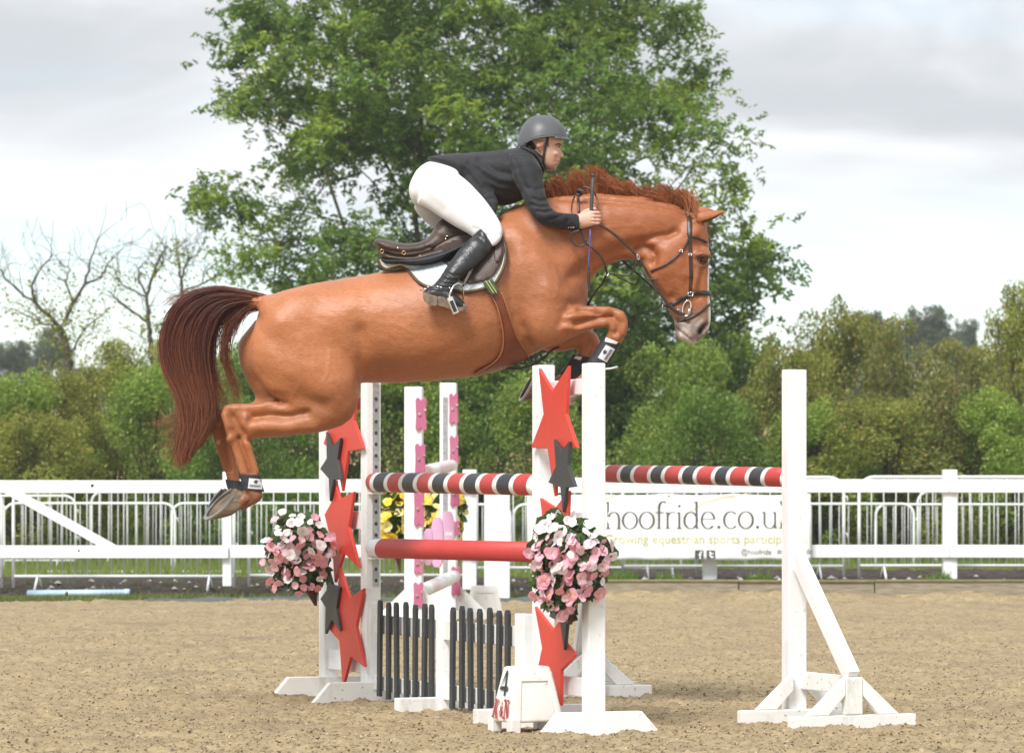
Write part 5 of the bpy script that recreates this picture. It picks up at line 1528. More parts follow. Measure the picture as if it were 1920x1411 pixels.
# coat colours
def mixc(c, new, w): return c * (1 - w[:, None]) + np.array(new)[None] * w[:, None]
sm01 = lambda x, a, b: np.clip((x - a) / (b - a), 0, 1) ** 2 * (3 - 2 * np.clip((x - a) / (b - a), 0, 1))
c = np.tile(np.array([.385, .145, .062]), (len(v), 1))
c = mixc(c, (.335, .110, .042), sm01(px, 960, 1120) * sm01(py, 640, 560))           # neck and head redder
c = mixc(c, (.34, .122, .048), sm01(py, 690, 800) * sm01(px, 690, 640))             # hind legs
c = mixc(c, (.35, .125, .050), sm01(px, 1060, 1130) * sm01(py, 555, 580))           # forelegs
bl = vnoise(v[:, 0] * 3.2, v[:, 1] * 3.2, v[:, 2] * 3.2, 61) * .6 + vnoise(v[:, 0] * 9, v[:, 1] * 9, v[:, 2] * 9, 62) * .4
c *= (.76 + .48 * bl)[:, None]
rg = vnoise(v[:, 0] * 2.2, v[:, 1] * 2.2, v[:, 2] * 2.2, 63); c[:, 0] *= .97 + .08 * rg; c[:, 2] *= 1.08 - .2 * rg
face = (px > 1195)
c = mixc(c, (.20, .088, .048), sm01(np.hypot((px - 1316) / 1.0, py - 486), 26, 10) * face * .7)   # smoky eye
c = mixc(c, (.20, .125, .085), sm01(py + (px - 1300) * .18, 566, 594) * (px > 1240) * (py > 545) * .85)
c = mixc(c, (.22, .17, .145), sm01(py, 592, 612) * (px > 1250) * (py > 560))
c = mixc(c, (.60, .52, .48), sm01(np.hypot(px - 1284, (py - 626) / 1.5), 15, 6) * (px > 1250) * (py > 590) * (.55 + .45 * (vnoise(px / 4, py / 4, seed=64) > .45)))
c = mixc(c, (.64, .58, .54), sm01(py, 632, 641) * (px > 1270) * (px < 1306) * (py > 560) * .8)
c = mixc(c, (.035, .020, .018), sm01(seg_dist(px, py, [(1312, 623), (1317, 616), (1324, 610)]), 5.5, 2.5) * face)
c = mixc(c, (.40, .24, .22), sm01(seg_dist(px, py, [(1319, 622), (1325, 613)]), 4, 1.5) * face * .9)
c = mixc(c, (.17, .065, .034), sm01(py, 908, 926) * (px < 520) * .75)
c = mixc(c, (.26, .088, .036), sm01(np.hypot(px - 436, py - 800), 40, 10) * (px < 500) * .4)
blaze = sm01(np.abs(v[:, 1] - D0), .038 + .0 * px, .022) * sm01(n[:, 0], .35, .65) * face * sm01(py, 462, 474) * sm01(py, 622, 606)
c = mixc(c, (.74, .70, .66), blaze)
c = mixc(c, (.10, .05, .035), sm01(py, 585, 560) * (px < 500) * (px > 462) * (py > 574) * .0)
c = mixc(c, (.16, .06, .03), sm01(np.hypot(px - 480, py - 590), 16, 5) * .7)          # dark skin under the dock
c = mixc(c, (.52, .40, .30), sm01(np.hypot(px - 409, py - 829), 5, 3) * (v[:, 1] > D0))    # pale scar on the far hind cannon
c = mixc(c, (.16, .09, .06), sm01(np.hypot(px - 463, py - 783), 6, 3) * .6)
a_ = horse_me.attributes.new('col', 'FLOAT_COLOR', 'POINT'); cc = np.ones((len(c), 4), np.float32); cc[:, :3] = np.clip(c, 0, 1); a_.data.foreach_set('color', cc.ravel())
horse_me.shade_smooth(); horse_me.name = 'horse'
COAT = bpy.data.materials.new('chestnut_coat'); COAT.use_nodes = True
nt = COAT.node_tree; b_ = nt.nodes['Principled BSDF']
at = nt.nodes.new('ShaderNodeAttribute'); at.attribute_name = 'col'
tc = nt.nodes.new('ShaderNodeTexCoord'); mp = nt.nodes.new('ShaderNodeMapping'); mp.inputs['Scale'].default_value = (45, 170, 170); mp.inputs['Rotation'].default_value = (0, .5, 0)
nz = nt.nodes.new('ShaderNodeTexNoise'); nz.inputs['Scale'].default_value = 1.0; nz.inputs['Detail'].default_value = 4
nt.links.new(tc.outputs['Object'], mp.inputs[0]); nt.links.new(mp.outputs[0], nz.inputs['Vector'])
hs = nt.nodes.new('ShaderNodeHueSaturation'); mr = nt.nodes.new('ShaderNodeMapRange'); mr.inputs['To Min'].default_value = .62; mr.inputs['To Max'].default_value = 1.38
nt.links.new(nz.outputs['Fac'], mr.inputs['Value']); nt.links.new(mr.outputs[0], hs.inputs['Value']); nt.links.new(at.outputs['Color'], hs.inputs['Color']); nt.links.new(hs.outputs[0], b_.inputs['Base Color'])
bp = nt.nodes.new('ShaderNodeBump'); bp.inputs['Strength'].default_value = .35; bp.inputs['Distance'].default_value = .006
nt.links.new(nz.outputs['Fac'], bp.inputs['Height']); nt.links.new(bp.outputs[0], b_.inputs['Normal'])
b_.inputs['Roughness'].default_value = .42; b_.inputs['Specular IOR Level'].default_value = .38; b_.inputs['Sheen Weight'].default_value = .05; b_.inputs['Sheen Roughness'].default_value = .4
horse = link('horse', horse_me, COAT)
tag(horse, 'chestnut horse leaping over the striped poles with forelegs tucked', 'horse')
BV = BVHTree.FromPolygons([tuple(p) for p in get_co(horse_me)], [tuple(p.vertices) for p in horse_me.polygons])
EYEP = Vector((0, 0, CAM))
def hit(px, py, fallback=None, bv=None, dmax=None):
    r = P(px, py, 1.0) - EYEP
    loc, nor, idx_, dist = (bv or BV).ray_cast(EYEP, r.normalized())
    if loc is None or (dmax and loc.y > dmax):
        return (P(px, py, fallback if fallback else D0), Vector((0, -1, 0)), False)
    if nor.y > 0: nor = -nor
    return (loc, nor, True)

# ---- hooves
HOOF = mat('hoof_horn', (.22, .155, .10), rough=.5, scale=9, c2=(.10, .072, .05), stretch=(2, 2, 6), bump=.3, bscale=50)
SOLE = mat('hoof_sole', (.20, .15, .10), rough=.85, scale=14, c2=(.09, .07, .05), bump=.5, bscale=60)
SHOE = mat('horse_shoe_steel', (.40, .39, .38), rough=.4, metal=.9, var=.2, scale=20)
def hoof(cor, rc, heel, toe, yo, cant, hw=.060):
    """cor: coronet centre px, rc: its radius px; heel and toe: ends of the ground surface px; cant: how far the short axis of the sole leans in the picture (px vector)"""
    C = Q(*cor, yo); H, T = Q(*heel, yo), Q(*toe, yo); ctr = (H + T) / 2; la = (T - H) / 2
    sv = Vector((cant[0] * D0 / F, 0, -cant[1] * D0 / F)); sy = math.sqrt(max(1e-6, hw ** 2 - sv.length ** 2)); sv += Vector((0, -sy, 0))
    up = (C - ctr); nrm = la.cross(sv).normalized()
    if nrm.dot(up) > 0: nrm = -nrm          # points out of the sole
    mb = MB(); n = 22; rows = 6
    for j in range(rows):
        t = j / (rows - 1); s = .62 + .38 * t ** .8
        cc = C.lerp(ctr, t)
        for i in range(n):
            a = 2 * math.pi * i / n; k = 1 - .10 * max(0, -math.cos(a))
            mb.v.append(tuple(cc + (la * math.cos(a) + sv * math.sin(a) * k) * s))
    for j in range(rows - 1):
        for i in range(n):
            q, q2 = j * n + i, j * n + (i + 1) % n; mb.f.append((q, q2, q2 + n, q + n)); mb.m.append(0)
    mb.f.append(tuple(range(n))); mb.m.append(0)
    h = mb.build('hoof', HOOF, horse, smooth=True)
    mb = MB(); rim = [ctr + (la * math.cos(2 * math.pi * i / n) + sv * math.sin(2 * math.pi * i / n)) * .97 for i in range(n)]; inner = [ctr - nrm * .012 + (la * math.cos(2 * math.pi * i / n) + sv * math.sin(2 * math.pi * i / n)) * .62 for i in range(n)]
    fr = ctr + la * .25 + nrm * .004; mb.add(rim + inner + [ctr - nrm * .012 - la * .55 + nrm * .014, fr], [(i, (i + 1) % n, n + (i + 1) % n, n + i) for i in range(n)] + [(n + i, n + (i + 1) % n, 2 * n + 1) for i in range(n)])
    mb.build('sole', SOLE, h, smooth=False)
    mb = MB(); mm = 26
    for i in range(mm + 1):
        a = -2.45 + 4.9 * i / mm
        o_ = ctr + (la * math.cos(a) + sv * math.sin(a)) * 1.0; q_ = ctr + (la * math.cos(a) + sv * math.sin(a)) * .82
        mb.v += [tuple(o_ - nrm * .001), tuple(q_ - nrm * .001), tuple(q_ + nrm * .009), tuple(o_ + nrm * .009)]
    for i in range(mm):
        for j in range(4):
            q, q2 = i * 4 + j, i * 4 + (j + 1) % 4; mb.f.append((q, q2, q2 + 4, q + 4)); mb.m.append(0)
    mb.f += [(3, 2, 1, 0), (mm * 4, mm * 4 + 1, mm * 4 + 2, mm * 4 + 3)]; mb.m += [0, 0]
    mb.build('horseshoe', SHOE, h)
hoof((446, 948), 18, (446, 916), (384, 974), -.155, (6, 10))
hoof((424, 946), 17, (424, 916), (387, 968), .165, (5, 8), .058)
hoof((1074, 730), 15, (1082, 746), (1030, 752), -.165, (2, 11), .058)
hoof((1020, 728), 15, (1002, 704), (976, 753), .15, (4, 2), .058)

# ---- ears and eye
def grown(mbx, name, voxel, parent, m, it=6, **k):
    me = remesh(mbx, voxel); v = get_co(me); v = smooth_np(v, edges_of(me), it, 1.0, .5); set_co(me, v); me.shade_smooth()
    return link(name, me, m, parent)
EAR = mat('ear_coat', (.36, .115, .040), rough=.5, var=.18, scale=20, bump=.3, bscale=200)
EARIN = mat('ear_inside', (.09, .035, .018), rough=.8)
for yo_, pts in ((-.048, [(1304, 410), (1316, 411), (1330, 408), (1345, 402), (1360, 396)]), (.045, [(1302, 402), (1312, 402), (1320, 400), (1330, 397), (1338, 394)])):
    prof = [11, 15, 13.5, 8, .6]; mb = MB(); n = 14
    for k, ((x, y), r_k) in enumerate(zip(pts, prof)):
        d_ = Vector((pts[min(k + 1, 4)][0] - pts[max(k - 1, 0)][0], 0, -(pts[min(k + 1, 4)][1] - pts[max(k - 1, 0)][1]))).normalized()
        up = Vector((-d_.z, 0, d_.x)); c0 = Q(x, y, yo_)
        for i in range(n):
            a = 2 * math.pi * i / n; inn = .55 if k else 1.0
            rr = r_k * D0 / F * (1 if math.sin(a) > -.2 else inn)
            mb.v.append(tuple(c0 + up * rr * math.sin(a) + Vector((0, -1, 0)) * r_k * .85 * D0 / F * math.cos(a)))
    for j in range(4):
        for i in range(n):
            q, q2 = j * n + i, j * n + (i + 1) % n; mb.f.append((q, q2, q2 + n, q + n)); mb.m.append(1 if 8 <= i <= 12 and j > 0 else 0)
    mb.f.append(tuple(range(n))); mb.m.append(0)
    ear = mb.build('ear', [EAR, EARIN], horse, smooth=True)
    ss = ear.modifiers.new('s', 'SUBSURF'); ss.levels = ss.render_levels = 1
EYEM = mat('dark_eye', (.012, .008, .006), rough=.06, var=.02, coat=1.0)
p, n_, ok = hit(1317.5, 486.5)
mb = MB(); blob(mb, 1317.5, 486.5, p.y - D0 + .010, 7.2, 6.2, .017); mb.build('eye', EYEM, horse, smooth=True)
LID = mat('eyelid_skin', (.07, .035, .022), rough=.5)
for nm, pl in (('upper_eyelid', [(1308, 487), (1312, 481), (1318, 479), (1324, 481), (1327, 486)]), ('lower_eyelid', [(1308, 488), (1313, 493), (1319, 494.5), (1325, 491), (1327, 487)])):
    MB().tube([hit(x, y)[0] + Vector((0, -.004, 0)) for x, y in pl], [.002, .0035, .004, .0035, .002], 6).build(nm, LID, horse, smooth=True)

# ---- hair
HAIR = bpy.data.materials.new('horse_hair'); HAIR.use_nodes = True
nt = HAIR.node_tree; b_ = nt.nodes['Principled BSDF']; at = nt.nodes.new('ShaderNodeAttribute'); at.attribute_name = 'col'
nt.links.new(at.outputs['Color'], b_.inputs['Base Color']); b_.inputs['Roughness'].default_value = .5; b_.inputs['Specular IOR Level'].default_value = .35
def strands(curves, r0, r1, cols):
    """curves: (n, k, 3); flat tapering 3-sided strands"""
    Cv = np.asarray(curves); n, k, _ = Cv.shape
    T = np.gradient(Cv, axis=1); T /= np.linalg.norm(T, axis=2)[..., None] + 1e-9
    B = np.cross(T, np.array([0.05, 1.0, 0.1])); B /= np.linalg.norm(B, axis=2)[..., None] + 1e-9; N = np.cross(T, B)
    t = np.linspace(0, 1, k); rad = (r0 + (r1 - r0) * t ** 1.3)[None, :, None] * np.ones((n, 1, 1))
    rings = [Cv + (B * math.cos(a) + N * math.sin(a)) * rad for a in (.5, 2.6, 4.7)]
    V = np.stack(rings, 2).reshape(-1, 3)
    base = (np.arange(n) * k * 3)[:, None, None, None]; j = (np.arange(k - 1) * 3)[None, :, None, None]; i = np.arange(3)[None, None, :, None]; i2 = (i + 1) % 3
    Fc = np.concatenate([base + j + i, base + j + i2, base + j + 3 + i2, base + j + 3 + i], -1).reshape(-1, 4)
    return V, Fc, np.repeat(cols.reshape(n * k, 3), 3, 0)
def resample(pl, k):
    A = np.array(catmull(pl, 8)); d = np.r_[0, np.cumsum(np.linalg.norm(np.diff(A, axis=0), axis=1))]
    t = np.linspace(0, d[-1], k); return np.stack([np.interp(t, d, A[:, i]) for i in range(A.shape[1])], -1)
r_ = np.random.default_rng(91)
TG = [[(500, 556), (455, 547), (405, 540), (355, 552), (318, 588), (303, 640), (312, 690), (336, 740), (346, 790), (338, 840), (332, 876)],
      [(498, 558), (440, 549), (385, 553), (342, 582), (320, 638), (330, 700), (350, 755), (352, 810), (338, 868)],
      [(497, 562), (445, 556), (395, 560), (356, 592), (340, 640), (350, 705), (366, 760), (362, 812), (346, 858)],
      [(496, 564), (450, 559), (402, 566), (368, 600), (356, 650), (366, 710), (380, 760), (376, 806), (358, 845)],
      [(495, 566), (454, 562), (412, 573), (384, 606), (374, 655), (382, 715), (392, 765), (386, 802), (370, 832)],
      [(494, 568), (456, 566), (420, 580), (398, 615), (390, 665), (396, 720), (402, 765), (394, 792), (382, 812)]]
WISP = [[(492, 572), (464, 578), (442, 598), (424, 635), (422, 680), (436, 715), (443, 745), (437, 768)], [(492, 570), (466, 576), (448, 594), (437, 616), (432, 632)], [(492, 572), (460, 574), (436, 592), (424, 612), (418, 640), (412, 680)], [(496, 560), (420, 548), (350, 572), (318, 640), (330, 710), (346, 760), (325, 785), (300, 795), (285, 792)],
        [(496, 560), (420, 550), (350, 575), (322, 640), (335, 715), (348, 780), (332, 825), (310, 845), (294, 853)], [(496, 558), (430, 546), (370, 550), (330, 558), (308, 570)], [(496, 562), (410, 556), (345, 590), (325, 650), (345, 730), (340, 800), (318, 850), (306, 866)], [(492, 570), (455, 570), (412, 600), (396, 660), (404, 710), (420, 750), (422, 775)],
        [(496, 560), (420, 550), (352, 575), (322, 640), (335, 705), (356, 765), (330, 800), (312, 815), (300, 818)]]
K = 26
TG = [resample(g, K) for g in TG]; WISP = [resample(g, K) for g in WISP]
curv = []; cols = []
NT = 6500
clump = r_.random((70, 4))
for s in range(NT):
    if s % 6 == 0:
        g = WISP[int(r_.integers(0, len(WISP)))] + r_.normal(size=2) * 3; thick = .4
    else:
        u = r_.random() * (len(TG) - 1.001); i = int(u); f = u - i; g = TG[i] * (1 - f) + TG[i + 1] * f; thick = 1
    cl_ = clump[int(u * 12) % 70] if s % 6 else clump[s % 70]
    t = np.linspace(0, 1, K)
    spread = r_.normal(size=2) * 5.0
    ph = r_.random() * 6
    wav = (np.sin(t * (5 + 3 * cl_[0]) + cl_[1] * 6)[:, None] * np.array([4.5, 2.5]) + np.sin(t * (9 + 4 * cl_[2]) + ph)[:, None] * np.array([2.6, 1.6])) * t[:, None] ** .7
    g2 = g + spread * (t[:, None] ** .6) + wav + (cl_[2:4] - .5) * 9 * (t[:, None] ** 1.2)
    cut = 1 - .48 * r_.random() ** 1.8; 
    yo_ = (r_.random() * 2 - 1) * .065 * np.sin(np.clip(t * 1.6, 0, 1) * math.pi * .5) * thick + r_.normal() * .01
    g3 = np.stack([np.interp(t * cut, t, g2[:, 0]), np.interp(t * cut, t, g2[:, 1])], -1)
    dd = D0 + yo_
    curv.append(np.stack([(g3[:, 0] - CX) / F * dd, dd, CAM + (HY - g3[:, 1]) / F * dd], -1))
    tn = .45 + .75 * r_.random() ** 1.3 + .45 * (cl_[0] - .5)
    c0 = np.array([.17, .055, .030]); c1 = np.array([.10, .030, .022]); c2 = np.array([.27, .095, .048])
    w1 = np.clip(np.sin(np.clip((t - .10) / .62, 0, 1) * math.pi), 0, 1)[:, None]; w2 = np.clip((t - .62) / .38, 0, 1)[:, None]
    cols.append((c0 * (1 - w1) + c1 * w1) * (1 - w2) * tn * 1.15 + c2 * w2 * tn)
V, Fc, Cc = strands(np.array(curv), .0015, .0005, np.array(cols))
tag(link('tail', np_mesh('tail', V, Fc, Cc, smooth=True), HAIR, horse), kind='stuff')
# mane
crest = [(1012, 377), (1050, 371), (1100, 369), (1150, 371), (1200, 378), (1245, 387), (1280, 396), (1306, 404)]
topl = [(1012, 346), (1040, 332), (1060, 323), (1074, 337), (1086, 316), (1106, 308), (1128, 311), (1150, 322), (1180, 334), (1215, 345), (1250, 350), (1275, 347), (1296, 350), (1306, 368)]
cx_, cy_ = np.array(crest).T; tx_, ty_ = np.array(topl).T
curv = []; cols = []; K = 9
tuft = [(r_.uniform(1008, 1306), r_.uniform(-34, -4), r_.uniform(.80, 1.08), r_.random()) for k in range(60)]
for s in range(4200):
    x = r_.uniform(1008, 1306); j = min(range(len(tuft)), key=lambda k: abs(tuft[k][0] - x) + r_.random() * 5); tf = tuft[j]
    y0 = np.interp(x, cx_, cy_) + r_.uniform(-6, 5); side = r_.uniform(-1, 1)
    ytop = np.interp(x, tx_, ty_); h = (y0 - ytop) * tf[2] * r_.uniform(.62, 1.06)
    lean = tf[1] + r_.normal() * 6 - (x - tf[0]) * .35
    t = np.linspace(0, 1, K)
    droop = 7 * (tf[3] - .25) * t ** 2.2
    gx = x + lean * t ** 1.3 + r_.normal() * 2 * t; gy = y0 - h * (1 - (1 - t) ** 1.35) + droop
    yy = side * (.020 + .018 * t) - .03 * t * (tf[3] > .5) + r_.normal() * .004; dd = D0 + yy
    curv.append(np.stack([(gx - CX) / F * dd, dd, CAM + (HY - gy) / F * dd], -1))
    tn = r_.uniform(.5, 1.2) * (.7 + .6 * tf[3]); c0 = np.array([.25, .076, .030]); c1 = np.array([.38, .135, .055])
    cols.append((c0 * (1 - t[:, None]) + c1 * t[:, None]) * tn)
for s in range(170):   # forelock and flyaway wisps at the poll
    x = r_.uniform(1284, 1312); y0 = np.interp(x, cx_, cy_); t = np.linspace(0, 1, K); ex_, ey_ = (r_.uniform(1262, 1300), r_.uniform(350, 372)) if s % 3 else (r_.uniform(1318, 1334), r_.uniform(425, 455))
    gx = x + (ex_ - x) * t + r_.normal() * 3 * np.sin(t * 3); gy = y0 + (ey_ - y0) * t ** .8 - 8 * np.sin(t * 3.14); yy = r_.normal() * .03; dd = D0 + yy
    curv.append(np.stack([(gx - CX) / F * dd, np.full(K, dd), CAM + (HY - gy) / F * dd], -1)); tn = r_.uniform(.8, 1.2); cols.append(np.tile(np.array([.38, .14, .062]) * tn, (K, 1)))
V, Fc, Cc = strands(np.array(curv), .0023, .0006, np.array(cols))
tag(link('mane', np_mesh('mane', V, Fc, Cc, smooth=True), HAIR, horse), kind='stuff')

# ---- tendon and fetlock boots strapped round the legs (the horse wears them)
NEO = mat('black_neoprene', (.022, .024, .030), rough=.65, var=.25, scale=30, bump=.3, bscale=150)
PATCH = mat('pale_label', (.62, .63, .64), rough=.5, var=.05)
PRINTD = mat('label_print', (.05, .045, .05), rough=.5)
def leg_boot(rows, label, yo, rim=True):
    mb = MB(); loft(mb, rows, sub=4, n=20, ex=2.2)
    o = mb.build('leg_boot', NEO, horse, smooth=True); o['label'] = label
    b = o.modifiers.new('edge', 'BEVEL'); b.width = .004; b.segments = 2; b.limit_method = 'ANGLE'; b.angle_limit = R(50)
    me = o.data; return o, BVHTree.FromPolygons([tuple(v_.co) for v_ in me.vertices], [tuple(p_.vertices) for p_ in me.polygons])
def decal(bv, quad, m, parent, name, lift=.0025, n=(8, 8), fb=None):
    """quad: 4 px corners; a thin patch laid on a surface"""
    mb = MB(); q = [Vector((x, y, 0)) for x, y in quad]
    for i in range(n[0] + 1):
        for j in range(n[1] + 1):
            u, v_ = i / n[0], j / n[1]
            p_ = (q[0] * (1 - u) + q[1] * u) * (1 - v_) + (q[3] * (1 - u) + q[2] * u) * v_
            h_, no, ok = hit(p_.x, p_.y, fb, bv); mb.v.append(tuple(h_ + no * lift))
    for i in range(n[0]):
        for j in range(n[1]):
            a = i * (n[1] + 1) + j; mb.f.append((a, a + n[1] + 1, a + n[1] + 2, a + 1)); mb.m.append(0)
    return mb.build(name, m, parent, smooth=True)
def emblem(bv, quad, parent, seed):
    """small leaping-animal mark over a word-like row of strokes, printed on a label"""
    r = random.Random(seed); q = [Vector((x, y, 0)) for x, y in quad]
    def uv(u, v_, l=.0042):
        p_ = (q[0] * (1 - u) + q[1] * u) * (1 - v_) + (q[3] * (1 - u) + q[2] * u) * v_
        h_, no, ok = hit(p_.x, p_.y, None, bv); return h_ + no * l
    mb = MB()
    shape = [(.36, .34), (.46, .16), (.60, .12), (.70, .26), (.62, .30), (.66, .44), (.52, .50), (.44, .42)]
    mb.add([uv(a, b) for a, b in shape], [tuple(range(len(shape)))])
    mb.build('emblem', PRINTD, parent)
    for k in range(9):
        u = .10 + .088 * k; mb = MB()
        mb.add([uv(u, .60), uv(u + .05, .60), uv(u + .05, .86), uv(u, .86)] if k % 3 else [uv(u, .62), uv(u + .065, .60), uv(u + .03, .86), uv(u, .84)], [(0, 1, 2, 3)])
        mb.build('letter_stroke', PRINTD, parent)
ob_, bv_ = leg_boot([(1164, 644, 1131, 631, .046, yn), (1160, 652, 1127, 638, .046, yn), (1149, 670, 1116, 655, .044, yn), (1137, 690, 1103, 675, .045, yn), (1127, 706, 1092, 692, .049, yn)], 'black tendon boot with pale label on near foreleg', yn)
dl = decal(bv_, [(1136, 646), (1153, 654), (1137, 679), (1121, 670)], PATCH, ob_, 'label_patch'); emblem(bv_, [(1121, 670), (1136, 646), (1153, 654), (1137, 679)], ob_, 1)
decal(bv_, [(1137, 631.5), (1159, 640.5), (1155, 645), (1134, 640)], PATCH, ob_, 'top_tab')
MB().tube([P(1132, 692, D0 - .20), P(1146, 690.5, D0 - .20), P(1158, 687.5, D0 - .19)], .0055, 8).build('strap_end', PATCH, ob_, smooth=True)
ob_, bv_ = leg_boot([(1112, 672, 1074, 664, .044, yr), (1108, 680, 1070, 670, .043, yr), (1094, 702, 1060, 686, .043, yr), (1082, 718, 1048, 700, .047, yr)], 'black tendon boot on the far foreleg', yr)
decal(bv_, [(1080, 667), (1092, 669), (1088, 675), (1076, 672)], PATCH, ob_, 'top_tab')
ob_, bv_ = leg_boot([(449, 888, 488, 890, .044, -.155), (451, 897, 490, 901, .044, -.155), (453, 908, 494, 915, .047, -.155), (455, 917, 496, 922, .048, -.155)], 'black fetlock boot with pale label on near hind leg', -.155)
decal(bv_, [(467, 896), (491, 898), (491, 917), (465, 915)], PATCH, ob_, 'label_patch'); emblem(bv_, [(467, 896), (491, 898), (491, 917), (465, 915)], ob_, 2)
ob_, bv_ = leg_boot([(422, 898, 455, 902, .043, .165), (424, 906, 457, 910, .043, .165), (427, 917, 460, 921, .046, .165)], 'black fetlock boot on the far hind leg', .165)
# ================================================================ saddle, tack and rider
TR = np.array([(494, 560, 488, 575, .03), (520, 551, 478, 690, .17), (560, 540, 520, 712, .235), (610, 528, 580, 720, .265), (670, 517, 655, 719, .275), (730, 508, 720, 718, .300), (790, 494, 790, 716, .325), (850, 472, 850, 711, .335), (900, 438, 898, 704, .325), (940, 400, 945, 692, .290), (985, 380, 985, 672, .26), (1032, 385, 1032, 648, .24)])
def flank(px, py, lift, top=-.93):
    """depth of the near flank of the trunk at a photo pixel, continued smoothly above the back"""
    xm = (TR[:, 0] + TR[:, 2]) / 2
    t, b, w = np.interp(px, xm, TR[:, 1]), np.interp(px, xm, TR[:, 3]), np.interp(px, xm, TR[:, 4])
    s = min(.985, max(top, (py - (t + b) / 2) / ((b - t) / 2)))
    yo = -(w * (1 - abs(s) ** 2.15) ** (1 / 2.15))
    h_, n_, ok = hit(px, py)
    d = D0 + yo
    if ok: d = min(d, h_.y)
    return d - lift
def patch(poly, name, m, parent, lift, step=5.0, thick=.006, dfun=None, smooth=True, disp=None, label=None):
    bd = []
    for (x0, y0), (x1, y1) in zip(poly, poly[1:] + poly[:1]):
        k = max(1, int(math.hypot(x1 - x0, y1 - y0) / step))
        bd += [(x0 + (x1 - x0) * i / k, y0 + (y1 - y0) * i / k) for i in range(k)]
    xs_, ys_ = zip(*bd); gx, gy = np.meshgrid(np.arange(min(xs_), max(xs_), step), np.arange(min(ys_), max(ys_), step))
    gx = gx.ravel() + 1e-3; gy = gy.ravel() + 1e-3; ok = in_poly(gx, gy, bd) & (seg_dist(gx, gy, bd + bd[:1]) > step * .55)
    pts = bd + list(zip(gx[ok], gy[ok])); nb = len(bd)
    vv, ee, ff, *_ = delaunay_2d_cdt([Vector(p) for p in pts], [(i, (i + 1) % nb) for i in range(nb)], [], 1, 1e-4)
    f_ = dfun or (lambda x, y: flank(x, y, lift))
    mb = MB(); mb.add([P(p.x, p.y, f_(p.x, p.y) - (disp(p.x, p.y) if disp else 0)) for p in vv], [tuple(f) for f in ff])
    o = mb.build(name, m, parent, smooth=smooth)
    me = o.data
    # make the faces look at the viewer so the thickness grows inwards
    if sum(p_.normal.y * p_.area for p_ in me.polygons) > 0: me.flip_normals()
    s = o.modifiers.new('thick', 'SOLIDIFY'); s.thickness = thick; s.offset = -1
    if label: o['label'] = label
    return o
def smooth_poly(pl, closed=True, sub=4):
    if closed:
        n = len(pl); ext = [pl[-1]] + pl + [pl[0], pl[1]]
        A = catmull(ext, sub)[sub:-(sub)]; return [tuple(p) for p in A[:n * sub]]
    return [tuple(p) for p in catmull(pl, sub)]
def strap(pl, wpx, name, m, parent, th=.004, lift=.003, fb=None, bv=None, curve=True, yo=None, label=None):
    """flat strap laid along photo pixels on the surface below (or at the offsets yo where it hangs free)"""
    A = smooth_poly(pl, False, 5) if curve else pl
    n = len(A); pts, nor = [], []
    yos = None if yo is None else (np.interp(np.linspace(0, 1, n), np.linspace(0, 1, len(yo)), yo) if isinstance(yo, (list, tuple)) else [yo] * n)
    for i, (x, y) in enumerate(A):
        if yos is not None: pts.append(P(x, y, D0 + yos[i])); nor.append(Vector((0, -1, 0)))
        else:
            h_, no, ok = hit(x, y, fb, bv); pts.append(h_ + no * lift); nor.append(no)
    # keep stray depths from creasing the strap
    ys_ = [p.y for p in pts]
    for k in range(3): ys_ = [ys_[0]] + [(ys_[i - 1] + 2 * ys_[i] + ys_[i + 1]) / 4 for i in range(1, n - 1)] + [ys_[-1]]
    pts = [Vector((p.x * (y_ / p.y), min(y_, p.y), CAM + (p.z - CAM) * (y_ / p.y))) if y_ < p.y else p for p, y_ in zip(pts, ys_)]
    mb = MB(); w = wpx / 2 * D0 / F
    for i in range(n):
        t = (pts[min(i + 1, n - 1)] - pts[max(i - 1, 0)]).normalized(); no = (nor[i] - t * nor[i].dot(t))
        if no.length < .2: no = Vector((0, -1, 0)) - t * t.dot(Vector((0, -1, 0)))
        no.normalize(); s = t.cross(no).normalized()
        for a, b in ((-1, 0), (-.8, 1), (.8, 1), (1, 0), (.8, -1), (-.8, -1)): mb.v.append(tuple(pts[i] + s * w * a + no * th * (b * .5 + .5)))
    for i in range(n - 1):
        for j in range(6):
            q, q2 = i * 6 + j, i * 6 + (j + 1) % 6; mb.f.append((q, q2, q2 + 6, q + 6)); mb.m.append(0)
    mb.f += [tuple(range(6))[::-1], tuple(range((n - 1) * 6, n * 6))]; mb.m += [0, 0]
    o = mb.build(name, m, parent, smooth=True)
    if label: o['label'] = label
    return o
LEATHER = mat('brown_leather', (.060, .036, .027), rough=.42, var=.3, scale=14, bump=.25, bscale=160, spec=.5)
LEATHER_D = mat('dark_bridle_leather', (.034, .024, .020), rough=.36, var=.25, scale=30, bump=.15, bscale=200)
TAN = mat('tan_girth_leather', (.22, .055, .024), rough=.36, var=.22, scale=7, c2=(.14, .034, .018), bump=.15, bscale=120)
TAN_E = mat('tan_leather_edge', (.36, .15, .06), rough=.5)
QUILT = mat('pale_blue_quilting', (.50, .54, .60), rough=.8, var=.08, scale=20, sheen=.2)
BINDING = mat('brown_binding', (.075, .050, .042), rough=.6, var=.2, scale=20)
PIPING = mat('cream_piping', (.62, .54, .34), rough=.6)
GEL = mat('black_half_pad', (.018, .019, .024), rough=.6, var=.3, scale=14)
GREEN_E = mat('green_elastic', (.055, .10, .038), rough=.8, var=.2, scale=40)
YEL_E = mat('yellow_stripe', (.55, .48, .20), rough=.8)
BRASS = mat('brass', (.55, .40, .16), rough=.3, metal=.9)

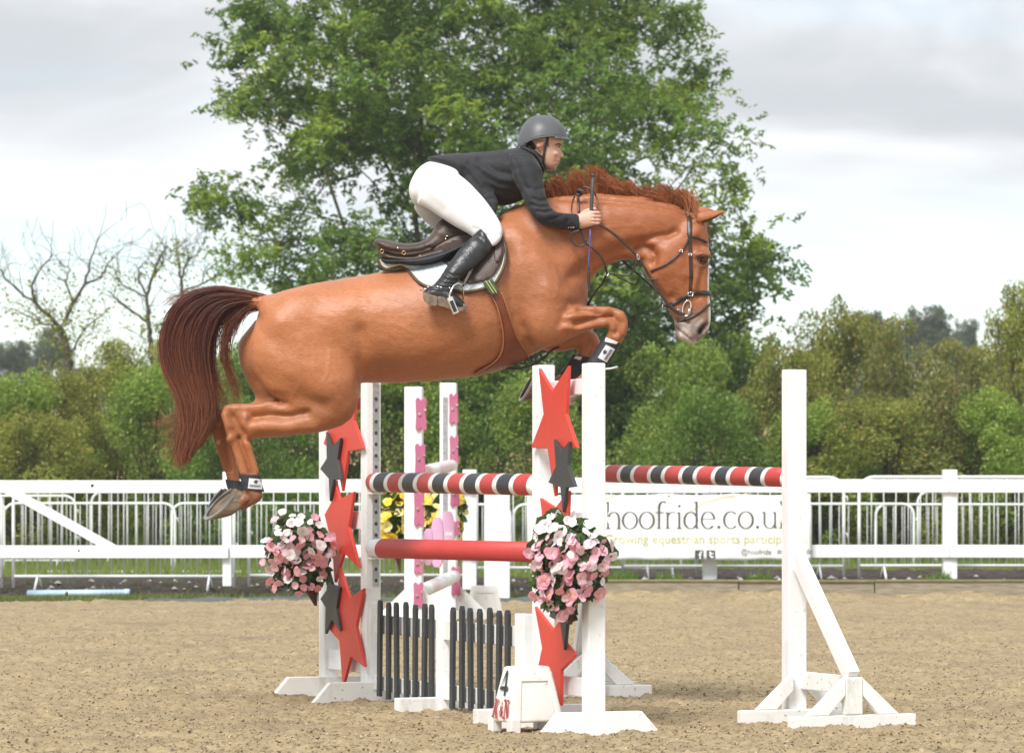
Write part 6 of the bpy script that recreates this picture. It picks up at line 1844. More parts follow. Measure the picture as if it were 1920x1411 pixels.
# ---- saddle cloth
pad_poly = smooth_poly([(709, 489), (714, 499), (724, 505), (737, 503), (750, 500), (762, 505), (774, 518), (786, 530), (802, 538), (824, 542), (850, 545), (880, 547), (908, 541), (928, 531), (938, 516), (945, 500), (949, 478), (946, 456), (938, 440), (915, 434), (870, 454), (830, 478), (790, 492), (760, 496), (730, 494)])
cloth = empty('saddle_cloth', P(830, 510, D0 - .2), 'pale blue quilted saddle cloth with brown edge under the saddle', 'saddle cloth')
quilt = lambda x, y: .0055 * (abs(math.sin((x + y * .9) * math.pi / 10.0)) * abs(math.sin((x - y * .9) * math.pi / 10.0))) ** .5
patch(pad_poly, 'quilting', QUILT, cloth, .012, step=1.7, thick=.008, disp=quilt)
edge = smooth_poly([(709, 488), (714, 499), (724, 505), (737, 503), (750, 500), (762, 505), (774, 518), (786, 530), (802, 538), (824, 542), (850, 545), (880, 547), (908, 541), (928, 531), (938, 516), (945, 500), (949, 478), (946, 456), (939, 441)], False, 6)
def rim_tube(pl, off_px, r, name, m, parent, lift):
    n = len(pl); out = []
    for i in range(n):
        a = pl[max(i - 1, 0)]; b = pl[min(i + 1, n - 1)]; l = math.hypot(b[0] - a[0], b[1] - a[1]) + 1e-9
        x, y = pl[i][0] + (b[1] - a[1]) / l * off_px, pl[i][1] - (b[0] - a[0]) / l * off_px
        out.append(P(x, y, flank(x, y, lift)))
    return MB().tube(out, r, 8).build(name, m, parent, smooth=True)
rim_tube(edge, .6, .0085, 'binding', BINDING, cloth, .014)
rim_tube(edge, 4.0, .0036, 'piping', PIPING, cloth, .019)
# ---- saddle
saddle = empty('saddle', P(830, 460, D0), 'brown leather jumping saddle with raised cantle on the horse', 'saddle')
mb = MB()
loft(mb, [(702, 452, 704, 462, .10), (708, 448, 714, 472, .150), (722, 450, 728, 484, .165), (742, 454, 748, 493, .165), (765, 457, 770, 495, .160), (788, 454, 794, 492, .152), (804, 444, 812, 486, .148), (817, 424, 830, 480, .145), (828, 411, 850, 472, .140), (845, 409, 872, 464, .130), (872, 418, 900, 458, .12), (905, 428, 925, 455, .105), (935, 436, 940, 452, .08)], sub=5, n=30, ex=2.3)
me = remesh(mb, .006); v = get_co(me); v = smooth_np(v, edges_of(me), 10); set_co(me, v)
relief(me, [([(705, 462), (730, 470), (760, 474), (790, 470), (806, 464)], 2.2, -7), ([(712, 476), (740, 484), (770, 484), (800, 474)], 3, -4), ([(706, 454), (735, 461), (765, 464), (795, 460)], 4, 5), ([(815, 440), (838, 452), (862, 458)], 4, -5), ([(822, 425), (840, 436), (860, 440)], 3, -3), ([(800, 462), (818, 470), (834, 464)], 3, -5)])
me.shade_smooth(); link('seat', me, LEATHER, saddle)
mb = MB(); loft(mb, [(712, 486, 712, 492, .10), (722, 484, 726, 502, .165), (750, 488, 752, 500, .20), (780, 486, 782, 504, .23), (815, 478, 818, 500, .25), (850, 466, 852, 486, .26), (880, 452, 880, 470, .25)], n=24)
mb.build('half_pad', GEL, saddle, smooth=True)
mb = MB(); loft(mb, [(709, 470, 711, 478, .12), (722, 474, 728, 494, .17), (745, 480, 750, 497, .185), (775, 482, 778, 497, .19), (805, 472, 812, 492, .19), (830, 465, 838, 486, .19)], n=24); mb.build('panel', LEATHER, saddle, smooth=True)
flap = smooth_poly([(812, 470), (830, 455), (852, 444), (890, 434), (928, 436), (942, 452), (946, 470), (941, 490), (931, 509), (917, 522), (897, 529), (878, 531), (862, 524), (848, 508), (836, 494)])
patch(flap, 'flap', LEATHER, saddle, .026, step=5, thick=.007)
patch(smooth_poly([(815, 467), (836, 452), (862, 446), (870, 458), (862, 480), (842, 494), (830, 488)]), 'skirt', LEATHER, saddle, .036, step=5, thick=.006)
patch(smooth_poly([(918, 446), (934, 448), (942, 462), (940, 480), (932, 492), (926, 480), (926, 462)]), 'knee_roll', LEATHER, saddle, .034, step=4, thick=.012)
for x, y in ((757, 474), (788, 482), (716, 471)):
    dd = D0 - .17
    pts = [P(x + 3.4 * math.cos(a), y + 3.6 * math.sin(a), dd) for a in [i * math.pi / 5 for i in range(11)]]
    MB().tube(pts, .0022, 6).build('d_ring', BRASS, saddle, smooth=True)
for x, y in ((746, 465), (838, 443), (836, 448)):
    mb = MB(); blob(mb, x, y, -.165 if x < 800 else -.15, 2.0, 2.0, .005, n=6); mb.build('stud', CHROME, saddle, smooth=True)
# girth: green elastic straps, then tan stud guard curving under the belly
patch([(905, 529), (923, 522), (936, 547), (925, 555), (918, 550)], 'elastic', GREEN_E, saddle, .032, step=4, thick=.004)
for o_ in (-3.2, 2.8):
    patch([(913 + o_, 526), (914.2 + o_, 525.6), (930 + o_, 549.5), (928.6 + o_, 550.5)], 'elastic_stripe', YEL_E, saddle, .0375, step=4, thick=.002)
girth = smooth_poly([(922, 552), (936, 544), (948, 575), (958, 605), (967, 632), (980, 655), (989, 671), (960, 684), (930, 694), (902, 702), (888, 704), (900, 694), (925, 682), (940, 665), (946, 645), (945, 620), (938, 588)], True, 3)
patch(girth, 'girth', TAN, saddle, .011, step=4, thick=.008, label='tan leather girth with stud guard')
ge = smooth_poly([(922, 552), (934, 575), (942, 605), (946, 632), (944, 655), (934, 674), (912, 690), (890, 702)], False, 5)
rim_tube([(x - 2, y) for x, y in ge], 0, .004, 'girth_edge', TAN_E, saddle, .012)
rim_tube(smooth_poly([(940, 548), (952, 580), (962, 610), (972, 636), (984, 656), (991, 670)], False, 5), 0, .003, 'girth_edge', TAN_E, saddle, .010)
# stirrup
st = MB(); st.tube([P(842, 557, D0 - .455), P(845, 546, D0 - .445), P(851, 535, D0 - .43), P(858, 531, D0 - .42), P(865, 533, D0 - .41), P(868, 542, D0 - .395), P(869, 562, D0 - .38)], .0048, 8)
so = st.build('stirrup_iron', CHROME, saddle, smooth=True)
a_, b2 = P(843, 557, D0 - .462), P(856, 589, D0 - .462)
MB().bar(a_, b2, .034, .040, up=(0, 1, .2)).build('tread', CHROME, so, bevel=.007, seg=3)
MB().bar(a_.lerp(b2, .22) - Vector((0, .021, 0)), a_.lerp(b2, .88) - Vector((0, .021, 0)), .019, .004, up=(0, 1, .2)).build('tread_rubber', GEL, so, bevel=.0015)
strap([(888, 497), (880, 512), (872, 528), (866, 536)], 4, 'stirrup_leather', LEATHER, saddle, yo=[-.34, -.37, -.39, -.41])
strap([(886, 505), (878, 520), (868, 538)], 2.5, 'stirrup_leather', LEATHER, saddle, yo=[-.36, -.385, -.405])

# ---- bridle
br = empty('bridle', P(1290, 500, D0), 'dark leather bridle with reins on the head of the horse', 'bridle')
strap([(1287, 396), (1291, 404), (1293, 420), (1293, 441)], 9, 'headpiece', LEATHER_D, br)
strap([(1293, 438), (1294, 460), (1295, 490), (1295.5, 520), (1294.5, 549)], 6.5, 'cheekpiece', LEATHER_D, br)
strap([(1295, 478), (1296, 500), (1296, 520)], 4, 'cheek_billet', LEATHER_D, br, lift=.008)
strap([(1290, 444), (1302, 445), (1314, 449), (1324, 454)], 5, 'browband', LEATHER_D, br)
strap([(1291, 447), (1285, 461), (1275, 474), (1260, 488), (1243, 499), (1221, 509)], 4, 'throatlash', LEATHER_D, br)
strap([(1331.5, 551), (1320, 549), (1307, 549), (1294, 552), (1280, 559), (1266, 568), (1252, 573), (1243, 574)], 9, 'noseband', LEATHER_D, br, th=.007)
strap([(1331, 570), (1321, 578), (1308, 588), (1294, 596), (1282, 600), (1270, 602)], 5, 'flash_strap', LEATHER_D, br)
strap([(1259, 573), (1268, 580), (1277, 586)], 5, 'bit_strap', LEATHER_D, br, lift=.010)
def ring(cx, cy, rx, ry, tilt, r, name, m, parent, lift=.012, a0=0, a1=360, yo=None):
    pts = []
    d = hit(cx, cy)[0].y - lift if yo is None else D0 + yo
    for i in range(25):
        a = R(a0 + (a1 - a0) * i / 24); u, w = rx * math.cos(a), ry * math.sin(a); t = R(tilt)
        pts.append(P(cx + u * math.cos(t) - w * math.sin(t), cy + u * math.sin(t) + w * math.cos(t), d))
    return MB().tube(pts, r, 8).build(name, m, parent, smooth=True)
ring(1287.5, 578, 7.5, 15, 12, .0045, 'bit_ring', CHROME, br)
MB().tube([P(1288, 590, hit(1288, 585)[0].y - .016), P(1295, 577, hit(1295, 577)[0].y - .018)], .0055, 8).build('bit_cheek', CHROME, br, smooth=True)
for x, y, w, h in ((1294.5, 551, 4.5, 3.5), (1277, 470, 2.4, 2.2), (1271, 583, 3, 3), (1294, 477, 3, 1.8), (1245, 574, 2.6, 3)):
    d = hit(x, y)[0].y - .013
    MB().tube([P(x + sx * w, y + sy * h, d) for sx, sy in ((-1, -1), (1, -1), (1, 1), (-1, 1), (-1, -1))], .0022, 6).build('buckle', CHROME, br, smooth=True)
# reins and martingale
strap([(1120, 419), (1140, 431), (1160, 446), (1180, 465), (1195, 481), (1206, 497), (1217, 516), (1230, 538), (1244, 558), (1257, 575), (1272, 586), (1284, 589)], 5, 'rein', LEATHER_D, br, yo=[-.17, -.165, -.16, -.15, -.14, -.135, -.13, -.125, -.12, -.115, -.10, -.095])
strap([(1118, 419), (1140, 462), (1178, 498), (1200, 517), (1220, 536), (1237, 552), (1258, 580)], 3.5, 'rein', LEATHER_D, br, yo=[.17, .16, .15, .14, .13, .11, .08])
ring(1196.5, 482, 1.9, 5, -10, .002, 'rein_ring', CHROME, br, yo=-.145)
strap([(1214, 524), (1222, 524), (1234, 523)], 3, 'rein_stop', LEATHER_D, br, yo=-.135)
mg = empty('martingale', P(1110, 500, D0), 'thin dark martingale with knotted neck strap before the rider', 'martingale')
strap([(1196, 484), (1190, 500), (1180, 516), (1160, 515), (1146, 513), (1137, 514)], 3, 'fork', LEATHER_D, mg, yo=[-.14, -.13, -.12, -.12, -.12, -.12])
strap([(1200, 520), (1190, 533), (1172, 526), (1150, 515), (1138, 514)], 2.5, 'fork', LEATHER_D, mg, yo=[.12, .10, .08, .0, -.10])
strap([(1089, 430), (1098, 455), (1112, 466), (1126, 480), (1135, 498), (1138, 513)], 4, 'neck_strap', LEATHER_D, mg, yo=[-.165, -.17, -.165, -.155, -.14, -.12])
strap([(1087, 432), (1074, 436), (1069, 444), (1074, 455), (1084, 461), (1096, 459), (1100, 448)], 3, 'loose_end', LEATHER_D, mg, yo=-.20)
strap([(1138, 513), (1130, 530), (1118, 545), (1108, 560), (1100, 575)], 4.5, 'breast_strap', LEATHER_D, mg, yo=[-.11, -.07, -.05, -.03, .0])
ring(1138, 513, 3.2, 3.2, 0, .002, 'strap_ring', CHROME, mg, yo=-.125)
strap([(1049, 650), (1036, 655), (1022, 668), (1002, 682), (975, 690), (950, 690)], 4, 'girth_strap', LEATHER_D, mg, yo=.0)
strap([(1092, 352), (1100, 351), (1110, 357), (1117, 367), (1120.5, 380), (1119, 391)], 3.2, 'neck_loop', LEATHER, mg, yo=[-.10, -.11, -.12, -.13, -.15, -.165])
strap([(1084, 366), (1084, 380), (1085, 400)], 5, 'neck_loop', LEATHER, mg, lift=.006)
strap([(1078, 368), (1073, 380), (1071, 394), (1073, 404)], 1.8, 'neck_loop', LEATHER, mg, lift=.006)
kn = MB()
for ph in (0, 1.3, 2.6):
    kn.tube([P(1087 + 6.5 * math.cos(a + ph) * (.7 + .3 * math.cos(2 * a)), 360.5 + 6 * math.sin(a), D0 - .105 - .010 * math.cos(3 * a + ph)) for a in [i * math.pi / 8 for i in range(17)]], .0055, 8)
kn.build('knot', LEATHER, mg, smooth=True)

# ================================================================ rider
SKIN = bpy.data.materials.new('skin'); SKIN.use_nodes = True
nt = SKIN.node_tree; b_ = nt.nodes['Principled BSDF']; at = nt.nodes.new('ShaderNodeAttribute'); at.attribute_name = 'col'
nt.links.new(at.outputs['Color'], b_.inputs['Base Color']); b_.inputs['Roughness'].default_value = .5; b_.inputs['Specular IOR Level'].default_value = .4
b_.inputs['Subsurface Weight'].default_value = .12; b_.inputs['Subsurface Radius'].default_value = (.010, .004, .002); b_.inputs['Subsurface Scale'].default_value = .5
body = MB()
loft(body, [(1030, 222, 1002, 224, .03), (1043, 228, 990, 232, .060), (1051, 242, 982, 248, .074), (1054, 256, 982, 262, .077), (1054.5, 266, 986, 272, .076), (1052.5, 273, 989, 280, .074), (1049.5, 279, 993, 286, .072), (1049, 287, 998, 293, .070), (1048.5, 295, 1003, 300, .066), (1047, 303, 1008, 305, .060), (1045, 310, 1013, 310, .052), (1041.5, 316, 1018, 314, .042), (1036, 320.5, 1022, 318, .024)], sub=4, n=32, ex=2.25)
loft(body, [(1050.5, 277, 1042, 279, .007), (1053.5, 284, 1042, 285, .009), (1056.5, 289.5, 1042, 290, .012), (1057.2, 293, 1042, 294, .0155), (1053.5, 296.3, 1042, 297, .014), (1049, 298, 1043, 299, .009)], n=14)
blob(body, 1050.5, 272, -.032, 4.5, 2.4, .026); blob(body, 1050.5, 272, .032, 4.5, 2.4, .026)      # brow
blob(body, 1040, 288, -.044, 8, 6, .020); blob(body, 1040, 288, .044, 8, 6, .020)                  # cheekbones
blob(body, 1047.5, 300.8, 0, 3.4, 1.9, .022); blob(body, 1046, 306, 0, 3.4, 2.1, .020); blob(body, 1038.5, 316, 0, 5, 4.2, .022)
for s in (-1, 1):
    loft(body, [(1016, 263.5, 1007, 266, .006, s * .076), (1020, 267, 1005, 270, .009, s * .086), (1019, 273, 1006, 276, .009, s * .086), (1016, 279, 1010, 280.5, .007, s * .078), (1014, 283.5, 1011, 284, .004, s * .075)], n=14)
loft(body, [(1030, 312, 992, 280, .056), (1020, 322, 984, 284, .058), (1006, 330, 970, 290, .064), (985, 340, 950, 292, .08)], n=20)
# trunk and limbs inside the clothes
loft(body, [(985, 285, 1000, 350, .15), (950, 290, 975, 365, .165), (910, 295, 930, 370, .155), (870, 300, 885, 355, .14), (835, 305, 830, 370, .14), (800, 312, 795, 385, .13), (782, 330, 780, 375, .08)], n=24)
for s in (-1, 1):
    body.tube([P(980, 312, D0 + s * .17), P(991, 342, D0 + s * .205), P(1001, 367, D0 + s * .23), P(1011, 389, D0 + s * .245), P(1024, 405, D0 + s * .25), P(1039, 412, D0 + s * .235), P(1057, 414.5, D0 + s * .21), P(1075, 416, D0 + s * .185), P(1088, 416, D0 + s * .170)], [.045, .042, .040, .036, .034, .033, .030, .026, .024], 14)
    body.tube([P(815, 350, D0 + s * .10), P(847, 371, D0 + s * .155), P(873, 392, D0 + s * .184), P(897, 412, D0 + s * .212), P(913, 430, D0 + s * .236), P(916, 446, D0 + s * .258), P(900, 460, D0 + s * .285), P(884, 477, D0 + s * .31), P(856, 508, D0 + s * .352), P(838, 530, D0 + s * .372), P(836, 554, D0 + s * .385), P(860, 570, D0 + s * .39)], [.06, .06, .055, .048, .042, .036, .038, .038, .032, .026, .026, .016], 14)
    # fist closed round the whip and rein
    yo_ = s * .168
    loft(body, [(1076, 403, 1080, 429, .024, yo_), (1086, 400, 1088, 429, .025, yo_), (1096, 396, 1098, 427, .025, yo_), (1106, 394.5, 1108, 424.5, .023, yo_ + s * .004), (1114, 395.5, 1115, 422, .018, yo_ + s * .007)], n=18)
    for yk, rr, ex_ in ((398.5, .0096, 3.5), (405.3, .0100, 4.6), (412.0, .0096, 4.4), (418.2, .0084, 2.6)):
        body.tube([P(1108, yk, D0 + yo_ + s * .010), P(1115, yk, D0 + yo_ + s * .013), P(1119.5 + ex_ * .7, yk + .4, D0 + yo_ + s * .006), P(1121 + ex_, yk + 1, D0 + yo_ - s * .008), P(1117 + ex_ * .8, yk + 1.4, D0 + yo_ - s * .024), P(1109, yk + 1.2, D0 + yo_ - s * .028)], [rr * .9, rr, rr, rr * .97, rr * .9, rr * .75], 10)
    body.tube([P(1088, 404, D0 + yo_ - s * .012), P(1097, 397, D0 + yo_ - s * .018), P(1107, 392.8, D0 + yo_ - s * .018), P(1116, 391.5, D0 + yo_ - s * .014), P(1120, 392.5, D0 + yo_ - s * .012)], [.012, .0125, .0105, .0095, .006], 10)
bme = remesh(body, .0034); v = get_co(bme); e = edges_of(bme); px, py = to_px(v)
fine = np.where(((px > 975) & (py < 330)) | ((px > 1074) & (py < 435) & (py > 380)), .35, 1.0)
v = smooth_np(v, e, 9, fine); set_co(bme, v)
relief(bme, [([(1041, 303.3), (1046, 303.6)], 1.0, -3.2), ([(1043.5, 276), (1049, 276.5)], 2.2, -5.5), ([(1049, 281), (1047, 279)], 1.6, -2), ([(1053, 296), (1049, 298)], .9, -2.5), ([(1048, 293.5), (1050, 296)], 1.0, -2), ([(1050, 293.3)], 1.6, 1.8), ([(1043, 310.5)], 2.5, -2.5),
             ([(1013, 270), (1015, 274), (1013.5, 279)], 1.5, -5), ([(1046, 295), (1042, 300), (1039, 305)], 1.5, -1.2), ([(1020, 318), (1012, 308)], 3, -2),
             ([(1109, 401.8), (1127, 402.4)], .8, -4.2), ([(1109, 408.6), (1128, 409.2)], .8, -4.2), ([(1109, 415.2), (1127, 415.8)], .8, -4.0), ([(1088, 401), (1104, 396.5), (1118, 394.8)], .9, -2.6), ([(1084, 414)], 3, 2), ([(1113, 398.5)], 1.8, 2), ([(1114, 405)], 1.8, 2), ([(1113.5, 412)], 1.8, 2), ([(1111, 418)], 1.8, 1.6)])
v = get_co(bme); px, py = to_px(v); n = get_no(bme)
c = np.tile(np.array([.64, .38, .285]), (len(v), 1))
c *= (.93 + .14 * vnoise(v[:, 0] * 60, v[:, 1] * 60, v[:, 2] * 60, 81))[:, None]
c = mixc(c, (.60, .26, .19), sm01(np.hypot(px - 1036, py - 295), 11, 3) * .45)
c = mixc(c, (.62, .25, .18), sm01(np.hypot(px - 1013, py - 274), 11, 7) * .5 * (py < 290))
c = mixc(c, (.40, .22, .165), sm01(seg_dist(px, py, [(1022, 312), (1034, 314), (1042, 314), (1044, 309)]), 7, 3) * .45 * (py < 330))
c = mixc(c, (.50, .17, .14), sm01(seg_dist(px, py, [(1044.5, 301.5), (1048, 302), (1046, 306)]), 2.0, 1.0) * (np.abs(v[:, 1] - D0) < .03) * .5)
c = mixc(c, (.62, .30, .23), sm01(px, 1116, 1124) * (py > 390) * (py < 425) * .5)
hair = np.array([.035, .018, .010])
hw_ = np.maximum(sm01(seg_dist(px, py, [(991, 268), (997, 270), (1001, 276)]), 5.5, 3.5) , sm01(seg_dist(px, py, [(1027, 260), (1027.5, 268), (1028, 274)]), 2.2, 1.2) * .8) * (py < 292) * (np.hypot(px - 1013, py - 273) > 8.5)
hw_ = np.maximum(hw_, sm01(py, 259, 254) * (px < 1062) * (px > 975) * (py < 270) * (px < 1046))
hw_ = np.maximum(hw_, sm01(seg_dist(px, py, [(1042, 271.5), (1047, 269.8), (1052, 271.5)]), 1.7, 1.0) * .9)
c = mixc(c, hair, hw_)
a_ = bme.attributes.new('col', 'FLOAT_COLOR', 'POINT'); cc = np.ones((len(c), 4), np.float32); cc[:, :3] = np.clip(c, 0, 1); a_.data.foreach_set('color', cc.ravel())
bme.shade_smooth(); bme.name = 'person'
person = link('person', bme, SKIN)
tag(person, 'rider in black jacket, white breeches and grey helmet crouching over the horse', 'person')
BB = BVHTree.FromPolygons([tuple(p) for p in get_co(bme)], [tuple(p.vertices) for p in bme.polygons])
EYW = mat('eye_white', (.62, .58, .55), rough=.2, var=.03)
p, no, ok = hit(1047.6, 275.4, None, BB)
mb = MB(); blob(mb, 1047.6, 275.6, p.y - D0 + .004, 2.2, 1.6, .008, n=8); mb.build('eye', EYW, person, smooth=True)
mb = MB(); blob(mb, 1048.6, 275.6, p.y - D0 + .001, 1.1, 1.2, .007, n=8); mb.build('iris', mat('iris', (.03, .018, .012), rough=.1), person, smooth=True)
LIDS = mat('lash', (.06, .03, .022), rough=.6)
MB().tube([hit(x, y, None, BB)[0] + Vector((0, -.0035, 0)) for x, y in ((1044.6, 275.4), (1046.5, 274.0), (1048.6, 273.9), (1050.2, 274.8))], [.0008, .0014, .0014, .0008], 5).build('eyelid', LIDS, person, smooth=True)

# ---- helmet
HELM = mat('grey_helmet', (.085, .088, .092), rough=.42, var=.12, scale=12, bump=.1, bscale=200)
HELM_D = mat('helmet_trim', (.022, .022, .024), rough=.6)
mb = MB(); n = 44; rows = 16
def rimy(ct): return np.interp(ct, [-1, -.75, -.45, -.1, .35, .7, 1], [275.5, 271, 262.5, 257.5, 255, 256, 259.5])
for j in range(rows + 1):
    t = j / rows; a = t * math.pi / 2; rad = math.sin(a) ** .82; g = 1 - math.cos(a) ** 1.12
    for i in range(n):
        th = 2 * math.pi * i / n; ct, st_ = math.cos(th), math.sin(th)
        ctm = 1015 + 1 * t; rx = 48.0 if ct > 0 else 46.5
        x = ctm + ct * rx * rad; y = 216 + (rimy(ct) - 216) * g
        flare = 1.0 + .012 * (t > .93)
        mb.v.append(tuple(P(x, y, D0 + st_ * .112 * rad * flare)))
for j in range(rows):
    for i in range(n):
        q, q2 = j * n + i, j * n + (i + 1) % n; mb.f.append((q, q2, q2 + n, q + n)); mb.m.append(0)
mb.f.append(tuple(range(n))); mb.m.append(0)
hel = mb.build('helmet', HELM, person, smooth=True)
s = hel.modifiers.new('thick', 'SOLIDIFY'); s.thickness = .009; s.offset = -1
hel['label'] = 'matt grey riding helmet'
rim = [P(1016 + math.cos(a) * (48.3 if math.cos(a) > 0 else 46.8), rimy(math.cos(a)) + .2, D0 + math.sin(a) * .1135) for a in [2 * math.pi * i / 48 for i in range(49)]]
MB().tube(rim, .0042, 8).build('rim', HELM, hel, smooth=True)
mb = MB(); 
for i in range(13):
    a = -1.05 + 2.1 * i / 12; ca, sa = math.cos(a), math.sin(a)
    x0, y0 = 1016 + ca * 47.5, rimy(ca) - 2.5
    x1, y1 = 1016 + ca * 54.5 - (1 - ca) * 4, 262 - (1 - ca) * 8
    for (x, y, k) in ((x0, y0, 1), (x1, y1, 1.10), (x1, y1 + 1.1, 1.10), (x0 - 1, y0 + 4, 1)): mb.v.append(tuple(P(x, y, D0 + sa * .111 * k)))
for i in range(12):
    for j in range(4):
        q, q2 = i * 4 + j, i * 4 + (j + 1) % 4; mb.f.append((q, q2, q2 + 4, q + 4)); mb.m.append(0)
mb.f += [(0, 1, 2, 3), (48, 51, 50, 49)]; mb.m += [0, 0]
mb.build('peak', HELM, hel, smooth=True)
def face_strap(pl, w, nm='chin_strap', lift=.006):
    strap(pl, w, nm, HELM_D, person, th=.003, lift=lift, fb=D0 - .09, bv=BB)
face_strap([(1027, 256), (1025, 266), (1022, 278), (1019.5, 292), (1019.5, 306), (1022, 317), (1026, 322)], 4.6)
face_strap([(984, 268), (992, 275), (1001, 281), (1010, 288), (1018.5, 295)], 4.2, 'rear_strap')
face_strap([(980, 274), (984, 270), (994, 264), (1002, 260)], 3, 'helmet_lining', .010)

# ---- clothes
def garment(lofts, blobs, voxel, it, name, m, strokes, wr=0.0, wscale=18, label=None, lam=.5):
    mb = MB()
    for rows, kw in lofts: loft(mb, rows, **kw)
    for b in blobs: blob(mb, *b)
    me = remesh(mb, voxel); v = get_co(me); v = smooth_np(v, edges_of(me), it, 1.0, lam); set_co(me, v)
    globals()['GAIN'] = 1.5; relief(me, strokes); globals()['GAIN'] = 1.0
    if wr:
        v = get_co(me); n = get_no(me); q = vnoise(v[:, 0] * wscale * .5 + v[:, 2] * wscale * .4, v[:, 1] * wscale, v[:, 2] * wscale, 19)
        v += n * ((np.abs(q - .5) * 2 - .5) * wr)[:, None]; set_co(me, v)
    me.shade_smooth(); o = link(name, me, m, person)
    if label: o['label'] = label
    return o
CLOTH_B = mat('black_wool', (.0125, .0130, .0165), rough=.75, var=.25, scale=40, bump=.12, bscale=400, sheen=.08)
CLOTH_W = mat('white_stretch_cotton', (.80, .80, .82), rough=.75, var=.02, scale=8, bump=.08, bscale=300)
BOOT = mat('black_boot_leather', (.016, .016, .018), rough=.38, var=.3, scale=12, bump=.25, bscale=70, spec=.55)
arm = lambda s: ([(1000, 290, 955, 288, .055, s * .155), (1016, 318, 953, 305, .070, s * .185), (1019, 345, 962, 336, .066, s * .205), (1025, 368, 978, 366, .060, s * .23), (1031, 384, 990, 393, .056, s * .245), (1041, 396, 1006, 414, .053, s * .25), (1053, 398.5, 1024, 425, .049, s * .235), (1067, 399.5, 1046, 430, .046, s * .21), (1079, 400.5, 1070, 433.5, .044, s * .185), (1086, 402, 1088, 437, .041, s * .172)], dict(n=22))
garment([([(800, 297, 806, 302, .085), (816, 293, 822, 312, .135), (838, 290.5, 842, 326, .160), (866, 288, 872, 348, .175), (895, 286, 905, 376, .182), (922, 284, 940, 386, .187), (950, 280, 972, 378, .195), (972, 277, 996, 366, .198), (990, 276, 1010, 348, .175), (1003, 283, 1018, 330, .11), (1012, 296, 1021, 320, .07)], dict(n=34, ex=2.25)),
         arm(-1), arm(1), ([(900, 320, 868, 338, .05, -.13), (915, 345, 880, 356, .035, -.155), (928, 362, 900, 374, .022, -.172), (935, 382, 915, 391, .014, -.19), (930, 400, 924, 402, .006, -.195)], dict(n=16)),
         ([(900, 320, 868, 338, .05, .13), (915, 345, 880, 356, .035, .155), (928, 362, 900, 374, .022, .172), (935, 382, 915, 391, .014, .19), (930, 400, 924, 402, .006, .195)], dict(n=16))], [],
        .0055, 6, 'jacket', CLOTH_B, [
    ([(965, 300), (975, 330), (985, 352)], 5, -7), ([(1000, 372), (1012, 376), (1026, 374)], 2.4, -6), ([(996, 384), (1012, 388), (1030, 386)], 2.4, -5), ([(1008, 396), (1022, 398), (1036, 394)], 2.4, -6), ([(1030, 412), (1046, 408), (1056, 402)], 2.5, -4), ([(985, 350), (1004, 356), (1020, 352)], 3, -4),
    ([(1055, 428), (1064, 414)], 2.2, -4), ([(900, 300), (930, 320), (955, 326)], 4, -6), ([(880, 306), (910, 330), (935, 345), (965, 348)], 4, -6), ([(910, 350), (940, 360), (975, 362)], 4, -6), ([(870, 318), (890, 340), (910, 362)], 3, -6), ([(930, 300), (950, 308)], 4, 4), ([(905, 320), (935, 336), (960, 340)], 4, 4),
    ([(940, 288), (952, 300), (960, 316)], 3.5, -5), ([(990, 300), (1004, 308), (1014, 318)], 4, 4), ([(920, 372), (948, 374), (976, 370)], 3, -3)], wr=.004, wscale=16, label='black riding jacket')
COLLAR = mat('black_collar', (.014, .014, .018), rough=.8)
strap([(978, 277), (992, 284), (1004, 294), (1012, 306), (1018, 319)], 8, 'collar', COLLAR, person, th=.006, lift=.004, bv=BVHTree.FromObject(bpy.data.objects['jacket'], bpy.context.evaluated_depsgraph_get()), fb=D0 - .09)
JB = BVHTree.FromObject(bpy.data.objects['jacket'], bpy.context.evaluated_depsgraph_get())
for x in (1066, 1070.5, 1075.5):
    p, no, ok = hit(x, 426.5, None, JB); mb = MB(); blob(mb, x, 426.5, p.y - D0 - .001, 1.5, 1.5, .003, n=6); mb.build('cuff_button', BRASS, person, smooth=True)
garment([([(862, 296, 862, 352, .150), (838, 297, 838, 372, .162), (815, 300, 812, 385, .165), (796, 307, 793, 388, .155), (780, 321, 777, 384, .125), (771, 338, 770, 372, .080), (767, 350, 767, 362, .03)], dict(n=30)),
         ([(806, 306, 782, 384, .085, -.10), (835, 314, 800, 391, .092, -.125), (868, 332, 826, 408, .090, -.155), (896, 358, 852, 425, .084, -.185), (918, 385, 876, 438, .076, -.212), (935, 410, 896, 452, .068, -.236), (943, 430, 910, 462, .060, -.255), (941, 446, 918, 466, .052, -.262), (932, 458, 916, 466, .045, -.265)], dict(n=26)),
         ([(806, 306, 776, 390, .085, .10), (830, 322, 786, 405, .09, .125), (856, 345, 802, 420, .088, .155), (880, 372, 830, 436, .082, .19), (900, 400, 858, 450, .074, .22), (918, 425, 885, 462, .066, .245), (930, 440, 900, 470, .058, .26), (925, 458, 905, 472, .05, .265)], dict(n=24))], [],
        .006, 7, 'breeches', CLOTH_W, [([(905, 385), (915, 405), (925, 425)], 4, -3), ([(860, 350), (890, 380)], 8, 3), ([(786, 356), (806, 374), (830, 392)], 7, -3), ([(896, 436), (915, 442), (935, 440)], 2.4, -3.5), ([(890, 428), (905, 432)], 2.4, -3), ([(806, 301), (830, 308), (860, 318)], 3, 3)], wr=.003, wscale=10, label='white riding breeches')
BELT = mat('dark_belt', (.03, .022, .018), rough=.5)
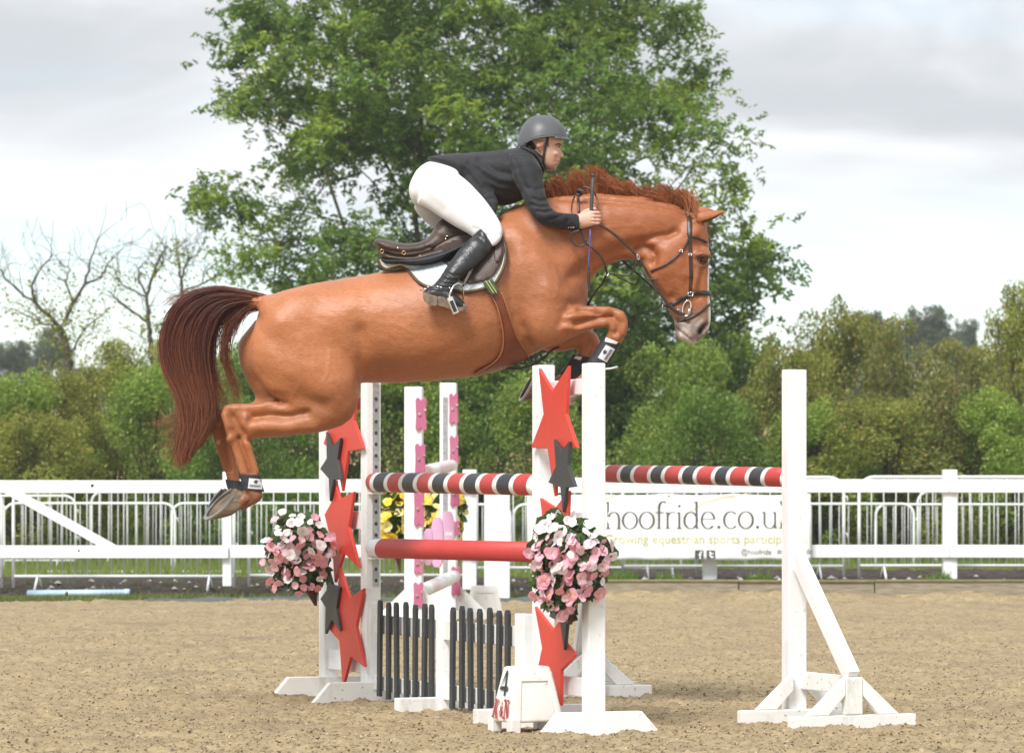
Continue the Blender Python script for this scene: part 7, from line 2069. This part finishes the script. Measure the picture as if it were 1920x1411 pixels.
def boot_rows(s): return [(916, 446, 900, 428, .052, s * .262), (926, 461, 891, 437, .056, s * .272), (922, 470, 879, 449, .056, s * .285), (908, 486, 861, 467, .055, s * .31), (893, 500, 846, 487, .051, s * .335), (877, 512, 834, 505, .045, s * .352), (863, 523, 825, 519, .041, s * .366), (853, 535, 815, 532, .039, s * .376), (848, 545, 806, 545, .038, s * .382)]
for s in (-1, 1):
    garment([(boot_rows(s), dict(n=24)), ([(794, 546, 796, 560, .026, s * .384), (803, 540, 806, 566, .034, s * .384), (818, 532, 818, 568, .038, s * .385), (834, 536, 832, 571, .039, s * .387), (848, 545, 845, 575, .044, s * .39), (861, 556, 857, 579, .044, s * .392), (870, 565, 867, 581, .036, s * .392), (875, 572, 873, 580, .016, s * .392)], dict(n=22))], [],
            .0045, 4, 'riding_boot', BOOT, [([(822, 516), (838, 524), (856, 526)], 2.2, -5), ([(818, 524), (834, 531), (850, 532)], 2.2, -5), ([(830, 508), (846, 516), (864, 517)], 2.4, -4), ([(816, 533), (832, 539), (846, 540)], 2.0, -4), ([(880, 452), (900, 458), (915, 470)], 5, 3), ([(895, 440), (905, 450)], 3, -3)] if s < 0 else [], wr=.0025, wscale=22, label='tall black leather riding boot')
SOLEM = mat('tan_boot_sole', (.17, .125, .085), rough=.75, var=.35, scale=18, bump=.3, bscale=60)
def plate(poly, d0_, d1_, name, m, parent, bev=.003):
    f = [P(x, y, D0 + d0_) for x, y in poly]; b = [P(x + .0, y - 5, D0 + d1_) for x, y in poly]; n = len(poly)
    mb = MB().add(f + b, [tuple(range(n))[::-1], tuple(range(n, 2 * n))] + [(i, (i + 1) % n, n + (i + 1) % n, n + i) for i in range(n)])
    return mb.build(name, m, parent, bevel=bev)
plate(smooth_poly([(820, 557), (834, 557), (848, 560), (862, 566), (873, 572), (875.5, 577), (872, 582), (862, 585), (848, 582), (834, 576), (821, 572)], True, 3), -.425, -.385, 'boot_sole', SOLEM, person)
plate(smooth_poly([(793.5, 551), (800, 551), (810, 554), (819, 557), (820, 566), (818.5, 573), (809, 573), (799, 568), (793.5, 560)], True, 3), -.432, -.385, 'boot_heel', SOLEM, person)
strap([(806, 538), (816, 538), (828, 540), (840, 541), (850, 540)], 3.2, 'spur_strap', BOOT, person, yo=[-.42, -.428, -.43, -.43, -.425])
for x, y in ((803, 538), (820.5, 537), (827, 539), (843, 539.5)):
    mb = MB(); blob(mb, x, y, -.433, 2.0, 1.6, .004, n=6); mb.build('spur_stud', CHROME, person, smooth=True)
MB().tube([P(800, 541, D0 - .41), P(794, 543, D0 - .40), P(788, 544, D0 - .39)], .004, 8).build('spur', CHROME, person, smooth=True)

# ---- whip held in the fist
WH = empty('whip', P(1108, 410, D0 - .155), 'short riding whip with grey grip and purple shaft in the rider hand', 'whip')
GRIP = mat('grey_rubber_grip', (.055, .06, .065), rough=.6, var=.15, scale=60); PURP = mat('purple_shaft', (.085, .075, .26), rough=.4, var=.15, scale=40)
MB().tube([P(1112, 329, D0 - .160), P(1110.4, 360, D0 - .16), P(1108.6, 392, D0 - .16), P(1107.6, 416, D0 - .16)], [.0085, .0095, .0095, .008], 12).build('grip', GRIP, WH, smooth=True)
MB().tube([P(1112.2, 326.5, D0 - .16), P(1112, 331, D0 - .16)], .011, 12).build('cap', GRIP, WH, smooth=True)
MB().tube([P(1107.6, 414, D0 - .16), P(1106, 450, D0 - .165), P(1104.2, 485, D0 - .17), P(1103.5, 512, D0 - .175)], [.0062, .0056, .005, .0046], 10).build('shaft', PURP, WH, smooth=True)
strap([(1103.5, 508), (1104, 525), (1105.5, 546)], 5.5, 'flap', LEATHER_D, WH, yo=-.18)

# ================================================================ clods of sand thrown up behind the hind hooves
CL = mat('thrown_sand', (.17, .125, .075), rough=.95)
r_ = np.random.default_rng(4)
for px_, py_, s_, lb_ in ((173, 910, .011, 'dark sand clod flying in front of the top rail at left'), (228, 896, .010, 'sand clod flying just above the top rail left of the hooves'), (125, 1112, .012, 'dark sand clod flying in front of the blue pipe'),
                          (148, 1032, .006, 'tiny sand clod flying in front of the lower gate rail'), (395, 1112, .008, 'small sand clod flying low over the verge below the hooves'), (262, 842, .004, 'tiniest sand clod flying near the end of the tail')):
    c = P(px_, py_, 18.4); mb = MB(); blob(mb, px_, py_, .2, 1, 1, .001, n=5)
    mb.v = [tuple(c + Vector((r_.normal(), r_.normal(), r_.normal())).normalized() * s_ * .5 * r_.uniform(.6, 1.3) + (Vector(v_) - c).normalized() * s_ * .6) for v_ in mb.v]
    o = mb.build('sand_clod', CL, None, smooth=True); tag(o, lb_, 'clod', 'clods of sand thrown up by the hooves')
